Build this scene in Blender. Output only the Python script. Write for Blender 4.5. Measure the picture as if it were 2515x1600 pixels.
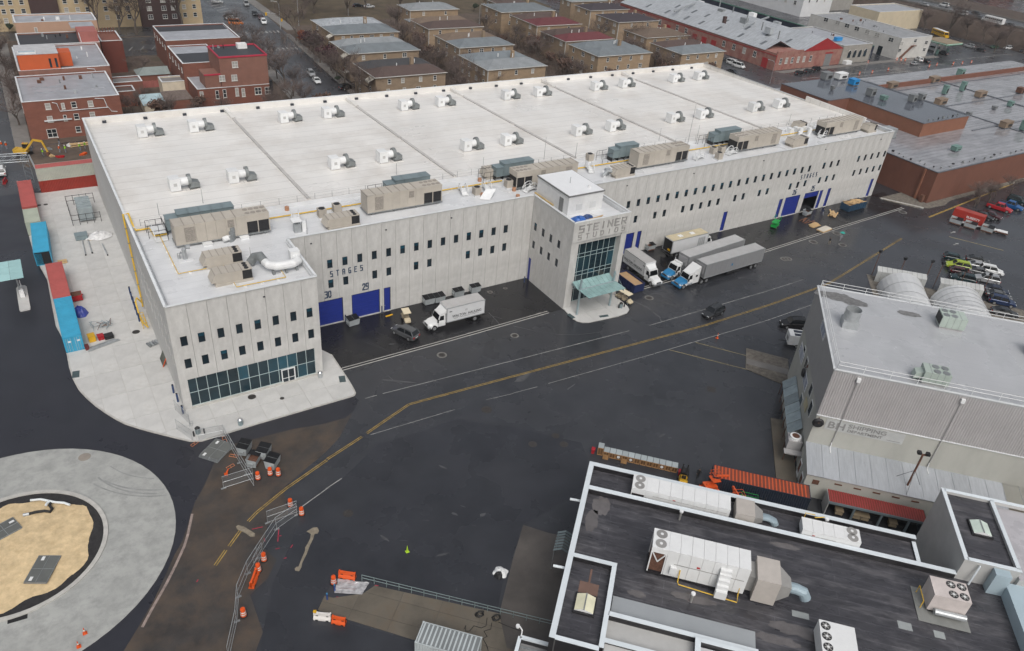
import bpy, math, random
from mathutils import Vector, Matrix, noise
rnd = random.Random(7)
sc = bpy.context.scene
for o in list(bpy.data.objects): bpy.data.objects.remove(o)
col = sc.collection
R_ = math.radians
# ------------------------------------------------------------------ camera
FPX, YAW, PITCH, ROLL = 1860.54, 0.60609, 0.57527, 0.09553
CAM = Vector((-8.73, -87.26, 68.32)); IW, IH = 2515.0, 1600.0
_cy, _sy, _cp, _sp = math.cos(YAW), math.sin(YAW), math.cos(PITCH), math.sin(PITCH)
D_ = Vector((_sy*_cp, _cy*_cp, -_sp)); _r = Vector((_cy, -_sy, 0)); _u = _r.cross(D_)
RT = _r*math.cos(ROLL) + _u*math.sin(ROLL); UP = -_r*math.sin(ROLL) + _u*math.cos(ROLL)
cd = bpy.data.cameras.new('camera'); cam = bpy.data.objects.new('camera', cd); col.objects.link(cam)
cam.matrix_world = Matrix(((RT.x, UP.x, -D_.x, CAM.x), (RT.y, UP.y, -D_.y, CAM.y), (RT.z, UP.z, -D_.z, CAM.z), (0, 0, 0, 1)))
cd.sensor_fit = 'HORIZONTAL'; cd.sensor_width = 36; cd.lens = 36*FPX/IW; cd.clip_start = 1; cd.clip_end = 4000
sc.camera = cam
# ------------------------------------------------------------------ sky, sun, exposure (overcast, wet)
SUN_EL, SUN_AZ = 50.0, 200.0          # azimuth: compass-like, 0 = +y, clockwise
w = bpy.data.worlds.new('World'); sc.world = w; w.use_nodes = True
nt = w.node_tree; bg = nt.nodes['Background']
sky = nt.nodes.new('ShaderNodeTexSky'); sky.sky_type = 'NISHITA'; sky.sun_disc = False
sky.sun_elevation = R_(SUN_EL); sky.sun_rotation = R_(SUN_AZ); sky.dust_density = 6; sky.air_density = 1.2; sky.ozone_density = 1
hs = nt.nodes.new('ShaderNodeHueSaturation'); hs.inputs['Saturation'].default_value = 0.38
nt.links.new(sky.outputs[0], hs.inputs['Color']); nt.links.new(hs.outputs[0], bg.inputs[0]); bg.inputs[1].default_value = 0.13
sl = bpy.data.lights.new('sun', 'SUN'); sl.energy = 1.0; sl.angle = R_(35); sl.color = (1, 0.98, 0.955)
sun = bpy.data.objects.new('sun', sl); col.objects.link(sun)
_sd = Vector((math.sin(R_(SUN_AZ))*math.cos(R_(SUN_EL)), math.cos(R_(SUN_AZ))*math.cos(R_(SUN_EL)), math.sin(R_(SUN_EL))))
sun.rotation_euler = _sd.to_track_quat('Z', 'Y').to_euler()
vs = sc.view_settings; vs.view_transform = 'Standard'; vs.look = 'None'; vs.exposure = 0.0; vs.gamma = 1; vs.use_curve_mapping = False
sc.render.engine = 'CYCLES'
# ------------------------------------------------------------------ pixel -> place (photo pixels give directions only)
def src(n, x, y):
    if n is None: return x, y
    return (0, 630, 1260, 1885)[n % 4] + x*630/2408, (n//4)*400 + y*400/1529
def ray(n, x, y):
    px, py = src(n, x, y)
    return (D_ + RT*((px-IW/2)/FPX) - UP*((py-IH/2)/FPX))
def T(n, x, y, z=0.0):
    d = ray(n, x, y); return CAM + d*((z-CAM.z)/d.z)
def TP(n, x, y, ax, val):
    d = ray(n, x, y); return CAM + d*((val-CAM[ax])/d[ax])
def pix(p):
    q = Vector(p)-CAM; k = q.dot(D_)
    return IW/2+FPX*q.dot(RT)/k, IH/2-FPX*q.dot(UP)/k
# ------------------------------------------------------------------ mesh builder
class MB:
    def __init__(s): s.v = []; s.f = []; s.m = []
    def add(s, vs, fs, mi=0):
        b = len(s.v); s.v += [tuple(v) for v in vs]
        for f in fs: s.f.append(tuple(b+i for i in f)); s.m.append(mi)
        return s
    def box(s, x0, x1, y0, y1, z0, z1, mi=0):
        return s.add([(x0,y0,z0),(x1,y0,z0),(x1,y1,z0),(x0,y1,z0),(x0,y0,z1),(x1,y0,z1),(x1,y1,z1),(x0,y1,z1)],
                     [(0,3,2,1),(4,5,6,7),(0,1,5,4),(1,2,6,5),(2,3,7,6),(3,0,4,7)], mi)
    def obox(s, p, q, w, h, mi=0, up=(0,0,1)):     # bar from p to q, width w, height h, centred
        p, q = Vector(p), Vector(q); d = (q-p).normalized(); u = Vector(up)
        if abs(d.dot(u)) > .98: u = Vector((1,0,0))
        r = d.cross(u).normalized()*w/2; t = r.cross(d).normalized()*h/2
        return s.add([p-r-t,p+r-t,p+r+t,p-r+t,q-r-t,q+r-t,q+r+t,q-r+t], [(0,1,2,3),(7,6,5,4),(0,4,5,1),(1,5,6,2),(2,6,7,3),(3,7,4,0)], mi)
    def prism(s, poly, z0, z1, mi=0, bottom=False):
        a = sum(poly[i][0]*poly[(i+1)%len(poly)][1]-poly[(i+1)%len(poly)][0]*poly[i][1] for i in range(len(poly)))
        if a < 0: poly = poly[::-1]
        n = len(poly); V = [(p[0],p[1],z0) for p in poly]+[(p[0],p[1],z1) for p in poly]
        F = [tuple(range(n,2*n))]+[(i,(i+1)%n,n+(i+1)%n,n+i) for i in range(n)]
        if bottom: F.append(tuple(range(n-1,-1,-1)))
        return s.add(V, F, mi)
    def sheet(s, poly, z, mi=0):
        a = sum(poly[i][0]*poly[(i+1)%len(poly)][1]-poly[(i+1)%len(poly)][0]*poly[i][1] for i in range(len(poly)))
        if a < 0: poly = poly[::-1]
        return s.add([(p[0],p[1],z) for p in poly], [tuple(range(len(poly)))], mi)
    def cyl(s, c, r, h, n=12, r2=None, ax=2, mi=0):
        r2 = r if r2 is None else r2; c = Vector(c); V = []
        for k, (rr, hh) in enumerate(((r, 0), (r2, h))):
            for i in range(n):
                a = 2*math.pi*i/n; x, y = rr*math.cos(a), rr*math.sin(a)
                V.append(c+(Vector((x,y,hh)) if ax == 2 else Vector((hh,x,y)) if ax == 0 else Vector((y,hh,x))))
        return s.add(V, [tuple(range(n-1,-1,-1)), tuple(range(n,2*n))]+[(i,(i+1)%n,n+(i+1)%n,n+i) for i in range(n)], mi)
    def tube(s, pts, r, n=6, mi=0, r2=None):
        pts = [Vector(p) for p in pts]; V = []; k = len(pts); F = []
        for i, p in enumerate(pts):
            d = (pts[min(i+1,k-1)]-pts[max(i-1,0)]).normalized()
            u = Vector((0,0,1)) if abs(d.z) < .95 else Vector((1,0,0))
            a = d.cross(u).normalized(); b = a.cross(d).normalized(); rr = r if r2 is None else r+(r2-r)*i/(k-1)
            V += [p+a*rr*math.cos(2*math.pi*j/n)+b*rr*math.sin(2*math.pi*j/n) for j in range(n)]
        for i in range(k-1):
            F += [(i*n+j, i*n+(j+1)%n, (i+1)*n+(j+1)%n, (i+1)*n+j) for j in range(n)]
        F += [tuple(range(n-1,-1,-1)), tuple(range((k-1)*n, k*n))]
        return s.add(V, F, mi)
    def quad(s, a, b, c, d, mi=0): return s.add([a,b,c,d], [(0,1,2,3)], mi)
    def mesh(s, name, mats):
        me = bpy.data.meshes.new(name); me.from_pydata(s.v, [], s.f)
        for m in (mats if isinstance(mats, (list, tuple)) else [mats]): me.materials.append(m)
        me.polygons.foreach_set('material_index', s.m); me.update(); return me
    def build(s, name, mats, parent=None, loc=None, rz=0, smooth=False):
        me = s.mesh(name, mats)
        if smooth: me.polygons.foreach_set('use_smooth', [True]*len(me.polygons))
        return obj(name, me, parent, loc, rz)
def obj(name, me, parent=None, loc=None, rz=0):
    o = bpy.data.objects.new(name, me); col.objects.link(o); o.parent = parent
    if loc is not None: o.location = loc
    if rz: o.rotation_euler = (0,0,rz)
    return o
def tag(o, label=None, cat=None, group=None, kind=None):
    if label: o['label'] = label
    if cat: o['category'] = cat
    if group: o['group'] = group
    if kind: o['kind'] = kind
    return o
def thing(name, label, cat, loc=(0,0,0), rz=0, group=None):
    o = bpy.data.objects.new(name, None); col.objects.link(o); o.location = loc; o.rotation_euler = (0,0,rz)
    o.empty_display_size = .3
    return tag(o, label, cat, group)
KIDS = {}
def kids(o): return [c for c in o.children]
def dup(root, loc, rz=0, label=None, group=None, swap=None, scale=None):
    def cp(o, par):
        c = o.copy(); col.objects.link(c); c.parent = par
        if swap and c.type == 'MESH':
            for i, ms in enumerate(c.data.materials):
                if ms and ms.name in swap: c.material_slots[i].link = 'OBJECT'; c.material_slots[i].material = swap[ms.name]
        for ch in kids(o): cp(ch, c)
        return c
    r = cp(root, None); r.location = loc; r.rotation_euler = (0,0,rz)
    if scale: r.scale = scale
    if label: r['label'] = label
    if group: r['group'] = group
    return r
def struct(o, label=None):
    o['kind'] = 'structure'
    if label: o['label'] = label
    return o
ORD = ['leftmost','second from left','third from left','fourth from left','fifth from left','sixth from left','seventh from left','eighth from left','ninth from left','tenth from left','eleventh from left','twelfth from left','thirteenth from left','fourteenth from left','fifteenth from left','sixteenth from left','seventeenth from left','eighteenth from left','nineteenth from left','twentieth from left']+['%s from left' % w for t in ('twenty','thirty') for w in [t[:-1]+'ieth']*(t == 'thirty')+[t+'-'+u for u in ('first','second','third','fourth','fifth','sixth','seventh','eighth','ninth')]]
def rank(objs, fmt):                       # labels by order of place in the photo, left to right
    L = sorted(objs, key=lambda o: pix(o.location)[0])
    for i, o in enumerate(L):
        o['label'] = fmt % ('rightmost' if i == len(L)-1 and len(L) > 2 else ORD[i] if i < len(ORD) else 'number %d from left' % (i+1))
def clip(poly, x0, x1, y0, y1):            # polygon cut to a rectangle
    def cut(P, ax, v, keep):
        out = []
        for i in range(len(P)):
            a, b = P[i], P[(i+1) % len(P)]; ia, ib = keep(a[ax], v), keep(b[ax], v)
            if ia: out.append(a)
            if ia != ib:
                t = (v-a[ax])/(b[ax]-a[ax]); out.append((a[0]+t*(b[0]-a[0]), a[1]+t*(b[1]-a[1])))
        return out
    ge = lambda p, v: p >= v; le = lambda p, v: p <= v
    for ax, v, k in ((0,x0,ge),(0,x1,le),(1,y0,ge),(1,y1,le)):
        poly = cut(poly, ax, v, k)
        if len(poly) < 3: return []
    out = []
    for p in poly:
        if not out or (abs(p[0]-out[-1][0])+abs(p[1]-out[-1][1])) > 1e-4: out.append(p)
    return out if len(out) > 2 else []
def area(P): return abs(sum(P[i][0]*P[(i+1)%len(P)][1]-P[(i+1)%len(P)][0]*P[i][1] for i in range(len(P))))/2
# ------------------------------------------------------------------ materials
MATS = {}
def lin(h):
    if isinstance(h, str):
        c = [int(h[i:i+2], 16)/255 for i in (0,2,4)]
        return tuple(x/12.92 if x <= .04045 else ((x+.055)/1.055)**2.4 for x in c)
    return h
def M(name, c, rough=.75, metal=0, var=.15, scale=.5, rvar=0, bump=0, bscale=8, stretch=None, dirt=None, dscale=.15, dthr=.55, orand=.08, detail=6, dsoft=.26):
    if name in MATS: return MATS[name]
    m = bpy.data.materials.new(name); m.use_nodes = True; MATS[name] = m
    N, L = m.node_tree.nodes, m.node_tree.links; b = N['Principled BSDF']; c = lin(c)
    m.diffuse_color = (*c, 1)
    b.inputs['Roughness'].default_value = rough; b.inputs['Metallic'].default_value = metal
    tc = N.new('ShaderNodeTexCoord'); src_ = tc.outputs['Object']
    if stretch:
        mp = N.new('ShaderNodeMapping'); mp.inputs['Scale'].default_value = stretch; L.new(src_, mp.inputs[0]); src_ = mp.outputs[0]
    no = N.new('ShaderNodeTexNoise'); no.inputs['Scale'].default_value = scale; no.inputs['Detail'].default_value = detail; no.inputs['Roughness'].default_value = .65
    L.new(src_, no.inputs['Vector'])
    mr = N.new('ShaderNodeMapRange'); mr.inputs[1].default_value = .3; mr.inputs[2].default_value = .7; mr.inputs[3].default_value = 1-var; mr.inputs[4].default_value = 1+var
    L.new(no.outputs['Fac'], mr.inputs[0])
    val = mr.outputs[0]
    if orand:
        oi = N.new('ShaderNodeObjectInfo'); mo = N.new('ShaderNodeMapRange'); mo.inputs[3].default_value = 1-orand; mo.inputs[4].default_value = 1+orand
        L.new(oi.outputs['Random'], mo.inputs[0]); mu = N.new('ShaderNodeMath'); mu.operation = 'MULTIPLY'
        L.new(val, mu.inputs[0]); L.new(mo.outputs[0], mu.inputs[1]); val = mu.outputs[0]
    vm = N.new('ShaderNodeVectorMath'); vm.operation = 'SCALE'; vm.inputs[0].default_value = c; L.new(val, vm.inputs['Scale'])
    colr = vm.outputs[0]
    if dirt:
        n2 = N.new('ShaderNodeTexNoise'); n2.inputs['Scale'].default_value = dscale; n2.inputs['Detail'].default_value = 8; n2.inputs['Roughness'].default_value = .7
        L.new(src_, n2.inputs['Vector'])
        r2 = N.new('ShaderNodeMapRange'); r2.inputs[1].default_value = dthr; r2.inputs[2].default_value = dthr+dsoft; L.new(n2.outputs['Fac'], r2.inputs[0])
        mx = N.new('ShaderNodeMix'); mx.data_type = 'RGBA'; L.new(r2.outputs[0], mx.inputs[0]); L.new(colr, mx.inputs[6]); mx.inputs[7].default_value = (*lin(dirt), 1)
        colr = mx.outputs[2]
    L.new(colr, b.inputs['Base Color'])
    if rvar:
        rr = N.new('ShaderNodeMapRange'); rr.inputs[1].default_value = .35; rr.inputs[2].default_value = .65; rr.inputs[3].default_value = max(.03, rough-rvar); rr.inputs[4].default_value = min(1, rough+rvar)
        n3 = N.new('ShaderNodeTexNoise'); n3.inputs['Scale'].default_value = scale*.5; n3.inputs['Detail'].default_value = 5; L.new(src_, n3.inputs['Vector'])
        L.new(n3.outputs['Fac'], rr.inputs[0]); L.new(rr.outputs[0], b.inputs['Roughness'])
    if bump:
        n4 = N.new('ShaderNodeTexNoise'); n4.inputs['Scale'].default_value = bscale; n4.inputs['Detail'].default_value = 4; L.new(src_, n4.inputs['Vector'])
        bp = N.new('ShaderNodeBump'); bp.inputs['Strength'].default_value = bump; bp.inputs['Distance'].default_value = .05
        L.new(n4.outputs['Fac'], bp.inputs['Height']); L.new(bp.outputs[0], b.inputs['Normal'])
    return m
def seams(m, w_, h_, off=.5, col2=None, size=.012, rot=0, amt=1.0, rowvar=.0):     # roll / sheet seams laid on top of a material
    N, L = m.node_tree.nodes, m.node_tree.links; b = N['Principled BSDF']
    tc = N.new('ShaderNodeTexCoord'); mp = N.new('ShaderNodeMapping'); mp.inputs['Rotation'].default_value = (0,0,rot); L.new(tc.outputs['Object'], mp.inputs[0])
    br = N.new('ShaderNodeTexBrick'); br.inputs['Scale'].default_value = 1; br.inputs['Brick Width'].default_value = w_; br.inputs['Row Height'].default_value = h_
    br.inputs['Mortar Size'].default_value = size; br.inputs['Mortar Smooth'].default_value = .3; br.offset = off
    br.inputs['Color1'].default_value = (1,1,1,1); br.inputs['Color2'].default_value = (1-rowvar,)*3+(1,); br.inputs['Mortar'].default_value = (*[amt]*3, 1) if col2 is None else (*lin(col2),1)
    L.new(mp.outputs[0], br.inputs['Vector'])
    l = b.inputs['Base Color'].links[0]; s = l.from_socket
    mx = N.new('ShaderNodeMix'); mx.data_type = 'RGBA'; mx.blend_type = 'MULTIPLY'; mx.inputs[0].default_value = 1
    L.new(s, mx.inputs[6]); L.new(br.outputs['Color'], mx.inputs[7]); L.new(mx.outputs[2], b.inputs['Base Color'])
    return m
def glassy(name, c, rough=.06):
    m = M(name, c, rough, 0, .3, .35, orand=.25); return m
def meshmat(name, c, cover, period=.0):
    m = bpy.data.materials.new(name); m.use_nodes = True; N, L = m.node_tree.nodes, m.node_tree.links
    b = N['Principled BSDF']; b.inputs['Base Color'].default_value = (*lin(c), 1); b.inputs['Roughness'].default_value = .5; b.inputs['Metallic'].default_value = .6
    t = N.new('ShaderNodeBsdfTransparent'); mx = N.new('ShaderNodeMixShader'); mx.inputs[0].default_value = cover
    L.new(t.outputs[0], mx.inputs[1]); L.new(b.outputs[0], mx.inputs[2]); L.new(mx.outputs[0], N['Material Output'].inputs[0]); MATS[name] = m
    return m
# ------------------------------------------------------------------ palette
asphalt = M('asphalt', (.031,.033,.038), .25, 0, .25, .25, rvar=.10, bump=.10, bscale=7, orand=0, dirt=(.046,.047,.053), dscale=.05, dthr=.40, dsoft=.45)
asphalt_new = M('asphalt_new', (.022,.0225,.029), .36, 0, .16, .3, rvar=.10, bump=.1, bscale=8, orand=0)
asphalt_bay = M('asphalt_bay', (.015,.015,.017), .27, 0, .2, .25, rvar=.10, bump=.1, bscale=8, orand=0)
asphalt_patch = M('asphalt_patch', (.026,.0275,.033), .27, 0, .25, .2, rvar=.10, bump=.1, bscale=8, orand=0, dirt=(.034,.035,.040), dscale=.12, dthr=.45, dsoft=.4)
asphalt_dirty = M('asphalt_dirty', (.040,.035,.032), .6, 0, .3, .35, rvar=.15, bump=.35, bscale=4, orand=0, dirt=(.080,.057,.040), dscale=.22, dthr=.42)
street_m = M('street_asphalt', (.046,.047,.052), .3, 0, .2, .2, rvar=.12, bump=.1, orand=0)
earth = M('brown_earth', (.085,.062,.047), .95, 0, .4, .25, bump=.5, bscale=2, orand=0, dirt=(.05,.05,.03), dscale=.08, dthr=.55)
concrete_new = M('pale_concrete', (.485,.482,.468), .7, 0, .12, .35, bump=.08, bscale=10, orand=.05, dirt=(.40,.38,.345), dscale=.22, dthr=.58)
concrete_ring = M('roundabout_concrete', (.335,.34,.325), .65, 0, .10, .25, rvar=.15, bump=.06, orand=.02, dirt=(.25,.255,.245), dscale=.7, dthr=.42)
kerb_m = M('kerb_concrete', (.42,.41,.385), .8, 0, .15, 1, orand=0)
concrete_brown = M('stained_concrete', (.115,.100,.078), .6, 0, .25, .4, rvar=.15, orand=.06, dirt=(.085,.058,.035), dscale=.2, dthr=.52)
concrete_dark = M('dark_concrete', (.072,.064,.058), .5, 0, .3, .3, rvar=.2, orand=.04, dirt=(.045,.04,.038), dscale=.2, dthr=.55)
sidewalk_old = M('old_sidewalk', (.17,.16,.15), .8, 0, .2, .5, orand=.05)
sand = M('sand', (.56,.43,.255), .95, 0, .22, 1.1, bump=1, bscale=3, orand=0, dirt=(.46,.34,.19), dscale=1.3, dthr=.5)
mulch = M('black_soil', (.020,.019,.020), .9, 0, .5, 1.5, bump=.8, bscale=5, orand=0)
gravel = M('gravel_rubble', (.14,.125,.105), .95, 0, .5, 1.5, bump=1, bscale=4, orand=0)
yellow_p = M('yellow_paint', (.29,.195,.05), .7, 0, .5, 1.6, orand=0)
white_p = M('worn_white_paint', (.30,.30,.29), .7, 0, .45, 1.0, orand=0)
pale_p = M('pale_yellow_paint', (.29,.24,.12), .7, 0, .4, 1.0, orand=0)
red_spray = M('red_spray_paint', (.35,.02,.05), .8, 0, .4, 3, orand=0)
cover_m = M('iron_cover', (.055,.05,.047), .55, .4, .3, 3, orand=.1)
ring_m = M('patched_ring', (.16,.155,.145), .7, 0, .35, 2, orand=.1)
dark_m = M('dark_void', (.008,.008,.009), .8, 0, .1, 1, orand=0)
# ------------------------------------------------------------------ ground sheets
def xy(L, z=0): return [tuple(T(*q, z))[:2] for q in L]
def sheet(name, poly, z, m, label=None):
    return struct(MB().sheet(poly, z).build(name, m), label)
g = MB()
xs = [-1500,-300,-60,0,60,120,200,300,450,800,1500]; ys = [-1500,-300,-100,-40,0,40,100,160,260,400,700,1500]
V = [(x,y,0) for y in ys for x in xs]; nx = len(xs)
g.add(V, [(j*nx+i, j*nx+i+1, (j+1)*nx+i+1, (j+1)*nx+i) for j in range(len(ys)-1) for i in range(nx-1)])
struct(g.build('ground', asphalt), 'wet asphalt ground')
sheet('new_asphalt', xy([(9,915,660),(9,960,700),(9,900,820),(9,830,870),(9,600,930),(9,350,970),(9,0,1060),(8,2200,1110),(8,2080,1200),(8,2000,1310),(8,1950,1430),(8,1905,1529),(12,1830,130),(12,1790,250),(12,1710,500),(12,1640,620),(12,1560,800),(12,1450,1040),(12,1300,1300),(12,1160,1529),(12,1000,1800),(12,-700,1900),(8,-700,800)])+[(-60,84),(0.5,84),(0.5,2),(19,2),(19,-3)], .008, asphalt_new)
sheet('dirt_strip', xy([(9,900,820),(9,830,870),(9,600,930),(9,350,970),(9,0,1060),(8,2200,1110),(8,2080,1200),(8,2000,1310),(8,1950,1430),(8,1905,1529),(12,1830,130),(12,1790,250),(12,1710,500),(12,1640,620),(12,1560,800),(12,1450,1040),(12,1300,1300),(12,1160,1529),(12,1000,1800),(12,2300,1800),(13,60,1350),(13,-60,1000),(13,100,850),(13,190,670),(13,60,560),(13,100,350),(13,300,250),(9,250,1529),(9,480,1330),(9,640,1200),(9,780,1050)]), .006, asphalt_dirty)
sheet('asphalt_patch', xy([(9,1150,1110),(9,1500,1010),(9,1900,872),(9,2150,920),(9,2408,950),(10,200,1000),(10,450,1060),(10,640,1100),(10,700,1250),(10,690,1529),(14,100,345),(14,-100,900),(13,2270,1110),(13,990,835),(13,700,900),(13,560,1150),(13,840,1250),(13,1560,1460),(13,1500,1900),(13,0,1800),(13,60,1350),(13,150,900),(13,330,500),(13,430,180),(9,800,1440)]), .010, asphalt_patch)
sheet('bay_paving', [(18.9,-.45),(61.9,.05),(61.9,12.2),(18.9,12.2)], .012, asphalt_bay, 'dark paving in the door bay')
sheet('bay_paving', [(73.9,-.6),(95,.05),(115,.9),(165.5,3.2),(170,12.2),(73.9,12.2)], .012, asphalt_bay, 'dark paving along the far doors')
# yard streaks where water and tyres left paler marks
stain = M('pale_scuff', (.065,.066,.07), .45, 0, .4, 1.5, orand=0)
for n, x, y, L_, a, w_ in [(13,1590,300,1.1,-.5,.08),(13,1940,170,.9,-.9,.08),(13,2040,350,.9,-.8,.07),(13,1380,490,1.1,-.6,.07),(13,1750,620,1.8,-.2,.25),(13,2120,250,.8,.2,.5),(13,1860,240,.8,-1,.3),(9,1150,200,5,-1.15,.05),(9,1080,180,4.6,-1.05,.06),(9,1270,175,1.3,-.4,.2),(9,1750,1330,1.5,-1,.3),(9,1300,520,5,-.6,.35),(6,2140,1080,2.2,-.2,.6),(6,2250,1050,1.6,.4,.5),(6,2330,1080,1.2,.9,.7),(10,540,580,2,.35,.25),(10,90,490,3,.2,1.2),(13,1200,470,1.2,-1.2,.3),(5,2250,1450,3.2,-.9,.10),(10,1400,1030,1.2,.2,.4),(7,720,630,4,.25,.8)]:
    p = T(n, x, y); c, s_ = math.cos(a), math.sin(a); P = []
    for k in range(10):
        t = 2*math.pi*k/10; rr = 1+.35*rnd.uniform(-1,1); ex, ey = math.cos(t)*L_/2*rr, math.sin(t)*w_/2*rr
        P.append((p.x+ex*c-ey*s_, p.y+ex*s_+ey*c))
    sheet('tyre_scuff', P, .0165, stain)
sheet('skid_marks', xy([(6,1120,1290),(6,1260,1350),(6,1380,1450),(6,1395,1490),(6,1385,1490),(6,1370,1452),(6,1250,1360),(6,1118,1300)]), .0165, stain)
# paint
def stripe(name, pts, w_, z=.02, m=white_p, gap=None, off=0):
    W = [Vector((*p, 0)) if len(p) == 2 else T(*p) for p in pts]; b = MB()
    for i in range(len(W)-1):
        a, c = W[i], W[i+1]; d = (c-a).normalized(); n_ = Vector((-d.y, d.x, 0))
        o_ = n_*off; h = n_*w_/2; zz = Vector((0,0,z+.0005*(i%2)))
        b.quad(a+o_-h+zz, c+o_-h+zz, c+o_+h+zz, a+o_+h+zz)
    return struct(b.build(name, m))
yl = [(12,2020,725),(12,2120,580)], [(12,2150,545),(12,2255,400)], [(12,2330,310),(13,0,228),(13,280,0),(9,660,1265)], [(9,665,1255),(9,990,1045)], [(9,1035,1012),(9,1190,905),(9,1430,742),(9,1500,722),(9,2408,478),(10,1800,0),(7,0,1342),(7,470,1175),(7,580,1132),(7,1260,712)]
for L_ in yl:
    stripe('yellow_line', L_, .11, m=yellow_p, off=.13); stripe('yellow_line', L_, .11, m=yellow_p, off=-.13)
stripe('yellow_line', [(7,1515,513),(7,2395,160)], .45, m=yellow_p)
stripe('white_line', [(9,1020,686),(9,1130,655)], .10); stripe('white_line', [(9,1185,640),(9,2408,330),(10,1090,50)], .10)
stripe('white_line', [(6,1280,1529),(6,2408,1200)], .10); stripe('white_line', [(7,0,1205),(7,335,1098)], .10)
stripe('white_line', [(9,1070,1026),(9,1860,790)], .07); stripe('white_line', [(9,2150,700),(9,2408,640),(10,0,636),(10,230,575)], .06)
stripe('white_line', [(10,330,545),(10,1320,268)], .08); stripe('white_line', [(10,1330,263),(10,2230,0),(7,0,1480),(7,420,1333)], .10)
stripe('bay_line', [(10,1465,228),(10,2190,412)], .12, m=pale_p); stripe('bay_line', [(10,1715,160),(10,2195,285)], .12, m=pale_p)
stripe('white_line', [(9,650,1535),(9,800,1436)], .12); stripe('white_line', [(13,420,178),(13,680,-10)], .12)
stripe('parking_line', [(7,1705,695),(7,2215,825)], .2, m=pale_p)
for k in range(6): stripe('parking_line', [(7,2125+k*62,500-k*40),(7,2215+k*62,530-k*40)], .12)
stripe('parking_line', [(7,1900,1095),(7,2140,1145)], .15); stripe('parking_line', [(7,2090,1340),(7,2330,1370)], .15)
for (x, y) in ((1740,655),(1768,765)):
    p = T(7,x,y); b = MB(); b.sheet([(p.x-.9,p.y-.12),(p.x+.3,p.y-.12),(p.x+.3,p.y-.4),(p.x+1.1,p.y),(p.x+.3,p.y+.4),(p.x+.3,p.y+.12),(p.x-.9,p.y+.12)], .02)
    struct(b.build('lane_arrow', white_p))
for L_ in ([(13,70,470),(13,80,500)], [(13,195,450),(13,235,445)], [(13,210,380),(13,200,500)], [(13,320,560),(13,340,530)], [(13,180,570),(13,215,562)], [(13,255,660),(13,282,652)], [(13,750,1020),(13,815,1030)], [(13,1110,912),(13,1145,915)], [(12,1845,880),(12,1860,858)], [(12,2365,385),(13,60,362)]):
    stripe('utility_mark', L_, .09, .024, red_spray)
stripe('old_kerb_line', [(12,1805,240),(12,1765,430),(12,1730,545),(12,1650,720),(12,1560,900),(12,1440,1110),(12,1335,1305)], .28, .022, M('old_kerb', (.24,.19,.17), .85, 0, .4, 1.5, orand=0))
for L_ in ([(10,0,5),(10,200,50),(10,420,85),(10,600,90),(10,800,65),(10,960,30)], [(5,2180,1410),(5,2250,1480),(5,2290,1529)], [(9,1150,360),(9,1210,450),(9,1290,520),(9,1370,550)], [(6,1200,1310),(6,1290,1370),(6,1390,1460)]): stripe('tyre_trail', L_, .10, .0175, stain)
# spilled dry concrete streaks
spill = M('dry_mortar_spill', (.21,.18,.135), .9, 0, .3, 2, orand=.1)
sheet('mortar_spill', xy([(13,470,405),(13,530,370),(13,570,365),(13,588,400),(13,575,425),(13,545,430),(13,530,480),(13,500,540),(13,470,620),(13,430,700),(13,420,745),(13,400,780),(13,365,775),(13,358,755),(13,375,738),(13,395,735),(13,420,670),(13,455,590),(13,458,555),(13,480,520),(13,505,470),(13,510,430)]), .026, spill)
sheet('mortar_spill', xy([(12,2215,360),(12,2235,345),(12,2290,360),(12,2340,390),(12,2395,425),(12,2390,455),(12,2350,455),(12,2310,425),(12,2260,400),(12,2225,385)]), .026, spill)
# manholes
def disc(name, n, x, y, r, m, z=.022, ring=None, lab=None):
    p = T(n, x, y); P = [(p.x+r*math.cos(2*math.pi*k/20), p.y+r*math.sin(2*math.pi*k/20)) for k in range(20)]; b = MB()
    if ring:
        Q = [(p.x+ring*math.cos(2*math.pi*k/20), p.y+ring*math.sin(2*math.pi*k/20)) for k in range(20)]
        for k in range(20):
            j = (k+1) % 20; b.quad((*Q[k],z),(*P[k],z),(*P[j],z),(*Q[j],z))
        o = struct(b.build(name, m)); MB().sheet(Q, z-.002).build('cover', cover_m, o); return o
    return struct(b.prism(P, z-.02, z).build(name, m))
for n, x, y, r in ((9,1740,278,.8),(10,15,95,.7),(6,1277,1270,.85),(7,430,745,1.0),(7,650,665,1.0),(7,705,773,.9),(7,160,905,.9),(7,190,903,.9),(7,1270,465,1.0),(5,2192,1216,.5),(5,2335,1180,.4),(7,2020,655,.5) ): disc('manhole_ring', n, x, y, r, ring_m, ring=r*.66)
for n, x, y, r in ((9,2160,790,.75),(10,400,1035,.55),(10,185,1115,.6),(10,478,1115,.6),(13,860,235,.6)): disc('manhole_cover', n, x, y, r, cover_m)
def rect(name, n, x, y, w_, h_, m, z, rz=0):
    p = T(n, x, y, z); c, s_ = math.cos(rz), math.sin(rz)
    return struct(MB().sheet([(p.x+a*w_/2*c-b_*h_/2*s_, p.y+a*w_/2*s_+b_*h_/2*c) for a, b_ in ((-1,-1),(1,-1),(1,1),(-1,1))], z).build(name, m))
rect('storm_drain', 10, 1862, 600, 1.3, 1.3, cover_m, .02, -.8)
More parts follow.
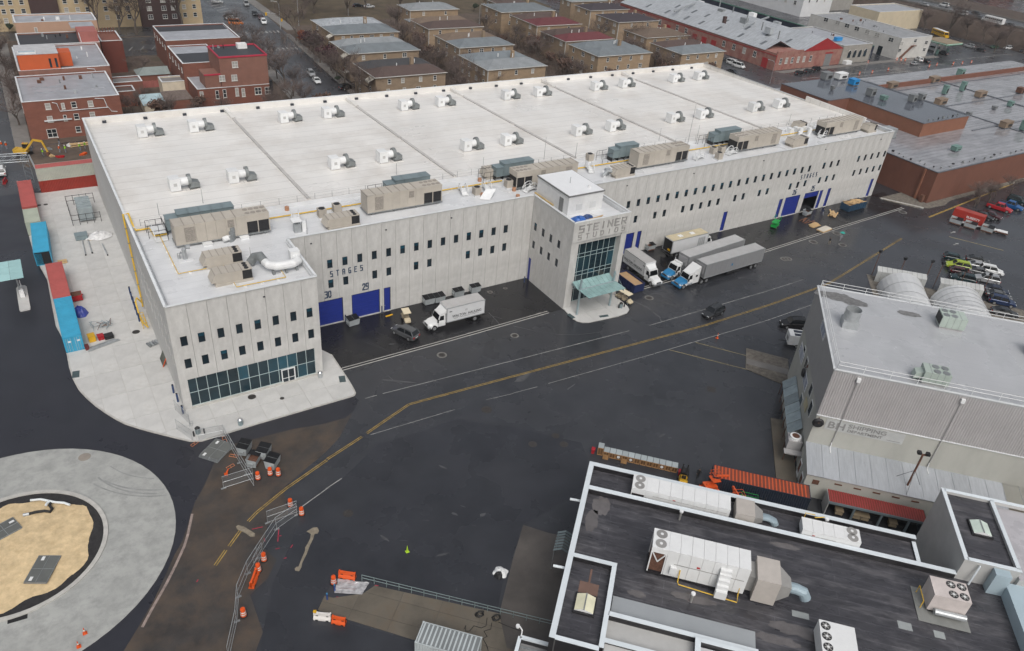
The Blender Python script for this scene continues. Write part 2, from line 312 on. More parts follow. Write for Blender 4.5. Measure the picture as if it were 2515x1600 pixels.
# trench drains with pale edges
def trench(pts, flip=0):
    W = [Vector((*p, 0)) for p in pts]; base = None
    for nm, off, w_, z, m in (('trench_drain',0,.42,.018,dark_m),('drain_edge',.27,.13,.035,kerb_m),('drain_edge',-.27,.13,.035,kerb_m)):
        b = MB()
        for a, c in zip(W, W[1:]):
            d = (c-a).normalized(); n_ = Vector((-d.y,d.x,0)); h = n_*w_/2; o_ = n_*off
            P = [a+o_-h, c+o_-h, c+o_+h, a+o_+h]; b.prism([(p.x,p.y) for p in P], 0, z)
        if base is None: base = struct(b.build(nm, m))
        else: b.build(nm, m, base)
trench([(22,-.15),(40,-.05),(59.2,.3)]); trench([(74.2,-.3),(95,.15),(115,1.15),(140,2.5),(165.5,3.65)])
# ------------------------------------------------------------------ pale concrete sidewalk round the studio, in slabs
plaza = xy([(4,160,170),(4,245,570),(4,330,880),(4,450,1100),(4,530,1529),(8,600,130),(8,635,280),(8,655,390),(8,690,500),(8,745,600),(8,820,680),(8,900,750),(8,1000,820),(8,1100,880),(8,1180,920),(8,1320,965),(8,1450,1000),(8,1620,1043),(8,1780,1080),(8,1890,1080),(8,2150,1000),(9,0,920),(9,500,775),(9,890,662),(9,918,650),(9,927,630),(9,915,605),(9,860,510),(9,800,420),(9,700,270)], .14)
plaza = [(min(x, 60), y) for x, y in plaza]+[(19.6,8.6),(19.0,8.6),(19.0,.3),(.3,.3),(.3,80.6),(-9.9,80.8),(-13.6,82)]
sw = struct(MB().prism(plaza, 0, .10).build('sidewalk', kerb_m), 'pale concrete sidewalk round the studio')
gx = [-15,-12.1,-9.1,-6.0,-3.0,.05]; gy = [-8,-4.0,1.2,7.2,13.0,19.2,25.5,31.9,38.0,44.2,50.3,56.6,62.8,69.0,75.0,83]
cells = [(gx[i],gx[i+1],gy[j],gy[j+1]) for i in range(len(gx)-1) for j in range(2,len(gy)-1)]
fx = [-13,-9,-6,-3,.05,3.0,6.05,9.1,12.1,15.2,18.3,23]
cells += [(fx[i],fx[i+1],a,b_) for i in range(len(fx)-1) for a, b_ in ((-8,-3.3),(-3.3,1.2 if fx[i+1]<.1 else .45))]
cells += [(18.9,23,.45,4.2),(18.9,23,4.2,9)]
cells = [(a,b_,c,d) for a,b_,c,d in cells if True]
for a, b_, c, d in cells:
    P = clip(plaza, a+.02, b_-.02, c+.02, d-.02)
    if len(P) > 2 and area(P) > .15:
        cx = sum(p[0] for p in P)/len(P); cy = sum(p[1] for p in P)/len(P)
        MB().prism([(p[0]-cx, p[1]-cy) for p in P], .02, .14+rnd.uniform(-.004,.004)).build('slab', concrete_new, sw, (cx, cy, 0))
kb = MB(); E_ = plaza[:30]
for a, c in zip(E_, E_[1:]):
    d = Vector((c[0]-a[0], c[1]-a[1], 0)).normalized(); n_ = Vector((-d.y, d.x, 0))*.1
    kb.prism([(a[0]-n_.x,a[1]-n_.y),(c[0]-n_.x,c[1]-n_.y),(c[0]+n_.x,c[1]+n_.y),(a[0]+n_.x,a[1]+n_.y)], 0, .155)
kb.build('kerb', kerb_m, sw)
tact = M('tactile_plate', (.05,.075,.08), .7, 0, .2, 3)
for n, x, y, w_, h_, a in ((8,712,458,.9,1.6,-.15),(9,805,502,.9,1.5,-.25),(6,545,1440,.7,1.5,.1),(6,853,1440,1.7,.6,-.2)):
    p = T(n,x,y,.15); MB().box(-w_/2,w_/2,-h_/2,h_/2,.1,.163).build('tactile_plate', tact, sw, (p.x,p.y,0), a)
for n, x, y, r in ((8,1277,60,.55),(8,2365,670,.55),(4,430,392,.4),(4,365,400,.4),(9,240,683,.3)):
    p = T(n,x,y,.15); MB().cyl((0,0,.1),r,.062,18).build('manhole_cover', cover_m, sw, (p.x,p.y,0))
entr_sw = [(62.1,-.35),(61.8,-3.4),(62.0,-4.3),(62.6,-5.0),(63.6,-5.5),(66,-5.75),(69.6,-6.05),(71.6,-5.9),(72.7,-5.2),(73.15,-4.2),(73.4,-.35),(73.4,2.4),(62.3,2.4)]
s2 = struct(MB().prism(entr_sw, 0, .10).build('sidewalk', kerb_m), 'pale concrete apron under the glass canopy')
for a, b_ in ((61,65.0),(65.0,69.2),(69.2,74)):
    for c, d in ((-7,-2.6),(-2.6,2.4)):
        P = clip(entr_sw, a+.02, b_-.02, c+.02, d-.02)
        if len(P) > 2: MB().prism(P, .02, .14+rnd.uniform(-.004,.004)).build('slab', concrete_new, s2)
# ------------------------------------------------------------------ roundabout
def ringpoly(cx, cy, r, n=64, j=0):
    return [(cx+(r+(noise.noise((3*math.cos(2*math.pi*k/n),3*math.sin(2*math.pi*k/n),r))*j))*math.cos(2*math.pi*k/n), cy+(r+(noise.noise((3*math.cos(2*math.pi*k/n),3*math.sin(2*math.pi*k/n),r))*j))*math.sin(2*math.pi*k/n)) for k in range(n)]
RC = (-21.2,-16.0); IC = (-20.6,-15.9)
def annulus(b, A, B, z0, z1):
    n = len(A)
    for k in range(n):
        j = (k+1) % n
        b.quad((*A[k],z1),(*A[j],z1),(*B[j],z1),(*B[k],z1)); b.quad((*A[k],z0),(*A[j],z0),(*A[j],z1),(*A[k],z1)); b.quad((*B[j],z0),(*B[k],z0),(*B[k],z1),(*B[j],z1))
    return b
ra = struct(annulus(MB(), ringpoly(*RC,16.42), ringpoly(*IC,8.55), 0, .06).build('roundabout', concrete_ring), 'grey concrete ring of the roundabout')
b = MB(); annulus(b, ringpoly(*IC,8.95), ringpoly(*IC,8.5), 0, .2).build('kerb', kerb_m, ra)
# swept tyre arcs: polished darker bands
arc_m = M('tyre_polished_concrete', (.24,.245,.24), .5, 0, .2, .8, orand=.02)
for c0, r0, a0, a1, w_ in (((-1.5,-3),12.2,3.65,4.45,.16),((-1.5,-3),11.2,3.7,4.5,.22),((-1.5,-3),9.3,3.55,4.35,.14),((-2,-4.5),10.2,3.5,4.3,.2)):
    b = MB(); n = 18; P = []
    for k in range(n+1):
        a = a0+(a1-a0)*k/n; P.append((c0[0]+r0*math.cos(a), c0[1]+r0*math.sin(a), a))
    for p, q in zip(P, P[1:]):
        m0 = [(c0[0]+(r0+s_*w_/2)*math.cos(p[2]), c0[1]+(r0+s_*w_/2)*math.sin(p[2]), .0635) for s_ in (-1,1)]
        m1 = [(c0[0]+(r0+s_*w_/2)*math.cos(q[2]), c0[1]+(r0+s_*w_/2)*math.sin(q[2]), .0635) for s_ in (-1,1)]
        if all(math.hypot(v[0]-RC[0], v[1]-RC[1]) < 16.3 and math.hypot(v[0]-IC[0], v[1]-IC[1]) > 9.1 for v in m0+m1): b.quad(m0[0], m1[0], m1[1], m0[1])
    if b.f: b.build('tyre_mark', arc_m, ra)
struct(MB().sheet(ringpoly(*IC,8.52), .07).build('soil_bed', mulch))
sp = ringpoly(-20.7,-15.95,7.7,72,.9); b = MB()
b.add([(-21,-16,.42)]+[(-20.9+(p[0]+20.9)*.6,-16+(p[1]+16)*.6,.34+.1*noise.noise((p[0],p[1],2))) for p in sp]+[(p[0],p[1],.05) for p in sp],
      [(0,1+k,1+(k+1)%72) for k in range(72)]+[(1+k,73+k,73+(k+1)%72,1+(k+1)%72) for k in range(72)])
struct(b.build('sand_mound', sand, smooth=True), 'yellow sand bed inside the roundabout')
disc('manhole_cover', 8, 795, 1238, .7, M('concrete_lid', (.25,.22,.19), .8), z=.075)
rect('drain_grate', 12, 165, 1220, 1.7, .7, dark_m, .066, -.1)
# ------------------------------------------------------------------ stained loading-dock slab and ramp
dock = xy([(13,1110,915),(13,2408,1205),(13,2750,1290),(13,2750,1800),(13,1900,1650),(13,1570,1452),(13,840,1228),(13,575,1145),(13,640,1010),(13,720,1030),(13,1000,990)])
dk = struct(MB().prism(dock, 0, .03).build('loading_slab', concrete_dark), 'brown stained concrete slab by the railing')
_o = T(13,575,1145); ud = Vector((.70,-.714,0)); vd = Vector((.714,.70,0))
for i in range(9):
    for j in range(3):
        lo = [((p[0]-_o.x)*ud.x+(p[1]-_o.y)*ud.y, (p[0]-_o.x)*vd.x+(p[1]-_o.y)*vd.y) for p in dock]
        P = clip(lo, -1+i*4.3+.02, -1+(i+1)*4.3-.02, (-9,1.1,3.45)[j]+.02, (1.1,3.45,9)[j]-.02)
        if len(P) > 2 and area(P) > .2:
            MB().prism([(_o.x+p[0]*ud.x+p[1]*vd.x, _o.y+p[0]*ud.y+p[1]*vd.y) for p in P], .01, .05).build('slab', concrete_brown, dk)
sheet('concrete_ramp', xy([(14,95,345),(14,330,420),(14,620,480),(14,500,900),(14,300,1600),(14,-60,1500),(14,-130,1180),(14,0,660)]), .055, concrete_dark, 'dark wet concrete apron beside the black-roofed building')
# ================================================================== studio building (big pale precast block)
panel_m = M('precast_concrete', (.485,.48,.464), .8, 0, .15, .9, bump=.1, bscale=12, stretch=(1,1,.45), orand=.022, dirt=(.42,.413,.395), dscale=.55, dthr=.48)
cap_m = M('white_metal_cap', (.62,.64,.65), .45, .0, .08, 1)
roof_w = seams(M('white_roof_membrane', (.70,.685,.658), .38, 0, .06, .10, rvar=.12, orand=0, dirt=(.56,.53,.49), dscale=.09, dthr=.46), 400, 3.05, .5, amt=.80, size=.10)
roof_o = seams(M('grey_white_membrane', (.60,.61,.62), .35, 0, .09, .3, rvar=.14, orand=0, dirt=(.52,.53,.545), dscale=.2, dthr=.55), 60, 1.6, .5, amt=.90, size=.06)
blue_d = M('blue_roller_door', (.013,.028,.21), .45, 0, .12, .8, stretch=(1,1,6))
steel_b = M('dark_frame', (.03,.035,.045), .5, 0, .1, 1)
mull_m = M('pale_aluminium', (.50,.60,.60), .4, .3, .06, 1)
win_m = glassy('dark_window_glass', (.012,.022,.03), .05); win_t = glassy('teal_window_glass', (.010,.055,.085), .05)
curt_m = glassy('teal_curtain_glass', (.008,.024,.033), .04); curt_t = glassy('blue_blind_glass', (.010,.055,.08), .06)
navy_l = M('navy_letters', (.02,.045,.09), .5, 0, .1, 2)
grey_l = M('grey_relief_letters', (.285,.28,.27), .7, 0, .1, 2)
grey_d = M('grey_steel_door', (.20,.205,.205), .5, .1, .1, 1)
galv = M('galvanised_steel', (.42,.44,.45), .45, .5, .15, 2)
galv_d = M('dull_zinc', (.24,.255,.26), .5, .4, .2, 2)
black_m = M('black_steel', (.018,.018,.02), .5, .2, .1, 2)
yellow_g = M('yellow_gas_pipe', (.62,.40,.045), .5, 0, .12, 2)
white_m = M('white_painted_steel', (.68,.69,.69), .45, 0, .06, 1.5)
BX, BY, BF, BW, E0, E1, BH_ = 164.5, 76.4, 11.95, 19.2, 62.1, 73.76, 16.4
ST = thing('studio_building', 'huge pale concrete film studio with white roof, blue stage doors and projecting glass entrance', 'building')
PC = {}
def panel(s0, s1, z0, z1, holes, ax, val, sgn, name='wall_panel', m=panel_m, th=.2):
    """precast panel on plane (ax=1: y=val facing -y; ax=0: x=val facing -x). holes in world (s,z)."""
    W = s1-s0-.035; hs_ = []
    for a, b_, c, d in holes:
        a2, b2, c2, d2 = max(a, s0), min(b_, s1), max(c, z0), min(d, z1)
        if b2-a2 > .05 and d2-c2 > .05: hs_.append((max(0, a2-s0-.0175) if a > s0+.02 else 0, min(W, b2-s0-.0175) if b_ < s1-.02 else W, c2-z0, d2-z0, a > s0+.02, b_ < s1-.02))
    key = (round(W, 3), round(z1-z0, 3), tuple((round(h[0],3), round(h[1],3), round(h[2],3), round(h[3],3)) for h in hs_), ax, th, m.name)
    me = PC.get(key)
    if me is None:
        b = MB(); H = z1-z0
        P = (lambda s, d, z: (s, d, z)) if ax == 1 else (lambda s, d, z: (d, s, z))
        def q(A, B_, C, D): (b.quad(A, B_, C, D) if ax == 1 else b.quad(D, C, B_, A))
        xs_ = sorted({0, W, *[h[0] for h in hs_], *[h[1] for h in hs_]}); zs_ = sorted({0, H, *[h[2] for h in hs_], *[h[3] for h in hs_]})
        for i in range(len(xs_)-1):
            for j in range(len(zs_)-1):
                mx, mz = (xs_[i]+xs_[i+1])/2, (zs_[j]+zs_[j+1])/2
                if any(h[0] < mx < h[1] and h[2] < mz < h[3] for h in hs_): continue
                q(P(xs_[i],0,zs_[j]), P(xs_[i+1],0,zs_[j]), P(xs_[i+1],0,zs_[j+1]), P(xs_[i],0,zs_[j+1]))
                q(P(xs_[i+1],th,zs_[j]), P(xs_[i],th,zs_[j]), P(xs_[i],th,zs_[j+1]), P(xs_[i+1],th,zs_[j+1]))
        for z_, y_ in zip(zs_, zs_[1:]):
            mz = (z_+y_)/2
            if not any(h[0] < .01 and h[2] < mz < h[3] for h in hs_): q(P(0,th,z_), P(0,0,z_), P(0,0,y_), P(0,th,y_))
            if not any(h[1] > W-.01 and h[2] < mz < h[3] for h in hs_): q(P(W,0,z_), P(W,th,z_), P(W,th,y_), P(W,0,y_))
        q(P(0,0,H), P(W,0,H), P(W,th,H), P(0,th,H))
        for h in hs_:
            a, b_, c, d, le, re = h
            if le: q(P(a,0,c), P(a,th,c), P(a,th,d), P(a,0,d))
            if re: q(P(b_,th,c), P(b_,0,c), P(b_,0,d), P(b_,th,d))
            q(P(a,th,d), P(b_,th,d), P(b_,0,d), P(a,0,d))
            if c > .01: q(P(a,0,c), P(b_,0,c), P(b_,th,c), P(a,th,c))
        me = PC[key] = b.mesh(name, m)
    o = obj(name, me, ST, (s0+.0175, val, z0) if ax == 1 else (val, s0+.0175, z0)); return o
WC = {}
def window(s, z, ax, val, w_=.84, h_=1.5, par=None):
    teal = rnd.random() < .33; key = (w_, h_, ax, teal)
    if key not in WC:
        P = (lambda s, d, z: (s, d, z)) if ax == 1 else (lambda s, d, z: (d, s, z)); f = MB(); t = .05
        def bx(s0, s1, d0, d1, z0, z1):
            a, c = P(s0,d0,z0), P(s1,d1,z1); f.box(a[0],c[0],a[1],c[1],a[2],c[2])
        bx(-w_/2,-w_/2+t,.08,.2,-h_/2,h_/2); bx(w_/2-t,w_/2,.08,.2,-h_/2,h_/2); bx(-w_/2+t,w_/2-t,.08,.2,h_/2-t,h_/2); bx(-w_/2+t,w_/2-t,.08,.2,-h_/2,-h_/2+t)
        g_ = MB(); zs_ = [-h_/2+t, -h_/2+t+(.55 if teal else .0)*h_, h_/2-t]
        for k in range(2):
            if zs_[k+1]-zs_[k] > .01:
                A = [P(-w_/2+t,.14,zs_[k]), P(w_/2-t,.14,zs_[k]), P(w_/2-t,.14,zs_[k+1]), P(-w_/2+t,.14,zs_[k+1])]
                g_.quad(*(A if ax == 1 else A[::-1]), mi=1 if (teal and k == 1) else 0)
        WC[key] = f.mesh('window', steel_b), g_.mesh('pane', [win_m, win_t])
    o = obj('window', WC[key][0], par or ST, (s, val, z) if ax == 1 else (val, s, z)); obj('pane', WC[key][1], o); return o
def wh(s, z, w_=.84, h_=1.5): return (s-w_/2, s+w_/2, z-h_/2, z+h_/2)
ZU, ZL = 10.9, 7.4
# ---- wing front (y = 0)
J = [0,2.45,4.88,7.3,9.75,12.15,14.55,17.0,19.2]; WX = [1.5,3.65,6.05,8.4,10.8,13.2,15.6,17.85]
holes = [wh(x,z) for x in WX for z in (ZU,ZL)]+[(1.0,18.15,.1,4.9)]
for a, c in zip(J, J[1:]): panel(a, c, .14, BH_, holes, 1, 0, 1)
for x in WX: window(x, ZU, 1, 0); window(x, ZL, 1, 0)
# ---- left side (x = 0)
J = [0.21]+[round(2.43*k, 2) for k in range(1, 32)]+[BY]; WY = [1.35+2.43*k for k in range(10)]
holes = [wh(y,z) for y in WY for z in (ZU,ZL)]+[(26.2,27.4,.14,2.6)]
for a, c in zip(J, J[1:]): panel(a, c, .14, BH_ if a < 29 else 16.05-.35*(a-29)/47, holes, 0, 0, 1)
for y in WY: window(y, ZU, 0, 0); window(y, ZL, 0, 0)
MB().box(.1,.16,26.25,27.35,.2,2.55).build('side_door', grey_d, ST)
# ---- wing right side and stage facade (y = BF)
for k in range(5): 
    a, c = .2+k*2.35, .2+(k+1)*2.35
    MB().box(BW-.2, BW, a+.02, c-.02, 0, BH_).build('wall_panel', panel_m, ST)
LJ = [BW]+[24.0-2.43]+[24.0+2.43*k for k in range(0, 16)]+[E0]
LU = [25.2+2.43*k for k in range(14)]; LL = [25.2+2.43*k for k in (0,1,3,4,6,7,10,11,12,13)]
DL = [(22.6,27.0,0,4.55,'roller'),(28.45,33.3,0,4.55,'roller'),(34.0,35.2,0,4.5,'door')]
holes = [wh(x,ZU) for x in LU]+[wh(x,ZL) for x in LL]+[d[:4] for d in DL]
for a, c in zip(LJ, LJ[1:]): panel(a, c, 0, BH_, holes, 1, BF, 1)
for x in LU: window(x, ZU, 1, BF)
for x in LL: window(x, ZL, 1, BF)
RJ = [E1]+[82.96-2.485*k for k in (3,2,1)]+[82.96+2.485*k for k in range(33)]+[BX]
RU = [84.2+2.485*k for k in range(33) if k not in (22,26,27)]; RL = [84.2+2.485*k for k in (1,3,4,6,7,8,9,10,12,13,15,16,19,20,21,23,24,25,28,29,30,31,32)]
DR = [(84.6,87.1,0,4.55,'roller'),(87.9,89.0,0,4.55,'door'),(111.7,112.9,0,4.6,'door'),(129.1,130.25,0,4.7,'door'),(131.1,136.1,0,4.75,'roller'),(137.6,142.6,0,4.75,'open'),(143.0,144.1,0,4.65,'door'),(145.85,147.0,0,4.7,'door'),(162.0,163.1,0,4.7,'door')]
holes = [wh(x,ZU) for x in RU]+[wh(x,ZL) for x in RL]+[d[:4] for d in DR]
for a, c in zip(RJ, RJ[1:]): panel(a, c, 0, BH_, holes, 1, BF, 1)
for x in RU: window(x, ZU, 1, BF)
for x in RL: window(x, ZL, 1, BF)
for a, c, z0, z1, kind in DL+DR:
    f = MB(); t = .1
    f.box(a,a+t,BF+.06,BF+.22,0,z1); f.box(c-t,c,BF+.06,BF+.22,0,z1); f.box(a+t,c-t,BF+.06,BF+.22,z1-t,z1)
    f = f.build('door_frame', steel_b, ST)
    zb = 3.45 if kind == 'open' else .12
    d = MB(); n = 12 if kind != 'door' else 1; h_ = (z1-t-zb)/n
    for k in range(n): d.box(a+t, c-t, BF+.10+(.012 if k % 2 else 0), BF+.2, zb+k*h_, zb+(k+1)*h_-.012)
    d.build('roller_door' if kind != 'door' else 'door_leaf', blue_d, f)
    MB().box(a-.1 if kind != 'door' else a, c+.1 if kind != 'door' else c, BF-.12, BF+.2, 0, .11).build('door_sill', kerb_m, f)
    if kind == 'door': MB().box(a+.16,a+.2,BF+.02,BF+.1,1.0,1.2).build('door_handle', galv, f)
# ---- hidden rear, right and inner walls
MB().box(0,BX,BY-.2,BY,0,15.7).build('rear_wall', panel_m, ST); MB().box(BX-.2,BX,BF+.2,BY-.2,0,15.9).build('end_wall', panel_m, ST)
MB().box(137,143.2,BF+6,BF+6.2,0,6).build('inner_wall', M('stage_inside', (.10,.075,.06), .9), ST)
for k in range(3): MB().box(138+k*1.5,139.1+k*1.5,BF+4.6,BF+5.6,0,.9+.4*k).build('flight_case', M('flight_case', (.16,.10,.06), .8), ST)
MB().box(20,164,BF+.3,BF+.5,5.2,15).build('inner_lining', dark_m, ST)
# ---- lettering
def text(body, h, m, ax, s0, s1, z0, val, name, bold=0, th=.06, mirror=False):
    c = bpy.data.curves.new(name, 'FONT'); c.body = body; c.size = 1; c.extrude = th/2; c.offset = bold; c.resolution_u = 3
    o = bpy.data.objects.new(name, c); col.objects.link(o); bpy.context.view_layer.update()
    me = bpy.data.meshes.new_from_object(o.evaluated_get(bpy.context.evaluated_depsgraph_get())); bpy.data.objects.remove(o)
    vx = [v.co.x for v in me.vertices]; vy = [v.co.y for v in me.vertices]; x0, x1, y0, y1 = min(vx), max(vx), min(vy), max(vy)
    for v in me.vertices:
        s = s0+(v.co.x-x0)/(x1-x0)*(s1-s0); z = z0+(v.co.y-y0)/(y1-y0)*h; d = -v.co.z
        v.co = (s, val+d, z) if ax == 1 else (val+d, s, z)
    me.materials.clear(); me.materials.append(m); return me
GLY = dict(S=[[(1,1),(0,1),(0,.52),(1,.52),(1,0),(0,0)]], T=[[(0,1),(1,1)],[(.5,1),(.5,0)]], E=[[(1,1),(0,1),(0,0),(1,0)],[(0,.52),(.8,.52)]], I=[[(.5,0),(.5,1)]], N=[[(0,0),(0,1)],[(0,1),(1,0)],[(1,0),(1,1)]], R=[[(0,0),(0,1),(1,1),(1,.5),(0,.5)],[(.4,.5),(1,0)]], U=[[(0,1),(0,.15),(.2,0),(.8,0),(1,.15),(1,1)]], D=[[(0,0),(0,1),(.75,1),(1,.8),(1,.2),(.75,0),(0,0)]], O=[[(.2,0),(0,.2),(0,.8),(.2,1),(.8,1),(1,.8),(1,.2),(.8,0),(.2,0)]], A=[[(0,0),(0,.8),(.25,1),(.75,1),(1,.8),(1,0)],[(0,.45),(1,.45)]], G=[[(1,1),(.2,1),(0,.85),(0,.15),(.2,0),(1,0),(1,.5),(.55,.5)]])
GLY.update({'0': GLY['O'], '2': [[(0,.8),(.2,1),(.8,1),(1,.8),(1,.6),(0,.12),(0,0),(1,0)]], '3': [[(0,1),(1,1),(1,.55),(.4,.55)],[(1,.55),(1,0),(0,0)]], '5': [[(1,1),(0,1),(0,.55),(1,.55),(1,0),(0,0)]], '6': [[(1,1),(.2,1),(0,.8),(0,0),(1,0),(1,.5),(0,.5)]], '9': [[(0,0),(.8,0),(1,.2),(1,1),(0,1),(0,.5),(1,.5)]]})
def word(body, h, m, s0, s1, z0, val, cw, name='letter', bold=0, par=None, th=.08, t=None):
    n = len(body); step = (s1-s0-cw)/(n-1) if n > 1 else 0; t = t or h*.13
    for i, ch in enumerate(body):
        b = MB(); k = 0
        for L_ in GLY[ch]:
            for p, q in zip(L_, L_[1:]):
                P = [(s0+i*step+t/2+x*(cw-t), val+th/2-.002*k, z0+t/2+z*(h-t)) for x, z in (p, q)]; d = (Vector(P[1])-Vector(P[0])).normalized()*t/2
                b.obox(Vector(P[0])-d, Vector(P[1])+d, t, th, up=(0,-1,0)); k += 1
        b.build(name, m, par or ST)
word('STAGES', 1.02, navy_l, 25.15, 30.5, 8.62, BF-.06, .45, bold=.015); word('30', 1.25, navy_l, 24.05, 25.15, 5.0, BF-.06, .52, bold=.03); word('29', 1.25, navy_l, 30.3, 31.4, 4.98, BF-.06, .52, bold=.03)
word('STAGES', 1.05, navy_l, 134.2, 139.7, 8.65, BF-.06, .42); word('26', 1.25, navy_l, 133.0, 134.2, 5.1, BF-.06, .5); word('25', 1.25, navy_l, 139.3, 140.4, 5.1, BF-.06, .5)
# ---- curtain wall of the wing
def curtain(xs_, zs_, y, name, door=None, tealp=.2):
    f = MB(); t = .035
    for x in xs_: f.box(x-t, x+t, y-.06, y+.06, zs_[0], zs_[-1])
    for z in zs_: f.box(xs_[0], xs_[-1], y-.05, y+.05, z-t, z+t)
    f = f.build(name, mull_m, ST)
    for i in range(len(xs_)-1):
        for j in range(len(zs_)-1):
            a, c, z0, z1 = xs_[i]+t, xs_[i+1]-t, zs_[j]+t, zs_[j+1]-t
            if door and door[0] < (a+c)/2 < door[1] and z0 < door[2]-.3: continue
            m = curt_t if rnd.random() < tealp else curt_m
            MB().box(a, c, y-.012, y+.012, z0, z1).build('pane', m, f)
    return f
MX = [1.0,2.1,3.4,4.72,6.1,7.48,8.83,10.2,11.53,12.9,14.22,15.58,16.9,18.15]
cw_ = curtain(MX, [.45,2.62,4.86], .16, 'glass_front', tealp=.14)
d = MB(); d.box(13.2,13.34,-.06,.05,.14,2.6); d.box(15.0,15.14,-.06,.05,.14,2.6); d.box(13.34,15.0,-.06,.05,2.46,2.6); d.box(14.12,14.22,-.06,.05,.14,2.46)
for a, c in ((13.34,14.12),(14.22,15.0)): d.box(a,c,-.05,.04,.14,.3); d.box(a,c,-.05,.04,1.0,1.08)
d = d.build('entrance_door', white_m, ST)
for a, c in ((13.34,14.12),(14.22,15.0)):
    MB().box(a+.08,c-.08,-.03,.02,.3,1.0).build('door_pane', win_m, d); MB().box(a+.08,c-.08,-.03,.02,1.08,2.4).build('door_pane', win_m, d)
MB().box(.9,18.3,-.12,.2,.14,.42).build('plinth', kerb_m, ST)
# ---- entrance block
J = [.2,2.35,4.75,7.1,9.5,BF]; WY = [3.5,5.9,8.25,10.7]; dh = (10.9,11.75,0,4.45)
holes = [wh(y,z) for y in WY for z in (ZU,ZL)]+[dh]
for a, c in zip(J, J[1:]): panel(a, c, 0, BH_, holes, 0, E0, 1)
for y in WY: window(y, ZU, 0, E0); window(y, ZL, 0, E0)
MB().box(E0+.08,E0+.16,10.95,11.7,.05,4.4).build('door_leaf', blue_d, ST)
MB().box(E1-.2,E1,.2,BF,0,BH_).build('wall_panel', panel_m, ST)
MB().box(E0,E0+1.5,0,.2,0,12.83).build('wall_panel', panel_m, ST); MB().box(E1-1.15,E1,0,.2,0,12.83).build('wall_panel', panel_m, ST)
MB().box(E0+1.3,E0+1.5,.2,1.3,0,12.8).build('reveal', panel_m, ST); MB().box(E1-1.15,E1-.95,.2,1.3,0,12.8).build('reveal', panel_m, ST)
MB().box(E0+1.5,E1-1.15,.2,1.5,12.12,12.8).build('soffit', panel_m, ST)
MB().box(E0-.12,E1+.1,-.2,.2,12.85,BH_).build('sign_band', panel_m, ST)
for x in (E0+2.9,E0+5.85,E0+8.75): MB().box(x-.012,x+.012,-.204,-.19,12.85,BH_).build('panel_joint', steel_b, ST)
word('STEINER', 1.35, grey_l, 63.05, 73.0, 14.5, -.30, 1.08, th=.2, t=.2); word('STUDIOS', .92, grey_l, 63.05, 72.95, 13.25, -.28, .72, th=.16, t=.14)
xs_ = [63.62,64.9,66.2,67.45,68.75,70.0,71.2,72.58]
curtain(xs_, [.3,2.9,5.4,6.1,8.9,9.6,12.12], 1.25, 'glass_front', tealp=.10)
MB().box(E0+1.5,E1-1.15,1.3,1.5,0,.3).build('plinth', kerb_m, ST)
# ---- roofs: hall deck falls to the rear, office strip in front lies a step lower
ZO, YS = 15.45, 24.2
r = MB(); n = 24
for i in range(n):
    x0, x1 = .2+(BX-.4)*i/n, .2+(BX-.4)*(i+1)/n
    r.quad((x0,YS,16.1),(x1,YS,16.1),(x1,BY-.2,14.6),(x0,BY-.2,14.6))
r.build('hall_roof', roof_w, ST)
MB().add([(.2,YS,ZO),(BX-.2,YS,ZO),(BX-.2,YS,16.1),(.2,YS,16.1)], [(0,1,2,3)]).build('roof_step', roof_o, ST)
r = MB(); r.quad((.2,BF+.2,ZO),(BX-.2,BF+.2,ZO),(BX-.2,YS,ZO),(.2,YS,ZO)); r.quad((.2,.2,ZO),(BW-.2,.2,ZO),(BW-.2,BF+.2,ZO),(.2,BF+.2,ZO)); r.quad((E0+.2,.2,ZO),(E1-.2,.2,ZO),(E1-.2,BF+.2,ZO),(E0+.2,BF+.2,ZO))
r.build('office_roof', roof_o, ST)
def parapet(p, q, z0, z1, w_=.34, inner=None):
    b = MB(); b.obox((*p, z0+.02), (*q, z1+.02), w_, .12); return b.build('parapet_cap', cap_m, ST)
for p, q in (((.05,.0),(BW-.02,.0)),((BW-.1,.1),(BW-.1,BF)),((BW-.1,BF+.05),(E0+.1,BF+.05)),((E0+.08,BF),(E0+.08,.0)),((E0-.1,-.02),(E1+.08,-.02)),((E1-.08,0),(E1-.08,BF)),((E1-.1,BF+.05),(BX,BF+.05)),((.08,.05),(.08,29))): parapet(p, q, BH_, BH_)
parapet((.08,29),(.08,BY), 16.1, 15.75); parapet((0,BY-.1),(BX,BY-.1), 15.75, 15.75); parapet((BX-.1,YS),(BX-.1,BY), 15.95, 15.75); parapet((BX-.1,BF),(BX-.1,YS), BH_, BH_)
MB().box(.2,BX-.2,BY-.26,BY-.2,14.4,15.7).build('parapet_face', roof_w, ST); MB().box(BX-.27,BX-.2,YS,BY-.26,14.5,15.9).build('parapet_face', roof_w, ST)
MB().box(BX-.5,BX-.1,BF+8,YS+14,15.6,17.1).build('screen_wall', roof_w, ST)
for a, c in (((BW-.28,.3),(BW-.28,BF)),((E1-.28,.3),(E1-.28,BF-.2))): 
    MB().obox((*a,15.9),(*c,15.9),.05,.8).build('parapet_face', roof_o, ST); MB().tube([(a[0]-.12,a[1],16.15),(c[0]-.12,c[1],16.15)],.04).build('parapet_rail', cap_m, ST)
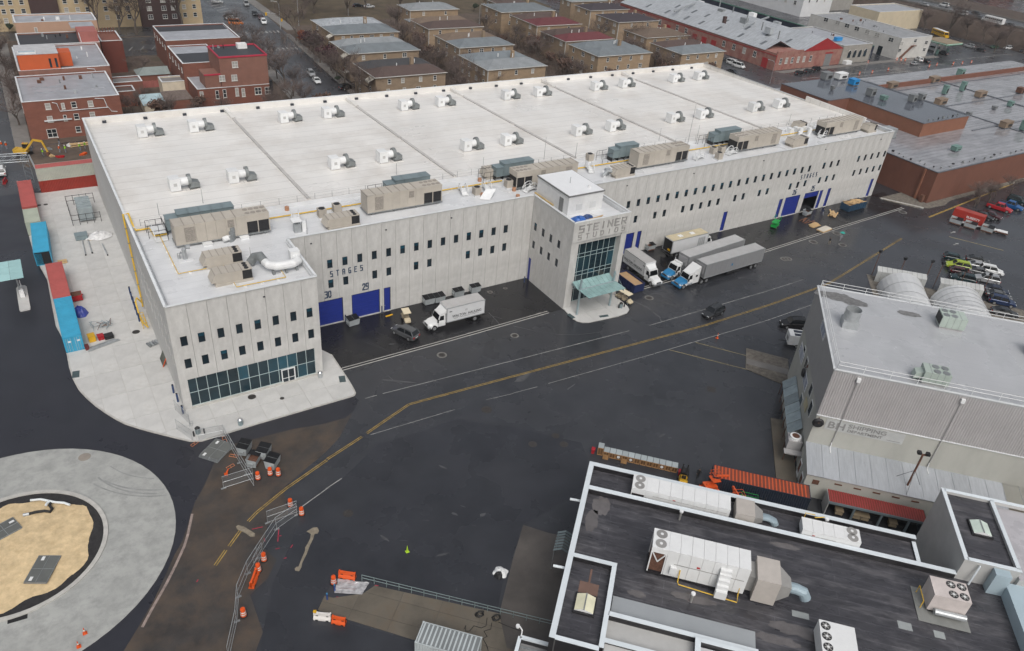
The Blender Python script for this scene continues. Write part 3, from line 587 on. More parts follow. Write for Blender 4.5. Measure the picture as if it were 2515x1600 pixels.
for p, q in (((.55,.5),(.55,23.5)),((.5,.55),(BW-.5,.55))):          # gravel stop with brackets behind the wing parapet
    MB().obox((*p,16.0),(*q,16.0),.06,.05).build('parapet_rail', galv, ST)
    k = 0
    L_ = Vector((q[0]-p[0],q[1]-p[1])).length
    while k < L_:
        x, y = p[0]+(q[0]-p[0])*k/L_, p[1]+(q[1]-p[1])*k/L_
        MB().obox((x,y,16.0),(x-(.4 if p[0] == q[0] else 0),y-(.4 if p[1] == q[1] else 0),16.3),.05,.05).build('bracket', galv, ST); k += 1.9
for k in range(1, 6):                                              # expansion ridges
    x = 26.67*k
    for a, c in ((YS+.4, 47), (47.4, 70)):
        za, zc = 16.1-1.5*(a-YS)/52, 16.1-1.5*(c-YS)/52
        MB().obox((x,a,za+.1),(x,c,zc+.1),.5,.3).build('expansion_ridge', M('ridge_membrane', (.45,.435,.42), .6), ST)
    MB().obox((x,70.2,14.9),(x,BY-.3,15.1),.7,.6).build('ridge_end', roof_w, ST)
for k in range(22):                                                # dark scuppers along the rear parapet
    x = 3.6+k*7.42; MB().box(x-.35,x+.35,BY-.65,BY-.25,14.62,15.05).build('scupper', steel_b, ST)
for x in (12,22.5,34.5,46,83,100,120,140,160):                     # small wall lamps / scuppers high on facade
    MB().box(x-.12,x+.12,BF-.14 if x > BW else -.14,BF if x > BW else 0,14.9,15.05).build('wall_lamp', steel_b, ST)
# ---- penthouse on the entrance block
ph = MB(); ph.box(63.9,71.1,4.5,13.9,ZO,18.75); ph = ph.build('penthouse', M('white_rendered_wall', (.58,.585,.585), .7, 0, .1, .6, dirt=(.5,.505,.51), dscale=.4), ST)
MB().box(63.75,71.25,4.35,14.05,18.75,18.95).build('penthouse_cap', M('grey_cap', (.16,.16,.16), .5), ph); MB().box(63.9,71.1,4.5,13.9,18.951,18.99).build('penthouse_roof', M('bright_white_membrane', (.72,.73,.74), .35, 0, .05, .4), ph)
MB().box(63.8,63.9,5.9,7.0,ZO+.1,17.9).build('penthouse_door', grey_d, ph)
for x in (65.6,68.5): MB().box(x,x+1.2,4.44,4.5,16.1,17.2).build('louvre', M('pale_louvre', (.50,.51,.515), .6, stretch=(1,1,20), scale=2), ph)
MB().tube([(67.2,9,18.9),(67.2,9,20.1)],.04).build('vent_pipe', galv_d, ph); MB().cyl((69.2,6.2,18.95),.22,.5,10).build('vent_pipe', white_m, ph)
MB().tube([(63.6,13.9,15.8),(63.6,8.3,15.8)],.16,8).build('gas_pipe', M('ochre_pipe', (.50,.36,.16), .6), ph)
# tarp and timber lying on the entrance roof are things of their own
def heap(name, label, cat, c, r, h, m, n=26, seed=1, par=None, ax=(1,1), rz=0):
    rg = random.Random(seed); b = MB(); rows = 5; V = []
    for j in range(rows+1):
        t = j/rows
        for i in range(n):
            a = 2*math.pi*i/n; k = (1-t)**.8*(1+.25*noise.noise((math.cos(a)*1.7+seed, math.sin(a)*1.7, t*2)))
            V.append((math.cos(a)*r*ax[0]*k, math.sin(a)*r*ax[1]*k, h*(math.sin(t*math.pi/2))*(1+.35*noise.noise((math.cos(a)*2, math.sin(a)*2+seed, t*3)))))
    b.add(V, [(j*n+i, j*n+(i+1) % n, (j+1)*n+(i+1) % n, (j+1)*n+i) for j in range(rows) for i in range(n)])
    o = b.build(name, m, par, c, rz)
    if label: tag(o, label, cat)
    return o
tarp = M('blue_tarpaulin', (.02,.10,.36), .35, 0, .4, 1.5)
heap('tarpaulin', 'crumpled blue tarpaulin on the entrance roof corner', 'tarpaulin', (64.6,2.2,ZO), 1.5, .7, tarp, seed=3, ax=(1.1,.8)); heap('tarpaulin', 'smaller dark blue tarpaulin bundle beside the roof timber', 'tarpaulin', (66.9,2.6,ZO), .9, .5, M('navy_tarpaulin', (.015,.05,.16), .35, 0, .4, 1.5), seed=5)
wood = M('raw_timber', (.48,.33,.17), .8, 0, .2, 2, stretch=(.3,6,6))
def planks(name, label, cat, loc, rz, n, L_, w_=.25, spread=.6, seed=1, m=wood, layers=2):
    o = thing(name, label, cat, loc, rz); rg = random.Random(seed)
    for i in range(n):
        z = .06+.11*(i*layers//n); a = rg.uniform(-.2,.2)*spread; x, y = rg.uniform(-.3,.3)*spread, rg.uniform(-1,1)*spread; l = L_*rg.uniform(.7,1)
        MB().box(-l/2,l/2,-w_/2,w_/2,-.04,.04).build('plank', m, o, (x,y,z+.004*i), a)
    return o
planks('timber_stack', 'loose timber lengths on the entrance roof behind the sign', 'timber', (68,1.6,ZO), .15, 5, 3.4, .12, .5, 2)
# ---- glass canopy over the entrance
CN = thing('glass_canopy', 'pale green glass canopy on steel posts over the studio entrance', 'canopy')
cg = M('pale_green_glass', (.24,.37,.365), .12, 0, .12, .6, orand=.06)
for a, c, z0, z1, nx, ny in ((-.6,-2.35,5.6,4.95,8,2),(-2.75,-5.5,5.05,5.05,8,3)):
    for i in range(nx):
        for j in range(ny):
            x0, x1 = 62.8+7.9*i/nx, 62.8+7.9*(i+1)/nx; t0, t1 = j/ny, (j+1)/ny
            y0, y1 = a+(c-a)*t0, a+(c-a)*t1; za, zb = z0+(z1-z0)*t0, z0+(z1-z0)*t1; g_ = .02
            MB().add([(x0+g_,y1+g_,zb),(x1-g_,y1+g_,zb),(x1-g_,y0-g_,za),(x0+g_,y0-g_,za),(x0+g_,y1+g_,zb+.03),(x1-g_,y1+g_,zb+.03),(x1-g_,y0-g_,za+.03),(x0+g_,y0-g_,za+.03)], [(3,2,1,0),(4,5,6,7),(0,1,5,4),(1,2,6,5),(2,3,7,6),(3,0,4,7)]).build('pane', cg, CN)
cst = M('canopy_steel', (.32,.40,.42), .4, .4, .1, 1)
for x in (63.2,70.3): MB().tube([(x,-2.55,.1),(x,-2.55,7.0)],.2,10).build('post', cst, CN); MB().obox((x,-.1,4.85),(x,-5.4,4.85),.12,.3).build('beam', cst, CN)
MB().tube([(62.9,-2.55,5.0),(70.6,-2.55,5.0)],.14,8).build('beam', cst, CN)
MB().tube([(63.2,-2.55,6.9),(63.2,-5.2,5.15)],.03).build('tie_rod', cst, CN); MB().tube([(70.3,-2.55,6.9),(70.3,-5.2,5.15)],.03).build('tie_rod', cst, CN)
# ---- yellow gas riser on the left wall
GR = thing('gas_riser', 'yellow gas pipe climbing the left wall and crossing onto the roof', 'pipe')
MB().tube([(-.25,27.6,.9),(-.25,27.6,16.85),(.5,27.6,16.85),(.5,24.9,16.4),(.7,24.0,15.7),(2.6,24.0,15.7),(2.7,21.3,15.7),(4.4,21.3,15.7)],.13,8).build('pipe_run', yellow_g, GR)
MB().tube([(-.25,27.6,1.6),(-.9,27.2,2.9),(-1.2,26.6,2.6),(-1.2,25,1.0),(-1.0,23.2,.6),(-.6,21.6,.7)],.12,8).build('pipe_run', yellow_g, GR)
for k in range(5): MB().tube([(-1.2,25.4-.8*k,.25),(-1.2,25.4-.8*k,1.2),(-.6,25.4-.8*k,1.2),(-.6,25.4-.8*k,.4)],.06).build('meter_leg', yellow_g, GR)
for k in range(6): MB().cyl((-.25,27.6,2.5+2.4*k),.18,.12,8).build('pipe_clamp', galv_d, GR)
GP = thing('roof_gas_line', 'thin yellow gas line on small blocks across the wing roof', 'pipe')
pts = [(4.4,21.2),(4.6,17.8)]; pts = [(3.4,21.2),(3.4,9.0),(9.2,9.0),(9.3,2.6),(15.8,2.6),(15.8,6.2)]
MB().tube([(*p,ZO+.22) for p in pts],.06).build('pipe_run', yellow_g, GP)
for a, c in zip(pts, pts[1:]):
    L_ = max(abs(c[0]-a[0]), abs(c[1]-a[1])); n = int(L_/2)
    for k in range(n): MB().box(-.2,.2,-.2,.2,0,.14).build('support_block', white_m, GP, (a[0]+(c[0]-a[0])*(k+.5)/n, a[1]+(c[1]-a[1])*(k+.5)/n, ZO))
GP2 = thing('roof_gas_line', 'long yellow gas line running behind the beige rooftop units', 'pipe')
MB().tube([(18.5,20.9,ZO+.25),(61,20.9,ZO+.25)],.11).build('pipe_run', yellow_g, GP2); MB().tube([(75,20.9,ZO+.25),(160,20.9,ZO+.25)],.11).build('pipe_run', yellow_g, GP2)
# ================================================================== things on the studio roof
beige = M('beige_unit_metal', (.41,.375,.325), .55, 0, .08, .8, orand=.05); beige_d = M('beige_grille', (.27,.245,.215), .6, 0, .3, 6, orand=.05)
slate = M('blue_grey_cabinet', (.185,.235,.25), .5, .1, .12, .8, orand=.08); fan_g = M('grey_fan_housing', (.21,.225,.225), .45, .3, .15, 1.5, orand=.06)
coil = M('dark_coil', (.02,.02,.022), .6, .2, .4, 6)
def zr(y): return 16.1-1.5*(y-24.2)/52
def make_fan():
    o = thing('roof_exhaust_fan', 'x', 'fan')
    MB().box(-2.35,-.75,-.95,.95,.1,2.1).build('intake_box', white_m, o)
    MB().box(-1.8,-1.3,-.965,-.94,.9,1.4).build('intake_grille', M('pale_grille', (.45,.45,.44), .6), o)
    MB().cyl((-.75,0,1.25),.66,1.25,16,ax=0).build('duct', white_m, o, smooth=False)
    MB().cyl((.5,0,1.35),1.0,.5,20,ax=0).build('fan_scroll', fan_g, o)
    b = MB(); b.add([(.5,-1.1,.3),(2.2,-.85,.3),(2.2,.85,.3),(.5,1.0,.3),(1.0,-.9,1.3),(2.2,-.75,1.0),(2.2,.75,1.0),(1.0,.9,1.3)], [(0,3,2,1),(4,5,6,7),(0,1,5,4),(1,2,6,5),(2,3,7,6),(3,0,4,7)]); b.build('discharge_hood', fan_g, o)
    b = MB()
    for x in (-2.2,-.9,.6,2.1): b.box(x-.06,x+.06,-.8,.8,-.05,.12)
    b.build('base_frame', galv_d, o)
    MB().box(-2.5,2.4,-1.05,1.05,-.12,0).build('curb', roof_w, o); return o
f0 = make_fan(); FANS = {0: [], 1: []}
for r_, yy in ((0,36.3),(1,65.0)):
    for k in range(6):
        for x in (10.2,19.35):
            P = (x+26.67*k, yy, zr(yy)+.1)
            o = f0 if not FANS[0] else dup(f0, P, rnd.uniform(-.02,.02)); o.location = P; o['group'] = 'exhaust fans on the white roof'; FANS[r_].append(o)
rank(FANS[0], 'white and grey exhaust fan, %s in the front row on the white roof'); rank(FANS[1], 'white and grey exhaust fan, %s in the back row on the white roof')
def make_rtu(mir=1):
    o = thing('rooftop_air_unit', 'x', 'air conditioner'); s = lambda a: a*mir
    def bx(name, x0, x1, y0, y1, z0, z1, m, par=o): 
        a, c = sorted((s(x0), s(x1))); return MB().box(a,c,y0,y1,z0,z1).build(name, m, par)
    n = 7
    for k in range(n): bx('cabinet_section', -6.6+k*1.4+.012, -6.6+(k+1)*1.4-.012, -1.35, 1.35, .45, 3.4, beige)
    for k in range(n): bx('roof_rib', -6.6+k*1.4-.05, -6.6+k*1.4+.05, -1.38, 1.38, 3.4, 3.46, beige_d)
    bx('condenser_frame', 3.2, 6.6, -1.35, 1.35, 2.35, 3.4, beige); bx('condenser_coil', 3.25, 6.5, -1.2, 1.3, .6, 2.35, coil)
    for x in (3.2,4.85,6.5): bx('condenser_post', x, x+.12, -1.35, -1.23, .45, 2.35, beige)
    for i in range(4):
        for j in (-1,1): MB().cyl((s(3.65+i*.83),j*.62,3.4),.36,.05,12).build('condenser_fan', beige_d, o)
    bx('louvre', -5.3, -3.9, -1.39, -1.35, .8, 3.0, beige_d); bx('access_hatch', .6, 1.5, -1.40, -1.35, 2.0, 3.1, beige_d)
    bx('skid', -6.7, 6.7, -1.4, 1.4, .3, .45, galv_d)
    for x in (-5.8,-2,2,5.8): bx('skid_leg', x-.1, x+.1, -1.3, 1.3, 0, .3, galv_d)
    return o
ra_, rb_ = make_rtu(1), make_rtu(-1)
RT_ = [(11.4,1),(40.0,1),(67.9,-1),(95.6,1),(122.8,-1),(151.1,-1)]; seen = set()
where = ['at the left end of the office roof','behind the stage 30 and 29 lettering','behind the white penthouse','just right of the penthouse','fifth from left, right of centre','at the far right end of the office roof']
for (x, mi), wv in zip(RT_, where):
    base = ra_ if mi == 1 else rb_; P = (x, 17.9, ZO)
    o = base if mi not in seen else dup(base, P); seen.add(mi); o.location = P; o['group'] = 'long beige rooftop units'; o['label'] = 'long beige rooftop air unit '+wv
def cabinets(x, y, n, label, w_=1.6, h_=2.2, frame=True, tall0=False):
    o = thing('electrical_cabinets', label, 'cabinet', (x, y, ZO if y < 24 else 16.0))
    for k in range(n):
        hh = h_*(.75 if (k == 0) else 1); MB().box(k*w_+.02,(k+1)*w_-.02,-.9,.9,.7,.7+hh).build('cabinet', slate, o); MB().box(k*w_-.03,(k+1)*w_+.03,-1,1,.7+hh,.78+hh).build('cabinet_lid', slate, o)
    for k in range(n+1): MB().box(k*w_-.05,k*w_+.05,-.8,.8,0,.7).build('stand_leg', black_m, o)
    if frame:
        for px in (-2.6,-1.2): MB().tube([(px,-1,.0),(px,-1,1.9)],.04).build('rail_post', black_m, o); MB().tube([(px,1,0),(px,1,1.9)],.04).build('rail_post', black_m, o)
        for z in (1.0,1.9): MB().tube([(-2.6,-1,z),(-.2,-1,z)],.035).build('rail_bar', black_m, o); MB().tube([(-2.6,1,z),(-.2,1,z)],.035).build('rail_bar', black_m, o)
    return o
for x, n, lb in ((4.6,6,'low row of blue-grey cabinets behind the leftmost beige air unit'),(39,5,'blue-grey cabinets behind the second beige air unit'),(60.2,5,'blue-grey cabinets left of the white penthouse'),(87,4,'tall blue-grey cabinets on a black stand right of the penthouse'),(114.5,5,'blue-grey cabinets at the far right of the roof step')): cabinets(x, 22.6 if x != 4.6 else 22.2, n, lb)
def mid_unit(loc, rz, label, L_=4.6, w_=2.1, h_=1.45, n=3, fans=True):
    o = thing('packaged_air_unit', label, 'air conditioner', loc, rz)
    MB().box(-L_/2,L_/2*.45,-w_/2,w_/2,.35,.35+h_).build('cabinet', beige, o)
    for k in range(n+2): x = -L_/2+k*L_*.72/(n+1); MB().box(x-.04,x+.04,-w_/2-.02,w_/2+.02,.35+h_,.39+h_).build('roof_rib', beige_d, o)
    MB().add([(-L_/2-.55,-w_/2,.6),(-L_/2,-w_/2,.6),(-L_/2,w_/2,.6),(-L_/2-.55,w_/2,.6),(-L_/2,-w_/2,.3+h_),(-L_/2,w_/2,.3+h_)], [(0,1,4),(3,5,2),(0,4,5,3),(0,3,2,1)]).build('intake_hood', beige, o)
    MB().box(L_/2*.45+.02,L_/2-.05,-w_/2+.05,w_/2-.05,.4,.25+h_).build('condenser_coil', coil, o)
    MB().box(L_/2*.45,L_/2,-w_/2,w_/2,.25+h_,.35+h_).build('condenser_top', beige, o)
    for k in range(n): MB().cyl((L_/2*.72,-w_/2+.4+k*(w_-.8)/max(1,n-1),.35+h_),.3,.06,12).build('condenser_fan', black_m, o)
    MB().box(-L_/2-.1,L_/2,-w_/2-.08,w_/2+.08,0,.35).build('curb', beige, o); return o
for n_, x, y, rz, L_, lb in ((4,2110,960,.0,4.8,'beige packaged unit, farther of the pair on the wing roof'),(4,2200,1120,.0,4.8,'beige packaged unit, nearer of the pair on the wing roof'),(5,820,600,.0,5.0,'beige packaged unit close to the roof edge above stage 29'),(6,1040,125,0,4.6,'beige packaged unit beside the roof edge right of the penthouse'),(3,290,1370,0,4.8,'beige packaged unit near the roof edge at the right end'),(5,2225,140,.0,3.4,'small beige unit with dark louvres behind the white roof steps'),(3,965,1240,0,3.0,'small beige unit in the far right roof corner'),(2,1910,1330,0,2.6,'low beige unit beside the fifth long air unit'),(3,310,1225,0,2.6,'low beige unit left of the last long air unit')):
    p = T(n_, x, y, ZO); mid_unit((p.x, p.y+.6, ZO), rz, lb, L_)
def condenser(loc, label):
    o = thing('condenser_unit', label, 'air conditioner', loc)
    MB().box(-.6,.6,-.6,.6,.2,1.55).build('cabinet', beige, o); MB().cyl((0,0,1.55),.5,.06,14).build('fan_guard', black_m, o); MB().box(-.7,.7,-.7,.7,0,.2).build('pad', roof_o, o)
    for k in range(4): MB().box(-.62,-.6,-.5+k*.27,-.4+k*.27,.35,1.4).build('louvre', beige_d, o)
    return o
C_ = [condenser((*T(n_,x,y,ZO)[:2],ZO), 'x') for n_, x, y in ((5,615,515),(5,755,470),(5,2065,305),(5,2362,235),(2,1873,1450),(2,1948,1440),(2,715,1515),(2,1925,1500))]
for c_ in C_: c_['group'] = 'small condensers on the office roof'
rank(C_, 'small square beige condenser, %s along the office roof')
def steps(loc, label, rz=0):
    o = thing('roof_crossover_steps', label, 'steps', loc, rz)
    MB().box(-.9,.9,-.5,.5,.45,.6).build('platform', white_m, o)
    for s in (-1,1):
        for k in range(2): MB().box(s*(1.0+k*.3)-.15,s*(1.0+k*.3)+.15,-.5,.5,.15+(.15-.15*k),.3+(.15-.15*k)).build('tread', white_m, o)
    for y in (-.55,.55):
        MB().tube([(-1.5,y,.1),(-1.35,y,.9),(-.8,y,1.5),(0,y,1.65),(.8,y,1.5),(1.35,y,.9),(1.5,y,.1)],.06).build('handrail', white_m, o)
        MB().tube([(-1.2,y,.6),(-.7,y,1.05),(.7,y,1.05),(1.2,y,.6)],.045).build('mid_rail', white_m, o)
        for x in (-.6,.6): MB().tube([(x,y,.5),(x,y,1.5)],.045).build('baluster', white_m, o)
    return o
S_ = [steps((*T(n_,x,y,ZO)[:2],ZO),'x',a) for n_, x, y, a in ((5,365,540,1.3),(5,1940,285,1.3),(5,2160,260,1.3),(6,155,265,.3),(6,715,75,1.2),(2,2050,1450,.2),(2,1740,1495,.2),(3,510,1290,.2))]
for s_ in S_: s_['group'] = 'white crossover steps'
rank(S_, 'white roof steps with arched handrails, %s on the office roof')
# odd pieces: duct on the wing, grey vents, leaning white sheet, masts
o = thing('roof_duct', 'white U-shaped duct with grey elbow on the wing roof corner', 'duct', (*T(5,260,1010,ZO)[:2], ZO))
MB().tube([(-2.2,1.3,1.2),(-2.0,.2,1.2),(-1.2,-.6,1.2),(0,-.7,1.2),(1.2,-.7,1.2),(1.9,-.3,1.2),(1.9,.8,1.2),(1.9,1.1,1.6)],.58,12).build('duct_run', white_m, o)
MB().tube([(-2.3,1.2,1.3),(-2.5,2.2,1.7),(-3.1,2.9,1.3),(-3.7,3.0,.5)],.62,12).build('elbow', fan_g, o); MB().box(1.2,2.5,.5,1.6,.9,2.3).build('outlet_box', white_m, o)
for x, y in ((-1.6,-.5),(1.6,-.5),(.1,-.7)): MB().box(x-.15,x+.15,y-.3,y+.3,0,.6).build('stand', galv_d, o)
o = thing('roof_vent', 'grey gooseneck vent pipes in the middle of the wing roof', 'vent', (*T(4,1740,910,ZO)[:2], ZO))
MB().tube([(0,0,0),(0,0,1.6),(.3,0,1.9),(.8,0,1.8)],.3,10).build('gooseneck', galv, o); MB().tube([(-.7,.3,0),(-.7,.3,.9),(-.4,.1,1.1)],.2,8).build('gooseneck', galv, o); MB().box(-1,1,-.7,.7,0,.12).build('pad', roof_o, o)
o = thing('roof_vent', 'grey valve stack and white elbow behind the wing air units', 'vent', (*T(4,2170,740,ZO)[:2], ZO))
for k in range(3): MB().cyl((.25*k,.3*k,0),.35,.9+.5*k,10).build('vent_stack', galv_d, o)
MB().tube([(-1.1,0,.5),(-.4,.1,.6),(.1,.1,.5)],.4,10).build('elbow', white_m, o)
o = thing('roof_vent', 'cluster of white vents and silver ducts beside the penthouse', 'vent', (*T(6,850,130,ZO)[:2], ZO))
for k in range(4): MB().cyl((k*.8,.4*(k % 2),0),.4,1.0+.3*(k % 3),10).build('vent_stack', (white_m, galv)[k % 2], o)
MB().tube([(-.5,-.3,.4),(.2,-.6,1.3),(1.1,-.6,1.2),(1.8,-.4,.4)],.3,10).build('elbow', galv, o)
o = thing('roof_vent', 'white vents and hoods crowding the right end of the office roof', 'vent', (*T(3,330,1260,ZO)[:2], ZO))
for k in range(6): MB().cyl((k*1.1-2.5,.7*(k % 3)-1,0),.45,1.2+.5*(k % 2),10).build('vent_stack', white_m, o)
for k in range(3): MB().box(-3+k*2.2,-1.8+k*2.2,1.2,2.4,0,1.1).build('hood', white_m, o)
o = thing('service_mast', 'grey service mast with a white box near the roof corner', 'mast', (*T(5,385,650,ZO)[:2], ZO))
MB().box(-.5,.5,-.4,.4,0,1.4).build('housing', galv, o); MB().box(.7,1.3,-.3,.3,0,1.5).build('switch_box', white_m, o); MB().box(-.8,.6,-.7,.7,1.9,2.05).build('head', white_m, o); MB().tube([(0,0,1.4),(0,0,2)],.2,8).build('neck', galv_d, o)
o = MB().add([(0,0,.1),(1.6,-.9,.1),(3.9,1.0,1.0),(2.0,1.4,1.0),(0,0,.2),(1.6,-.9,.2),(3.9,1.0,1.08),(2.0,1.4,1.08)], [(0,3,2,1),(4,5,6,7),(0,1,5,4),(1,2,6,5),(2,3,7,6),(3,0,4,7)]).build('metal_sheet', white_m, None, (*T(5,2090,350,ZO)[:2], ZO)); tag(o, 'bent white sheet of metal lying at the roof edge', 'sheet')
RL_ = thing('roof_railing', 'thin grey safety railing along the step of the white roof', 'railing')
rail = M('rail_grey', (.22,.23,.235), .5, .3, .1, 1)
for k in range(56):
    x = 1.5+2.9*k; MB().tube([(x,24.35,16.05),(x,24.35,17.15)],.032,5).build('post', rail, RL_)
for z in (16.6,17.13): MB().tube([(1.5,24.35,z),(161,24.35,z)],.014,4).build('rail', rail, RL_)
for i, (n_, x, y, h_) in enumerate(((2,1640,1350,9),(2,290,1500,5),(2,585,1480,3.5),(2,1370,1320,3.2),(3,1010-820,1190,3.2),(2,1720,1330,4.2),(5,1315,130,2.6),(5,2120,140,4.0),(5,475,665,2.6),(4,2360,930,2.4),(4,1910,400,3),(4,1500,520,2.6))):
    p = T(n_,x,y,15.6 if n_ != 2 else 16.0); o = MB().tube([(p.x,p.y,15.45),(p.x,p.y,15.45+h_)],.05,5,r2=.025).build('lightning_rod', rail); o.location = (0,0,0); o['category'] = 'rod'; o['group'] = 'thin rods on the studio roof'
    o['label'] = 'thin upright metal rod '+['rising tallest from the white roof, right of the penthouse','by the second ridge behind the blue-grey cabinets','between the penthouse and the third ridge','beside the fourth ridge on the white roof','at the far right end of the roof','next to the tallest rod','behind the second long beige unit','near the black-railed stand left of the penthouse','standing dark at the roof edge above stage 30','on the wing roof right of the packaged units','behind the cabinets at the left end of the roof','left of the leftmost long beige unit'][i]
cur = M('terracotta_cap', (.40,.21,.12), .8)
for i, (n_, x, y) in enumerate(((5,285,430),(5,2120,300),(5,2095,160),(6,10,250),(6,45,315))):
    p = T(n_,x,y,ZO+.3); o = MB().cyl((0,0,0),.35,.6,8).build('pipe_boot', cur, None, (p.x,p.y,ZO)); tag(o, 'small orange pipe cap '+['behind the white steps above stage 30','beside the third small condenser','near the small unit with dark louvres','left of the penthouse, farther one','left of the penthouse, nearer one'][i], 'vent', 'orange pipe caps')
for i, (x, y) in enumerate(((1950,775),(2295,710))):
    p = T(4,x,y,ZO); o = MB().box(-.6,.6,-.45,.45,0,.3).build('roof_hatch', white_m, None, (p.x,p.y,ZO)); MB().box(-.66,.66,-.5,.5,.3,.36).build('lid', white_m, o); tag(o, 'low white roof hatch on the wing, '+('left' if i == 0 else 'right')+' of the pair', 'hatch', 'white roof hatches')
o = thing('service_platform', 'white framed steps at the left end of the first beige unit', 'platform', (*T(4,1530,730,ZO)[:2], ZO))
MB().box(-1,.7,-.5,.6,.1,.22).build('deck', white_m, o); MB().box(-1,.7,.9,3.6,.7,.8).build('deck', white_m, o)
for x in (-1,.7): MB().tube([(x,-.5,.2),(x,-.3,1.4),(x,.8,1.9),(x,3.6,1.9),(x,3.6,.1)],.05).build('handrail', black_m if x > 0 else white_m, o)
# ================================================================== BH shipping building (turned 45 degrees)
BA = (68.1,-46.6,0); BR = R_(-45.6); BU = Vector((math.cos(BR), math.sin(BR), 0)); BV = Vector((-BU.y, BU.x, 0))
def BL(u, v, z=0): return Vector(BA)+BU*u+BV*v+Vector((0,0,z))
bh_pale = M('pale_painted_wall', (.40,.40,.365), .7, 0, .10, .5, stretch=(1,1,.3), dirt=(.34,.335,.30), dscale=.5)
bh_grey = M('grey_cladding', (.33,.325,.325), .6, 0, .06, .6)
corr = M('grey_corrugated_metal', (.40,.39,.39), .5, .1, .08, .5)
bh_roof = seams(M('wet_grey_roof', (.38,.39,.405), .28, 0, .12, .4, rvar=.15, orand=0, dirt=(.33,.335,.35), dscale=.2, dthr=.45, dsoft=.4), 30, 1.1, .5, amt=.85, size=.02)
lean_m = M('zinc_lean_to', (.36,.38,.405), .42, .2, .12, 1.5, stretch=(3,.3,1), dirt=(.28,.27,.27), dscale=.9, dthr=.6)
rust = M('rusty_steel', (.12,.055,.035), .8, .1, .4, 3); green_r = M('pale_green_unit', (.36,.42,.38), .55, 0, .08, 1, orand=.06)
BHB = thing('shipping_building', 'tall grey corrugated warehouse with pale band reading BH Shipping Department', 'building', BA, BR)
MB().box(.05,48,.05,21.6,0,16.2).build('core_wall', bh_pale, BHB)
MB().box(-.06,.04,0,21.7,9.3,16.3).build('side_cladding', bh_grey, BHB); MB().box(0,.04,.05,21.7,0,9.3).build('side_wall', bh_pale, BHB)
MB().box(-.02,48,-.02,.04,4.6,9.3).build('front_band', bh_pale, BHB)
c = MB(); n = 160; 
for k in range(n):
    x0, x1 = 48*k/n, 48*(k+1)/n; w_ = x1-x0
    P = [(x0,0),(x0+w_*.25,0),(x0+w_*.4,-.055),(x0+w_*.85,-.055),(x1,0)]
    for a, d in zip(P, P[1:]): c.quad((a[0],a[1]-.02,9.3),(d[0],d[1]-.02,9.3),(d[0],d[1]-.02,16.3),(a[0],a[1]-.02,16.3))
tag(c.build('corrugated_cladding', corr, BHB), kind='stuff')
MB().box(-.1,48,-.16,.05,9.18,9.3).build('flashing', cap_m, BHB)
MB().box(-.05,48,-.1,21.8,16.25,16.4).build('roof', bh_roof, BHB)
for p, q in (((-.05,0),(48,0)),((-.05,0),(-.05,21.75)),((-.05,21.75),(48,21.75))): MB().obox((*p,16.43),(*q,16.43),.25,.1).build('roof_edge', cap_m, BHB)
for v in (.25,21.5):
    for z in (17.0,17.5): MB().tube([(.3,v,z),(48,v,z)],.035,6).build('guard_rail', white_m, BHB)
    for k in range(16): MB().tube([(.3+k*3.1,v,16.4),(.3+k*3.1,v,17.5)],.03,5).build('rail_post', white_m, BHB)
for z in (17.0,17.5): MB().tube([(.3,.25,z),(.3,21.5,z)],.035,6).build('guard_rail', white_m, BHB)
for k in range(8): MB().tube([(.3,.25+k*3,16.4),(.3,.25+k*3,17.5)],.03,5).build('rail_post', white_m, BHB)
for u in (3.0,15.0,27.0,39):
    MB().tube([(u,-.14,15.6),(u-.02,-.14,9.3),(u-.1,-.12,4.9)],.06,6).build('downspout', bh_grey, BHB); MB().tube([(u-.1,-.12,5.4),(u-.1,-.3,4.6),(u-.1,-1.2,4.5)],.07,6).build('spout_foot', white_m, BHB); MB().box(u-.22,u+.22,-.45,-.1,15.4,15.95).build('leader_head', white_m, BHB)
lt = MB()
for k in range(13):
    x0, x1 = -.15+k*2.0, -.15+(k+1)*2.0-.015
    lt = MB(); lt.add([(x0,-5.45,3.7),(x1,-5.45,3.7),(x1,-.02,4.6),(x0,-.02,4.6),(x0,-5.45,3.76),(x1,-5.45,3.76),(x1,-.02,4.66),(x0,-.02,4.66)], [(3,2,1,0),(4,5,6,7),(0,1,5,4),(1,2,6,5),(2,3,7,6),(3,0,4,7)])
    if k < 12: lt.build('lean_to_sheet', lean_m, BHB)
    MB().obox((x1+.01,-5.45,3.78),(x1+.01,-.05,4.68),.04,.05).build('sheet_seam', lean_m, BHB)
MB().add([(-.1,-5.3,0),(24,-5.3,0),(24,-5.3,3.7),(-.1,-5.3,3.7)], [(0,1,2,3)]).build('lean_to_wall', bh_pale, BHB)
MB().add([(-.1,0,0),(-.1,-5.3,0),(-.1,-5.3,3.7),(-.1,0,4.6)], [(0,1,2,3)]).build('lean_to_side', bh_pale, BHB)
MB().box(.8,1.6,-5.36,-5.3,2.3,3.0).build('louvre', rust, BHB); MB().box(24,48,-5.2,-.1,0,1).build('yard_wall', concrete_brown, BHB)
for k in range(5): MB().box(3.4+k*2.3,4.3+k*2.3,-5.36,-5.3,2.95,3.15).build('louvre', rust, BHB)
sgn = MB().box(1.3,10.9,-.08,-.02,7.3,8.95).build('sign_board', M('sign_grey', (.40,.41,.405), .6), BHB)
def btext(body, h, m, s0, s1, z0, v): obj('letter', text(body, h, m, 1, s0, s1, z0, v, 'letter', .01, .05), sgn)
sl_ = M('sign_letters', (.24,.24,.235), .7)
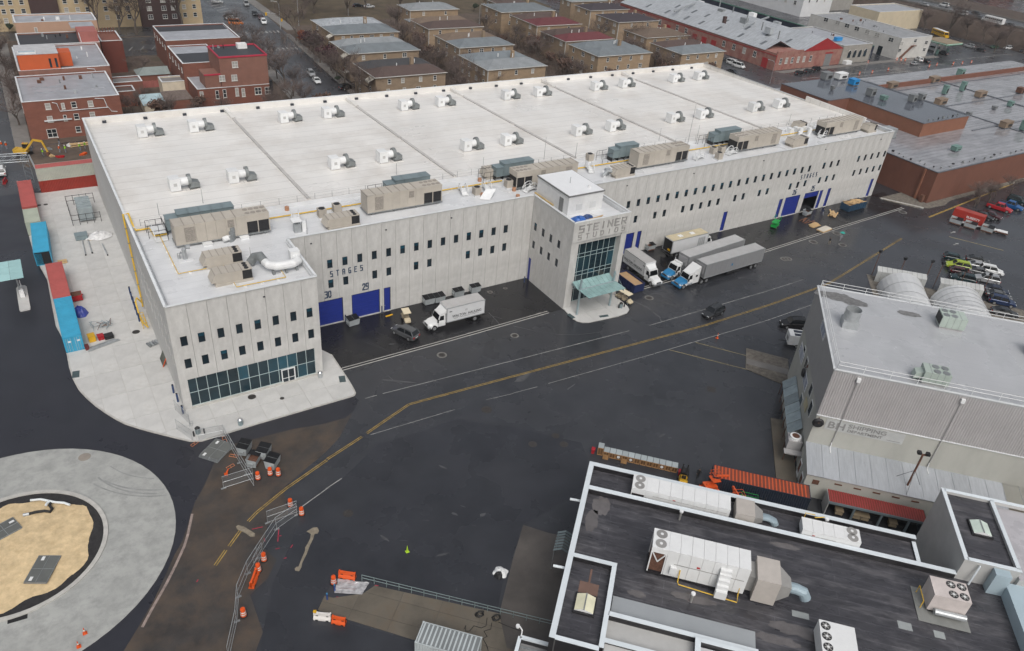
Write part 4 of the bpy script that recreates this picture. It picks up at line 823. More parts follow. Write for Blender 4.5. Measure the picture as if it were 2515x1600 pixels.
btext('BH', 1.05, sl_, 1.7, 3.7, 7.6, -.1); btext('SHIPPING', .62, sl_, 4.1, 8.7, 8.18, -.1); btext('DEPARTMENT', .42, sl_, 4.15, 8.4, 7.55, -.1); MB().box(9.0,10.6,-.11,-.08,7.55,7.62).build('arrow_line', sl_, sgn)
for v, z, w_, h_ in ((18.6,7.2,.1,.1),(16.6,8.0,1.0,1.4),(13.2,8.1,1.2,1.6),(6.4,8.4,1.2,1.6),(3.6,7.4,1.3,1.8),(9.2,4.4,1.4,1.6)):
    o = MB().box(-.08,0,v-w_/2-.1,v+w_/2+.1,z-h_/2-.1,z+h_/2+.1).build('window', white_m, BHB); MB().box(-.1,-.08,v-w_/2,v+w_/2,z-h_/2,z+h_/2).build('pane', win_m, o)
for v0, v1, z0, z1 in ((9.0,12.6,14.75,16.1),(15.4,19.4,6.3,8.0),(8.6,12.4,6.2,7.9)):
    o = MB().box(-.12,-.06,v0,v1,z0,z1).build('wall_sign', white_m, BHB)
    for k in range(3): MB().box(-.135,-.12,v0+.3,v1-.3,z0+.25+k*(z1-z0)/3.4,z0+.45+k*(z1-z0)/3.4).build('sign_line', M('blue_sign_line', (.10,.14,.25), .7), o)
o = MB().box(-.14,-.05,5.2,7.2,5.4,6.7).build('wall_sign', M('cream_sign', (.42,.38,.25), .7), BHB)
for v, u in ((-.6,.35),(12,-.1)):
    o = MB().cyl((u if u > 0 else -.5, v if u > 0 else 12, 8.2 if u > 0 else 7.4), .55, .25, 14, .75, ax=1 if u > 0 else 0).build('dish_lamp', black_m, BHB); MB().tube([(u if u > 0 else -.1, 0 if u > 0 else 12, 8.8), (u, v, 8.3)], .1).build('lamp_arm', rust, o)
# dock sheds and awnings along the left wall
dk_ = thing('dock_awning', 'blue-grey panelled dock awning against the pale left wall', 'awning', BL(0,0), BR)
for k in range(6): MB().add([(-1.7,3.6+k*2.1,2.4),(-.1,3.6+k*2.1,3.9),(-.1,5.6+k*2.1,3.9),(-1.7,5.6+k*2.1,2.4),(-1.7,3.6+k*2.1,2.45),(-.1,3.6+k*2.1,3.95),(-.1,5.6+k*2.1,3.95),(-1.7,5.6+k*2.1,2.45)], [(0,1,2,3),(7,6,5,4),(0,3,7,4),(0,4,5,1)]).build('awning_panel', M('blue_grey_panel', (.22,.27,.29), .6, 0, .2, 1, orand=.2), dk_)
for k in range(7): MB().tube([(-1.6,3.6+k*2.1,0),(-1.6,3.6+k*2.1,2.4)],.06).build('post', rust, dk_)
MB().box(-1.2,-.1,3.4,16,0,1.1).build('dock_base', bh_pale, dk_)
o = thing('wall_ventilator', 'round white ventilator on a grey box beside the warehouse corner', 'ventilator', BL(-1.1,1.6,0), BR)
MB().box(-.9,.9,-.9,.9,2.2,3.6).build('housing', bh_grey, o); MB().cyl((0,0,3.6),.75,.35,16).build('fan_ring', white_m, o); MB().cyl((0,0,3.96),.5,.02,16).build('fan_opening', rust, o)
for s in (-.8,.8): MB().tube([(s,-.8,0),(s,-.8,2.3)],.06).build('leg', rust, o)
MB().box(-1.2,1.1,-1.9,-1,2.1,2.3).build('platform', bh_grey, o)
for u, v, w_, h_, z in ((-.18,-1.6,1.2,2.4,1.3),(-.18,-4.0,1.3,2.2,1.2)):
    o = MB().box(u-.03,u+.05,v-w_/2,v+w_/2,z-h_/2,z+h_/2).build('side_door', white_m, BHB); MB().box(u-.05,u-.03,v-w_/2+.15,v+w_/2-.15,z-.6,z+h_/2-.2).build('door_panel', rust, o)
# pads left of it
pad = struct(MB().prism([tuple(BL(*q))[:2] for q in ((-3.1,9.6),(-.4,9.8),(-.2,-4.5),(-2.9,-4.2))], 0, .12).build('concrete_pad', concrete_brown))
struct(MB().prism([tuple(BL(*q))[:2] for q in ((-6.3,27.3),(.4,26.5),(.2,18.5),(-6.5,21.2))], 0, .1).build('dirt_pad', gravel))
struct(MB().prism([tuple(BL(*q))[:2] for q in ((-6.3,24.2),(.2,23.4),(.2,21.8),(-6.4,22.6))], .0, .13).build('concrete_pad', sidewalk_old))
# roof things of BH
def rtu2(loc, rz, label, L_, w_, h_, nf, m=green_r, fx=.3):
    o = thing('rooftop_unit', label, 'air conditioner', loc, rz)
    MB().box(-L_/2,L_/2,-w_/2,w_/2,.3,.3+h_).build('cabinet', m, o)
    for i in range(nf):
        for j in (-1,1): 
            MB().cyl((L_/2-.55-i*1.05,j*w_*.25,.3+h_),.42,.06,14).build('fan_ring', galv_d, o)
    for k in range(1, 4): MB().box(-L_/2+k*L_/4-.02,-L_/2+k*L_/4+.02,-w_/2-.015,w_/2+.015,.3,.32+h_).build('panel_joint', galv_d, o)
    MB().box(L_/2-.02,L_/2+.04,-w_/2+.15,w_/2-.15,.5,.1+h_).build('condenser_coil', coil, o); MB().box(-L_/2+.1,L_/2-.1,-w_/2+.1,w_/2-.1,0,.3).build('curb', bh_grey, o); return o
o = rtu2(BL(11.6,1.6,16.4), BR-.02, 'pale green rooftop unit by the front edge of the shipping warehouse', 3.0, 2.1, 1.5, 2)
MB().add([(-1.5,-.6,.5),(-2.4,-.6,.3),(-2.4,.6,.3),(-1.5,.6,.5),(-1.5,-.6,1.4),(-2.3,-.6,1.1),(-2.3,.6,1.1),(-1.5,.6,1.4)], [(0,1,5,4),(4,5,6,7),(1,2,6,5),(2,3,7,6)]).build('intake_hood', green_r, o)
rtu2(BL(16.9,16.8,16.4), BR+math.pi, 'green-grey rooftop unit at the back edge of the shipping warehouse', 3.2, 2.4, 1.6, 2)
rtu2(BL(27.0,13.2,16.4), BR, 'pale green rooftop unit at the right edge of the photo', 2.6, 2.0, 1.5, 1)
o = thing('roof_ventilator', 'large round galvanised roof ventilator on a square base', 'ventilator', BL(3.0,11.6,16.4), BR)
MB().box(-1,1,-1,1,0,1.1).build('base_box', galv, o); c = MB(); n = 24
for k in range(n):
    a, d = 2*math.pi*k/n, 2*math.pi*(k+1)/n; r0 = 1.05
    c.quad((r0*math.cos(a),r0*math.sin(a),1.1),(r0*math.cos(d),r0*math.sin(d),1.1),(r0*math.cos(d),r0*math.sin(d),2.6),(r0*math.cos(a),r0*math.sin(a),2.6)); c.quad((.98*math.cos(d),.98*math.sin(d),1.3),(.98*math.cos(a),.98*math.sin(a),1.3),(.98*math.cos(a),.98*math.sin(a),2.6),(.98*math.cos(d),.98*math.sin(d),2.6)); c.quad((r0*math.cos(a),r0*math.sin(a),2.6),(r0*math.cos(d),r0*math.sin(d),2.6),(.98*math.cos(d),.98*math.sin(d),2.6),(.98*math.cos(a),.98*math.sin(a),2.6))
c.build('drum', galv, o); MB().cyl((0,0,1.1),.98,.5,24).build('damper', galv_d, o); MB().box(-.98,.98,-.05,.05,1.9,2.0).build('cross_bar', galv, o)
for P, z in (((.6,19.5,1.4,.9),.012),((2.7,19.4,2.2,1.3),.016),((4.6,18.6,2.0,1.0),.020),((12.0,18.2,1.6,.7),.012)):
    c = MB(); q = [(P[0]+P[2]*(1+.3*noise.noise((k*.7,P[0],1)))*math.cos(2*math.pi*k/22), P[1]+P[3]*(1+.4*noise.noise((k*.7,P[0],5)))*math.sin(2*math.pi*k/22), 16.4+z) for k in range(22)]
    c.add(q, [tuple(range(22))]).build('ponding_stain', M('roof_dirt', (.15,.15,.15), .6, 0, .4, 2), BHB)
o = thing('floodlight_pole', 'rusty floodlight pole on splayed legs standing on the zinc lean-to roof', 'light pole', BL(12.1,-3.7,4.0), BR)
MB().tube([(0,0,0),(0,0,5.2)],.13,8).build('pole', rust, o); MB().box(-.6,.6,-.1,.1,5.1,5.25).build('cross_arm', rust, o)
for s in (-.5,.5): MB().box(s-.22,s+.22,-.3,.2,5.25,5.6).build('lamp_head', black_m, o)
for a in (.3,2.4,4.5): MB().tube([(1.6*math.cos(a),1.6*math.sin(a),.05+.27*math.sin(a)),(0,0,2.6)],.035).build('stay', galv_d, o)
# ================================================================== black-roofed building in the foreground
bk_roof = seams(M('black_roll_roofing', (.046,.045,.051), .38, 0, .3, .9, rvar=.2, orand=0, stretch=(.5,1.6,1), dirt=(.11,.106,.114), dscale=.45, dthr=.50), 17, 1.02, .37, amt=1.7, size=.03)
bk_wall = M('dark_wet_membrane', (.015,.014,.016), .35, 0, .3, 1); pw = M('white_parapet_cap', (.60,.65,.68), .4, 0, .05, 1); gw = M('light_grey_wall', (.42,.42,.41), .65, 0, .08, .6)
grey_roof = M('smooth_grey_roof', (.29,.31,.325), .35, 0, .06, .3, rvar=.1); lite_patch = M('grey_roof_patch', (.27,.29,.29), .5)
BK = thing('workshop_building', 'black-roofed building with white parapets and large rooftop air handlers', 'building', BA, BR)
MB().box(-26.55,9.0,-21,-16.95,0,7.2).build('wall_core', gw, BK); MB().box(-26.55,40,-40.3,-21,0,7.2).build('wall_core', gw, BK); MB().box(-21.8,40,-62,-40.3,0,6.9).build('wall_core', gw, BK)
MB().box(-26.4,9.0,-20.9,-17.0,7.2,7.25).build('roof', bk_roof, BK); MB().box(-26.4,39.8,-36.5,-21,7.2,7.25).build('roof', bk_roof, BK)
def pwall(u0, u1, v0, v1, z0=7.2, z1=8.0, cap=pw):
    MB().box(u0,u1,v0,v1,z0,z1-.06).build('parapet', bk_wall, BK); e = .06
    MB().box(u0-e,u1+e,v0-e,v1+e,z1-.06,z1).build('parapet_cap', cap, BK)
pwall(-26.75,-26.3,-40.6,-16.8,0); pwall(-26.18,9.1,-17.25,-16.8,0); pwall(-26.18,12.3,-21.15,-20.7,0,8.05); pwall(8.9,9.2,-20.6,-17.3,0,7.5)
pwall(-26.18,-21.9,-30.95,-30.6); pwall(-22.25,-21.9,-40.3,-31.08); MB().box(-26.3,-22.25,-40.3,-30.95,7.25,7.3).build('roof_bay', bk_roof, BK)
pwall(-26.18,-22.3,-40.7,-40.35,0)
pwall(-21.84,-8.2,-36.75,-36.4)
MB().box(-21.7,-8.2,-36.35,-33.95,7.25,7.30).build('grey_walkway', grey_roof, BK); MB().box(-21.7,-13.9,-39.2,-36.85,6.9,7.0).build('grey_walkway', grey_roof, BK)
MB().box(-21.8,-13.8,-62,-39.3,6.9,7.6).build('lower_block', gw, BK); pwall(-21.84,-13.9,-39.6,-39.25,6.9,7.9); pwall(-13.8,-13.4,-62,-36.9,6.9,8.2); pwall(-13.3,-8.4,-37.2,-36.9,6.9,8.2)
MB().box(-13.3,-8.2,-62,-37.3,6.9,7.5).build('white_roof_bay', M('pale_wet_roof', (.50,.51,.53), .3, 0, .08, .5), BK)
MB().box(-8.2,40,-62,-36.5,6.9,7.25).build('roof', bk_roof, BK)
# tower block on the right
MB().box(12.4,17.8,-21.0,-10.6,0,9.8).build('tower_wall', gw, BK); MB().box(12.7,17.5,-20.7,-10.9,9.8,9.85).build('tower_roof', bk_roof, BK)
for u0, u1, v0, v1 in ((12.35,12.7,-21.05,-10.55),(17.4,17.75,-20.7,-10.9),(12.7,32,-10.9,-10.55),(12.7,17.75,-21.05,-20.7)):
    MB().box(u0,u1,v0,v1,9.8,10.2).build('parapet', gw, BK); MB().box(u0-.04,u1+.04,v0-.04,v1+.04,10.2,10.27).build('parapet_cap', pw, BK)
MB().box(17.75,32,-21.4,-10.9,0,9.4).build('tower_wall', gw, BK); MB().box(17.75,32,-21.4,-10.9,9.4,9.5).build('tower_roof', M('wet_silver_roof', (.42,.41,.43), .25, 0, .15, .5, rvar=.15), BK)
MB().box(16.7,40,-62,-21.4,0,8.7).build('side_block', M('blue_grey_panel_wall', (.36,.45,.50), .45, 0, .05, .6), BK); MB().box(15.2,16.7,-22.0,-21.05,7.2,10.0).build('side_block', M('blue_grey_panel_wall', 0), BK)
MB().tube([(13.9,-21.2,9.9),(13.6,-21.6,7.4)],.1).build('downspout', pw, BK)
def skylight(loc, m, label):
    o = thing('roof_skylight', label, 'skylight', loc, BR); MB().box(-1.05,1.05,-1.15,1.15,0,.25).build('curb', bk_wall, o)
    for s in (-1,1): MB().add([(s*.9,-.95,.3),(s*.05,-.95,.62),(s*.05,.95,.62),(s*.9,.95,.3)], [(0,1,2,3) if s > 0 else (3,2,1,0)]).build('pane', m, o)
    for y in (-.95,.95): MB().add([(-.9,y,.25),(.9,y,.25),(.9,y,.3),(.05,y,.62),(-.05,y,.62),(-.9,y,.3)], [(0,1,2,3,4,5)]).build('end_panel', white_m, o)
    MB().box(-.06,.06,-.97,.97,.58,.66).build('ridge_bar', galv_d, o); return o
skylight(BL(-24.2,-35.9,7.3), M('cream_skylight', (.62,.60,.44), .3), 'cream ridged skylight on the small black roof bay'); skylight((*T(15,2000,375,10.1)[:2],9.85), M('pale_green_skylight', (.55,.64,.57), .3), 'pale green ridged skylight on the tower roof')
MB().box(-25.1,-23.2,-34.6,-33.2,7.3,7.34).build('felt_patch', M('brown_felt', (.15,.09,.07), .9), BK); MB().box(-24.3,-24.1,-33.2,-31.5,7.3,7.34).build('felt_patch', M('brown_felt', (.15,.09,.07), .9), BK)
for u, v, a, d in ((5.5,-29.3,1.3,.9),(8.8,-29.3,1.0,.8),(-4.6,-31.0,1.6,.7)): MB().box(u,u+a,v,v+d,7.25,7.275).build('roof_patch', lite_patch, BK)
mud = M('roof_puddle_silt', (.115,.107,.108), .15, 0, .15, 1)
for u, v, a, d, s in ((-4.0,-32.6,3.0,.7,1),(-14,-31.9,2.2,.5,2),(-6.2,-34.2,2.2,.5,3),(2.0,-34.0,3,.6,4),(-24.5,-22.6,1.0,1.4,5),(-25.2,-25,.7,1.6,6),(-4.8,-22.1,1.5,.4,7),(-19.5,-33,.9,.4,8),(6,-33.5,2.4,.7,9)):
    q = [(u+a*(1+.45*noise.noise((k*.6,s,1)))*math.cos(2*math.pi*k/26), v+d*(1+.6*noise.noise((k*.6,s,5)))*math.sin(2*math.pi*k/26), 7.262) for k in range(26)]
    MB().add(q, [tuple(range(26))]).build('silt_puddle', mud, BK)
# air handlers
whu = M('white_unit_metal', (.66,.67,.67), .5, 0, .05, 1, orand=.02); greyu = M('dull_grey_duct', (.28,.275,.265), .55, .2, .12, 1); tand = M('tan_duct', (.40,.37,.34), .6, 0, .08, 1); blued = M('pale_blue_duct', (.25,.32,.36), .55, .1, .12, 1)
def ahu(loc, label, L_, w_, h_, fans, ribs, mir=1, duct=True):
    o = thing('air_handler', label, 'air conditioner', loc, BR); s = lambda x: x*mir
    def bx(nm, x0, x1, y0, y1, z0, z1, m): a, d = sorted((s(x0), s(x1))); return MB().box(a,d,y0,y1,z0,z1).build(nm, m, o)
    x0 = -L_/2; fw = 1.5*fans/2 if fans > 1 else 1.5
    bx('fan_section', x0, x0+1.6, -w_/2, w_/2, h_-.7, h_, whu); bx('coil', x0+.1, x0+1.5, -w_/2+.15, w_/2-.15, .5, h_-.7, rust)
    for k in range(2): 
        MB().cyl((s(x0+.8), (-.25+.5*k)*w_, h_), .55, .05, 18).build('fan_guard', greyu, o); MB().cyl((s(x0+.8), (-.25+.5*k)*w_, h_+.05), .16, .03, 10).build('fan_hub', whu, o)
    for y in (-w_/2+.05,w_/2-.05):
        for x in (x0+.06,x0+1.52): bx('corner_post', x-.06, x+.06, y-.06, y+.06, .4, h_-.7, whu)
        p, q, r_ = (s(x0+.15),y,h_-.75), (s(x0+.8),y,h_*.5), (s(x0+1.45),y,h_-.75)
        MB().obox(p, q, .1, .1).build('brace', whu, o); MB().obox(r_, q, .1, .1).build('brace', whu, o)
    n = ribs; ww = (L_-1.6)/n
    for k in range(n): bx('cabinet_section', x0+1.6+k*ww+.012, x0+1.6+(k+1)*ww-.012, -w_/2, w_/2, .4, h_, whu)
    bx('base_rail', x0, L_/2, -w_/2-.05, w_/2+.05, .15, .4, bk_wall)
    bx('upper_joint', x0+2.4, L_/2-.3, -w_/2-.02, -w_/2, h_*.55, h_*.57, greyu); bx('red_label', x0+4.6, x0+4.9, -w_/2-.025, -w_/2, h_*.6, h_*.66, M('red_label', (.4,.02,.02), .6))
    return o
o = ahu(BL(-14.15,-28.95,7.25), 'big white air handler in the middle of the black roof', 9.5, 2.5, 3.9, 2, 7)
for k in range(4): MB().box(2.0-.02*k,3.1-.02*k,-1.5-.28*(k+1),-1.25-.28*k,2.6-.55*k-.5,2.9-.5*k).build('intake_hood', whu, o)
MB().box(2.0,3.1,-1.6,-1.25,2.4,3.3).build('intake_hood', whu, o); MB().box(-2.6,-2.0,-1.55,-1.25,1.0,1.9).build('control_box', whu, o)
MB().tube([(-1.6,-1.3,1.6),(-1.6,-1.7,.4),(-1.5,-2.0,.35),(4.2,-2.4,.35),(4.3,-1.4,.35),(4.3,-1.2,1.1)],.06).build('gas_pipe', yellow_g, o)
MB().box(5.5,7.7,-1.6,1.4,.2,3.3).build('duct_box', tand, o); MB().box(4.75,5.5,-1.0,1.0,.8,2.8).build('duct_neck', greyu, o)
MB().add([(7.7,-1.4,.6),(7.7,1.2,.6),(7.7,1.2,3.0),(7.7,-1.4,3.0),(9.0,-.7,1.0),(9.0,.6,1.0),(9.0,.6,2.2),(9.0,-.7,2.2)], [(0,1,5,4),(1,2,6,5),(2,3,7,6),(3,0,4,7)]).build('duct_taper', greyu, o)
MB().tube([(8.9,-.05,1.6),(9.6,-.1,1.65),(10.3,-.15,1.5),(10.7,-.2,.8)],.55,12).build('duct_elbow', blued, o)
ahu(BL(-16.2,-19.1,7.25), 'long white air handler in the strip behind the black roof', 10.8, 2.2, 1.5, 2, 7)
o = thing('duct_run', 'tan and blue duct sections at the end of the rear air handler', 'duct', BL(-8.6,-19.2,7.25), BR)
MB().box(-1.6,.4,-1.2,1.2,.2,2.7).build('duct_box', tand, o); MB().add([(.4,-1.1,.3),(.4,1.1,.3),(.4,1.1,2.4),(.4,-1.1,2.4),(1.4,-.6,.6),(1.4,.6,.6),(1.4,.6,1.7),(1.4,-.6,1.7)], [(0,1,5,4),(1,2,6,5),(2,3,7,6),(3,0,4,7)]).build('duct_taper', greyu, o); MB().tube([(1.3,0,1.2),(2.0,0,1.2),(2.6,0,.8),(2.8,0,.1)],.5,12).build('duct_elbow', blued, o); o.scale = (1,1,.55)
o = ahu(BL(-.2,-19.6,7.25), 'shorter white air handler at the right end of the rear strip', 6.0, 1.9, 1.45, 2, 4, -1)
MB().tube([(-2.6,1.1,.4),(-2.6,1.4,1.7),(-1.6,1.4,1.7),(-1.6,1.2,1.5),(-.6,1.4,1.7)],.05).build('gas_pipe', yellow_g, o)
def boxunit(u, v, L_, w_, h_, nx, ny, label, m, z=7.25, fx=1):
    o = thing('condensing_unit', label, 'air conditioner', BL(u, v, z), BR); MB().box(-L_/2,L_/2,-w_/2,w_/2,.3,.3+h_).build('cabinet', m, o)
    for i in range(nx):
        for j in range(ny):
            x = fx*(L_/2-.55-i*1.0); y = -w_/2+.6+j*(w_-1.2)/max(1,ny-1)
            MB().cyl((x,y,.3+h_),.44,.03,16).build('fan_opening', black_m, o); MB().cyl((x,y,.33+h_),.13,.03,8).build('fan_hub', whu, o)
            for k in range(3): MB().box(-.36,.36,-.07,.07,0,.02).build('fan_blade', greyu, o, (x,y,.335+h_), k*1.05+.3)
    MB().box(-L_/2+.2,L_/2-.2,-w_/2+.1,w_/2-.1,0,.3).build('base', bk_wall, o); return o
o = boxunit(10.2,-25.2,3.4,2.4,2.2,2,2,'pale pinkish condensing unit with four fans on a grey mat', M('pink_white_metal', (.52,.47,.45), .55), 7.3)
MB().box(-2.6,2.2,-2.6,1.6,0,.03).build('roof_mat', M('grey_mat', (.20,.205,.195), .7), o); MB().tube([(-2.2,.9,.1),(-2.2,.9,1.1),(-2.2,-1.0,1.1),(-2.2,-1.0,.1)],.05).build('gas_pipe', yellow_g, o); MB().tube([(-1.2,-1.6,.7),(1.7,-1.6,.7)],.32,12).build('header_pipe', galv, o)
boxunit(-1.2,-34.6,3.2,4.6,1.7,1,4,'white condensing unit with fan row at the bottom edge', whu, 7.25, -1)
for i, (u, v) in enumerate(((-15.6,-26.1),(-14.3,-32.4),(-16.0,-21.9),(-.4,-18.0))): 
    o = thing('vent_pipe', 'white roof vent pipe '+['just behind the big white air handler','in front of the big white air handler','beside the middle parapet','behind the shorter rear air handler'][i], 'vent', BL(u, v, 7.25)); MB().cyl((0,0,0),.12,1.2,8).build('pipe', greyu, o); MB().cyl((0,0,1.2),.22,.18,10).build('cap', white_m, o)
# stair of slanted sheets and outrigger pipes on its left wall
o = thing('slatted_awning', 'stack of slanted grey metal slats on the left wall of the black-roofed building', 'awning', BL(-26.75,-25.2,0), BR)
for k in range(7): MB().add([(-1.9,-1.5+k*.42,3.1),(-1.0,-1.4+k*.42,3.5),(-1.0,-1.1+k*.42,3.5),(-1.9,-1.2+k*.42,3.1),(0,-1.5+k*.42,3.1),(0,-1.2+k*.42,3.1)], [(0,1,2,3),(1,4,5,2)]).build('slat', M('teal_grey_slat', (.17,.21,.215), .5, .3, .2, 1, orand=.15), o)
for y in (-1.4,1.3): MB().tube([(-1.8,y,0),(-1.8,y,3.1)],.05).build('post', galv_d, o)
for v in (-22.7,-32.2): MB().tube([(-28.0,v,7.3),(-26.4,v,7.4)],.14,8).build('scupper_pipe', pw, BK)
o = thing('white_frame_shed', 'small white-framed enclosure at the bottom edge of the photo', 'shed', BL(-29.6,-42,0), BR)
for p, q in (((0,3.3),(2.8,3.3)),((0,-2),(0,3.3))): MB().obox((*p,4),(*q,4),.35,.2).build('cap', pw, o)
MB().box(.2,2.8,-2,3.1,0,3.4).build('body', M('ribbed_grey', (.2,.2,.2), .6), o)
for k in range(8): MB().box(.2,2.8,2.6-k*.5,2.75-k*.5,3.4,3.5).build('rib', galv_d, o)
MB().tube([(.1,3.4,4.1),(.1,3.5,4.8),(-.2,3.7,5.0)],.07).build('lamp_arm', white_m, o); MB().cyl((-.4,3.7,4.85),.2,.2,10).build('lamp_head', white_m, o)
# ================================================================== brown brick market on the right
brown = M('brown_brick_wall', (.155,.062,.040), .75, 0, .12, .5, stretch=(1,1,.5), dirt=(.12,.05,.036), dscale=.3); brown2 = M('rust_brick_wall', (.20,.085,.05), .75, 0, .1, .5)
wetroof = seams(M('wet_pale_roof', (.27,.27,.285), .14, 0, .22, .4, rvar=.09, orand=0, stretch=(.5,1.6,1), dirt=(.15,.15,.16), dscale=.16, dthr=.46), 60, 1.5, .5, amt=.55, size=.06)
wetroof2 = seams(M('wet_slate_roof', (.09,.10,.12), .13, 0, .14, .25, rvar=.08, orand=0), 60, 1.5, .5, amt=.8, size=.03)
MK = thing('brick_market', 'big flat-roofed brown brick building beyond the studio\'s right end', 'building')
MB().box(174,330,3.1,70,0,7.9).build('lower_wall', brown, MK); MB().box(174.2,330,3.3,70,7.9,7.95).build('lower_roof', wetroof, MK)
MB().box(185.5,195.1,46.2,63.5,7.95,11.6).build('upper_wall', brown, MK); MB().box(195.1,217,22.3,63.5,7.95,11.6).build('upper_wall', brown2, MK); MB().box(185.6,195.1,46.4,63.5,11.6,11.66).build('upper_roof', wetroof2, MK); MB().box(195.1,216.8,22.5,63.5,11.6,11.66).build('upper_roof', wetroof2, MK)
for p, q, z in (((174,3.2),(330,3.2),7.98),((174.1,3.2),(174.1,46),7.98),((185.5,46.3),(195,46.3),11.68),((195.2,22.4),(195.2,46.3),11.68),((195.2,22.4),(217,22.4),11.68),((185.6,46.3),(185.6,63.5),11.68),((217,22.4),(217,63.5),11.68)): MB().obox((*p,z),(*q,z),.4,.16).build('roof_edge', M('slate_flashing', (.13,.14,.16), .4, .2), MK)
MB().box(217.2,330,58,58.6,7.95,9.4).build('fire_wall', brown, MK); MB().box(262,262.6,8,58,7.95,8.2).build('roof_curb', M('slate_flashing', 0), MK); MB().box(232,232.5,8,66,7.95,8.15).build('roof_curb', M('slate_flashing', 0), MK)
for y in (20,38,55): MB().box(217.5,330,y,y+.4,7.95,8.1).build('roof_curb', M('slate_flashing', 0), MK)
MB().box(173.6,174,6,6.4,0,7.8).build('downspout', brown2, MK); MB().box(172.9,173.9,3.8,4.6,0,1.9).build('door_hood', rust, MK)
m_tan = M('tan_unit', (.21,.155,.11), .6, 0, .1, 1); m_grn = M('verdigris_unit', (.16,.27,.24), .5, .2, .15, 1); m_gry = M('grey_unit', (.2,.21,.215), .5, .2, .15, 1); m_blu = M('bright_blue_unit', (.01,.22,.52), .4, 0, .08, 1)
def rbox(n_, x, y, z, L_, w_, h_, m, label, rz=0):
    p = T(n_, x, y, z); o = thing('roof_unit', label, 'air conditioner', (p.x, p.y, z), rz)
    MB().box(-L_/2,L_/2,-w_/2,w_/2,.35,.35+h_).build('cabinet', m, o); MB().box(-L_/2+.2,L_/2-.2,-w_/2+.2,w_/2-.2,0,.35).build('curb', M('slate_flashing', 0), o); MB().box(-L_/2*.3,L_/2*.8,-w_/2-.04,-w_/2,.6,h_*.8).build('grille', coil, o); MB().box(-L_/2-.1,L_/2+.1,-w_/2-.1,w_/2+.1,.35+h_,.43+h_).build('lid', m, o); return o
T_ = [rbox(3,x,y,8,4.2,2.0,1.6,m_tan,'x',.05) for x, y in ((1555,775),(1160,830),(1990,915),(1615,985),(2225,1200))]
for t_ in T_: t_['group'] = 'tan units on the market roof'
rank(T_, 'tan box unit, %s on the wet market roof')
rbox(3,800,800,11.66,2.6,2.2,1.5,m_blu,'bright blue box unit on the dark upper roof'); rbox(3,545,750,11.66,3.2,2.2,1.9,m_gry,'tallest grey-green unit left of the blue box'); rbox(3,680,745,11.66,4.0,2.2,1.6,white_m,'cluster of white fans beside the blue box'); rbox(3,605,850,11.66,1.0,1.0,.9,m_gry,'small dark vent below the grey-green unit')
rbox(3,960,905,11.66,2.2,2.0,1.9,m_gry,'grey hooded unit in the middle of the dark upper roof'); rbox(3,1085,945,11.66,1.8,1.6,1.0,m_grn,'low green hooded vent on the dark upper roof'); rbox(3,1350,960,11.66,2.0,1.8,1.8,m_gry,'grey twin-fan unit near the upper roof corner'); rbox(3,1435,945,11.66,1.8,1.6,1.6,m_gry,'second grey unit by the upper roof corner')
rbox(3,1800,720,8,2.0,2.0,2.2,m_grn,'dark green unit at the far edge of the market roof'); rbox(3,1655,890,8,1.4,1.4,2.6,m_grn,'tall narrow green vent, left of the two'); rbox(3,1820,860,8,1.4,1.4,2.8,m_grn,'tall narrow green vent, right of the two'); rbox(3,2270,1005,8,1.6,1.4,1.4,m_grn,'small green vent near the right edge'); rbox(3,2125,1030,8,1.4,1.2,.7,m_gry,'low grey dome vent on the market roof'); rbox(3,1760,1420,8,2.4,1.6,1.0,m_grn,'green hooded vent on the near market roof'); rbox(3,2390,1230,8,1.6,1.6,2.6,m_grn,'green vent tower at the right photo edge'); rbox(3,1885,1085,8,1.3,1.2,.6,m_gry,'little grey cap beside the upper roof corner')
rbox(3,2365,880,8,2.4,2.0,1.6,rust,'rusty box by the brown fire wall')
for k in range(46):
    x, y = (178+k*3.1, 4.3+rnd.uniform(0,1.2)) if k < 26 else (175.2+rnd.uniform(0,1.5), 6+(k-26)*1.9); z = 7.95
    if k > 38: x, y, z = 197+(k-38)*2.3, 23.6, 11.66
    MB().cyl((x,y,z),rnd.uniform(.12,.35),rnd.uniform(.2,.6),8).build('roof_vent', (m_gry,galv_d,black_m)[k % 3], MK)
# scrub strip and low wall before the market
struct(MB().prism([(164.9,10),(173.9,10),(173.9,3.0),(182,1.6),(178,.4),(172,.8),(168.6,2.4),(165.2,8.5)], 0, .12).build('scrub_strip', gravel), 'dry rubble strip along the brown wall')
struct(MB().obox((164.9,9.6,.15),(170.3,1.3,.15),.25,.3).build('retaining_kerb', kerb_m))
struct(MB().prism([(174,3.05),(330,3.05),(330,1.6),(182,1.6)], 0, .1).build('verge', gravel))
sh = thing('end_duct', 'grey box duct jutting from the studio\'s right end', 'duct', (164.6,15.5,0)); MB().box(0,5.4,-1.1,1.5,13.6,15.6).build('box_section', galv, sh); MB().tube([(3,-1.2,13.4),(5.4,-1.2,13.4)],.25).build('lower_pipe', galv_d, sh); MB().box(1,1.2,0,.2,0,13.6).build('support', galv_d, sh)
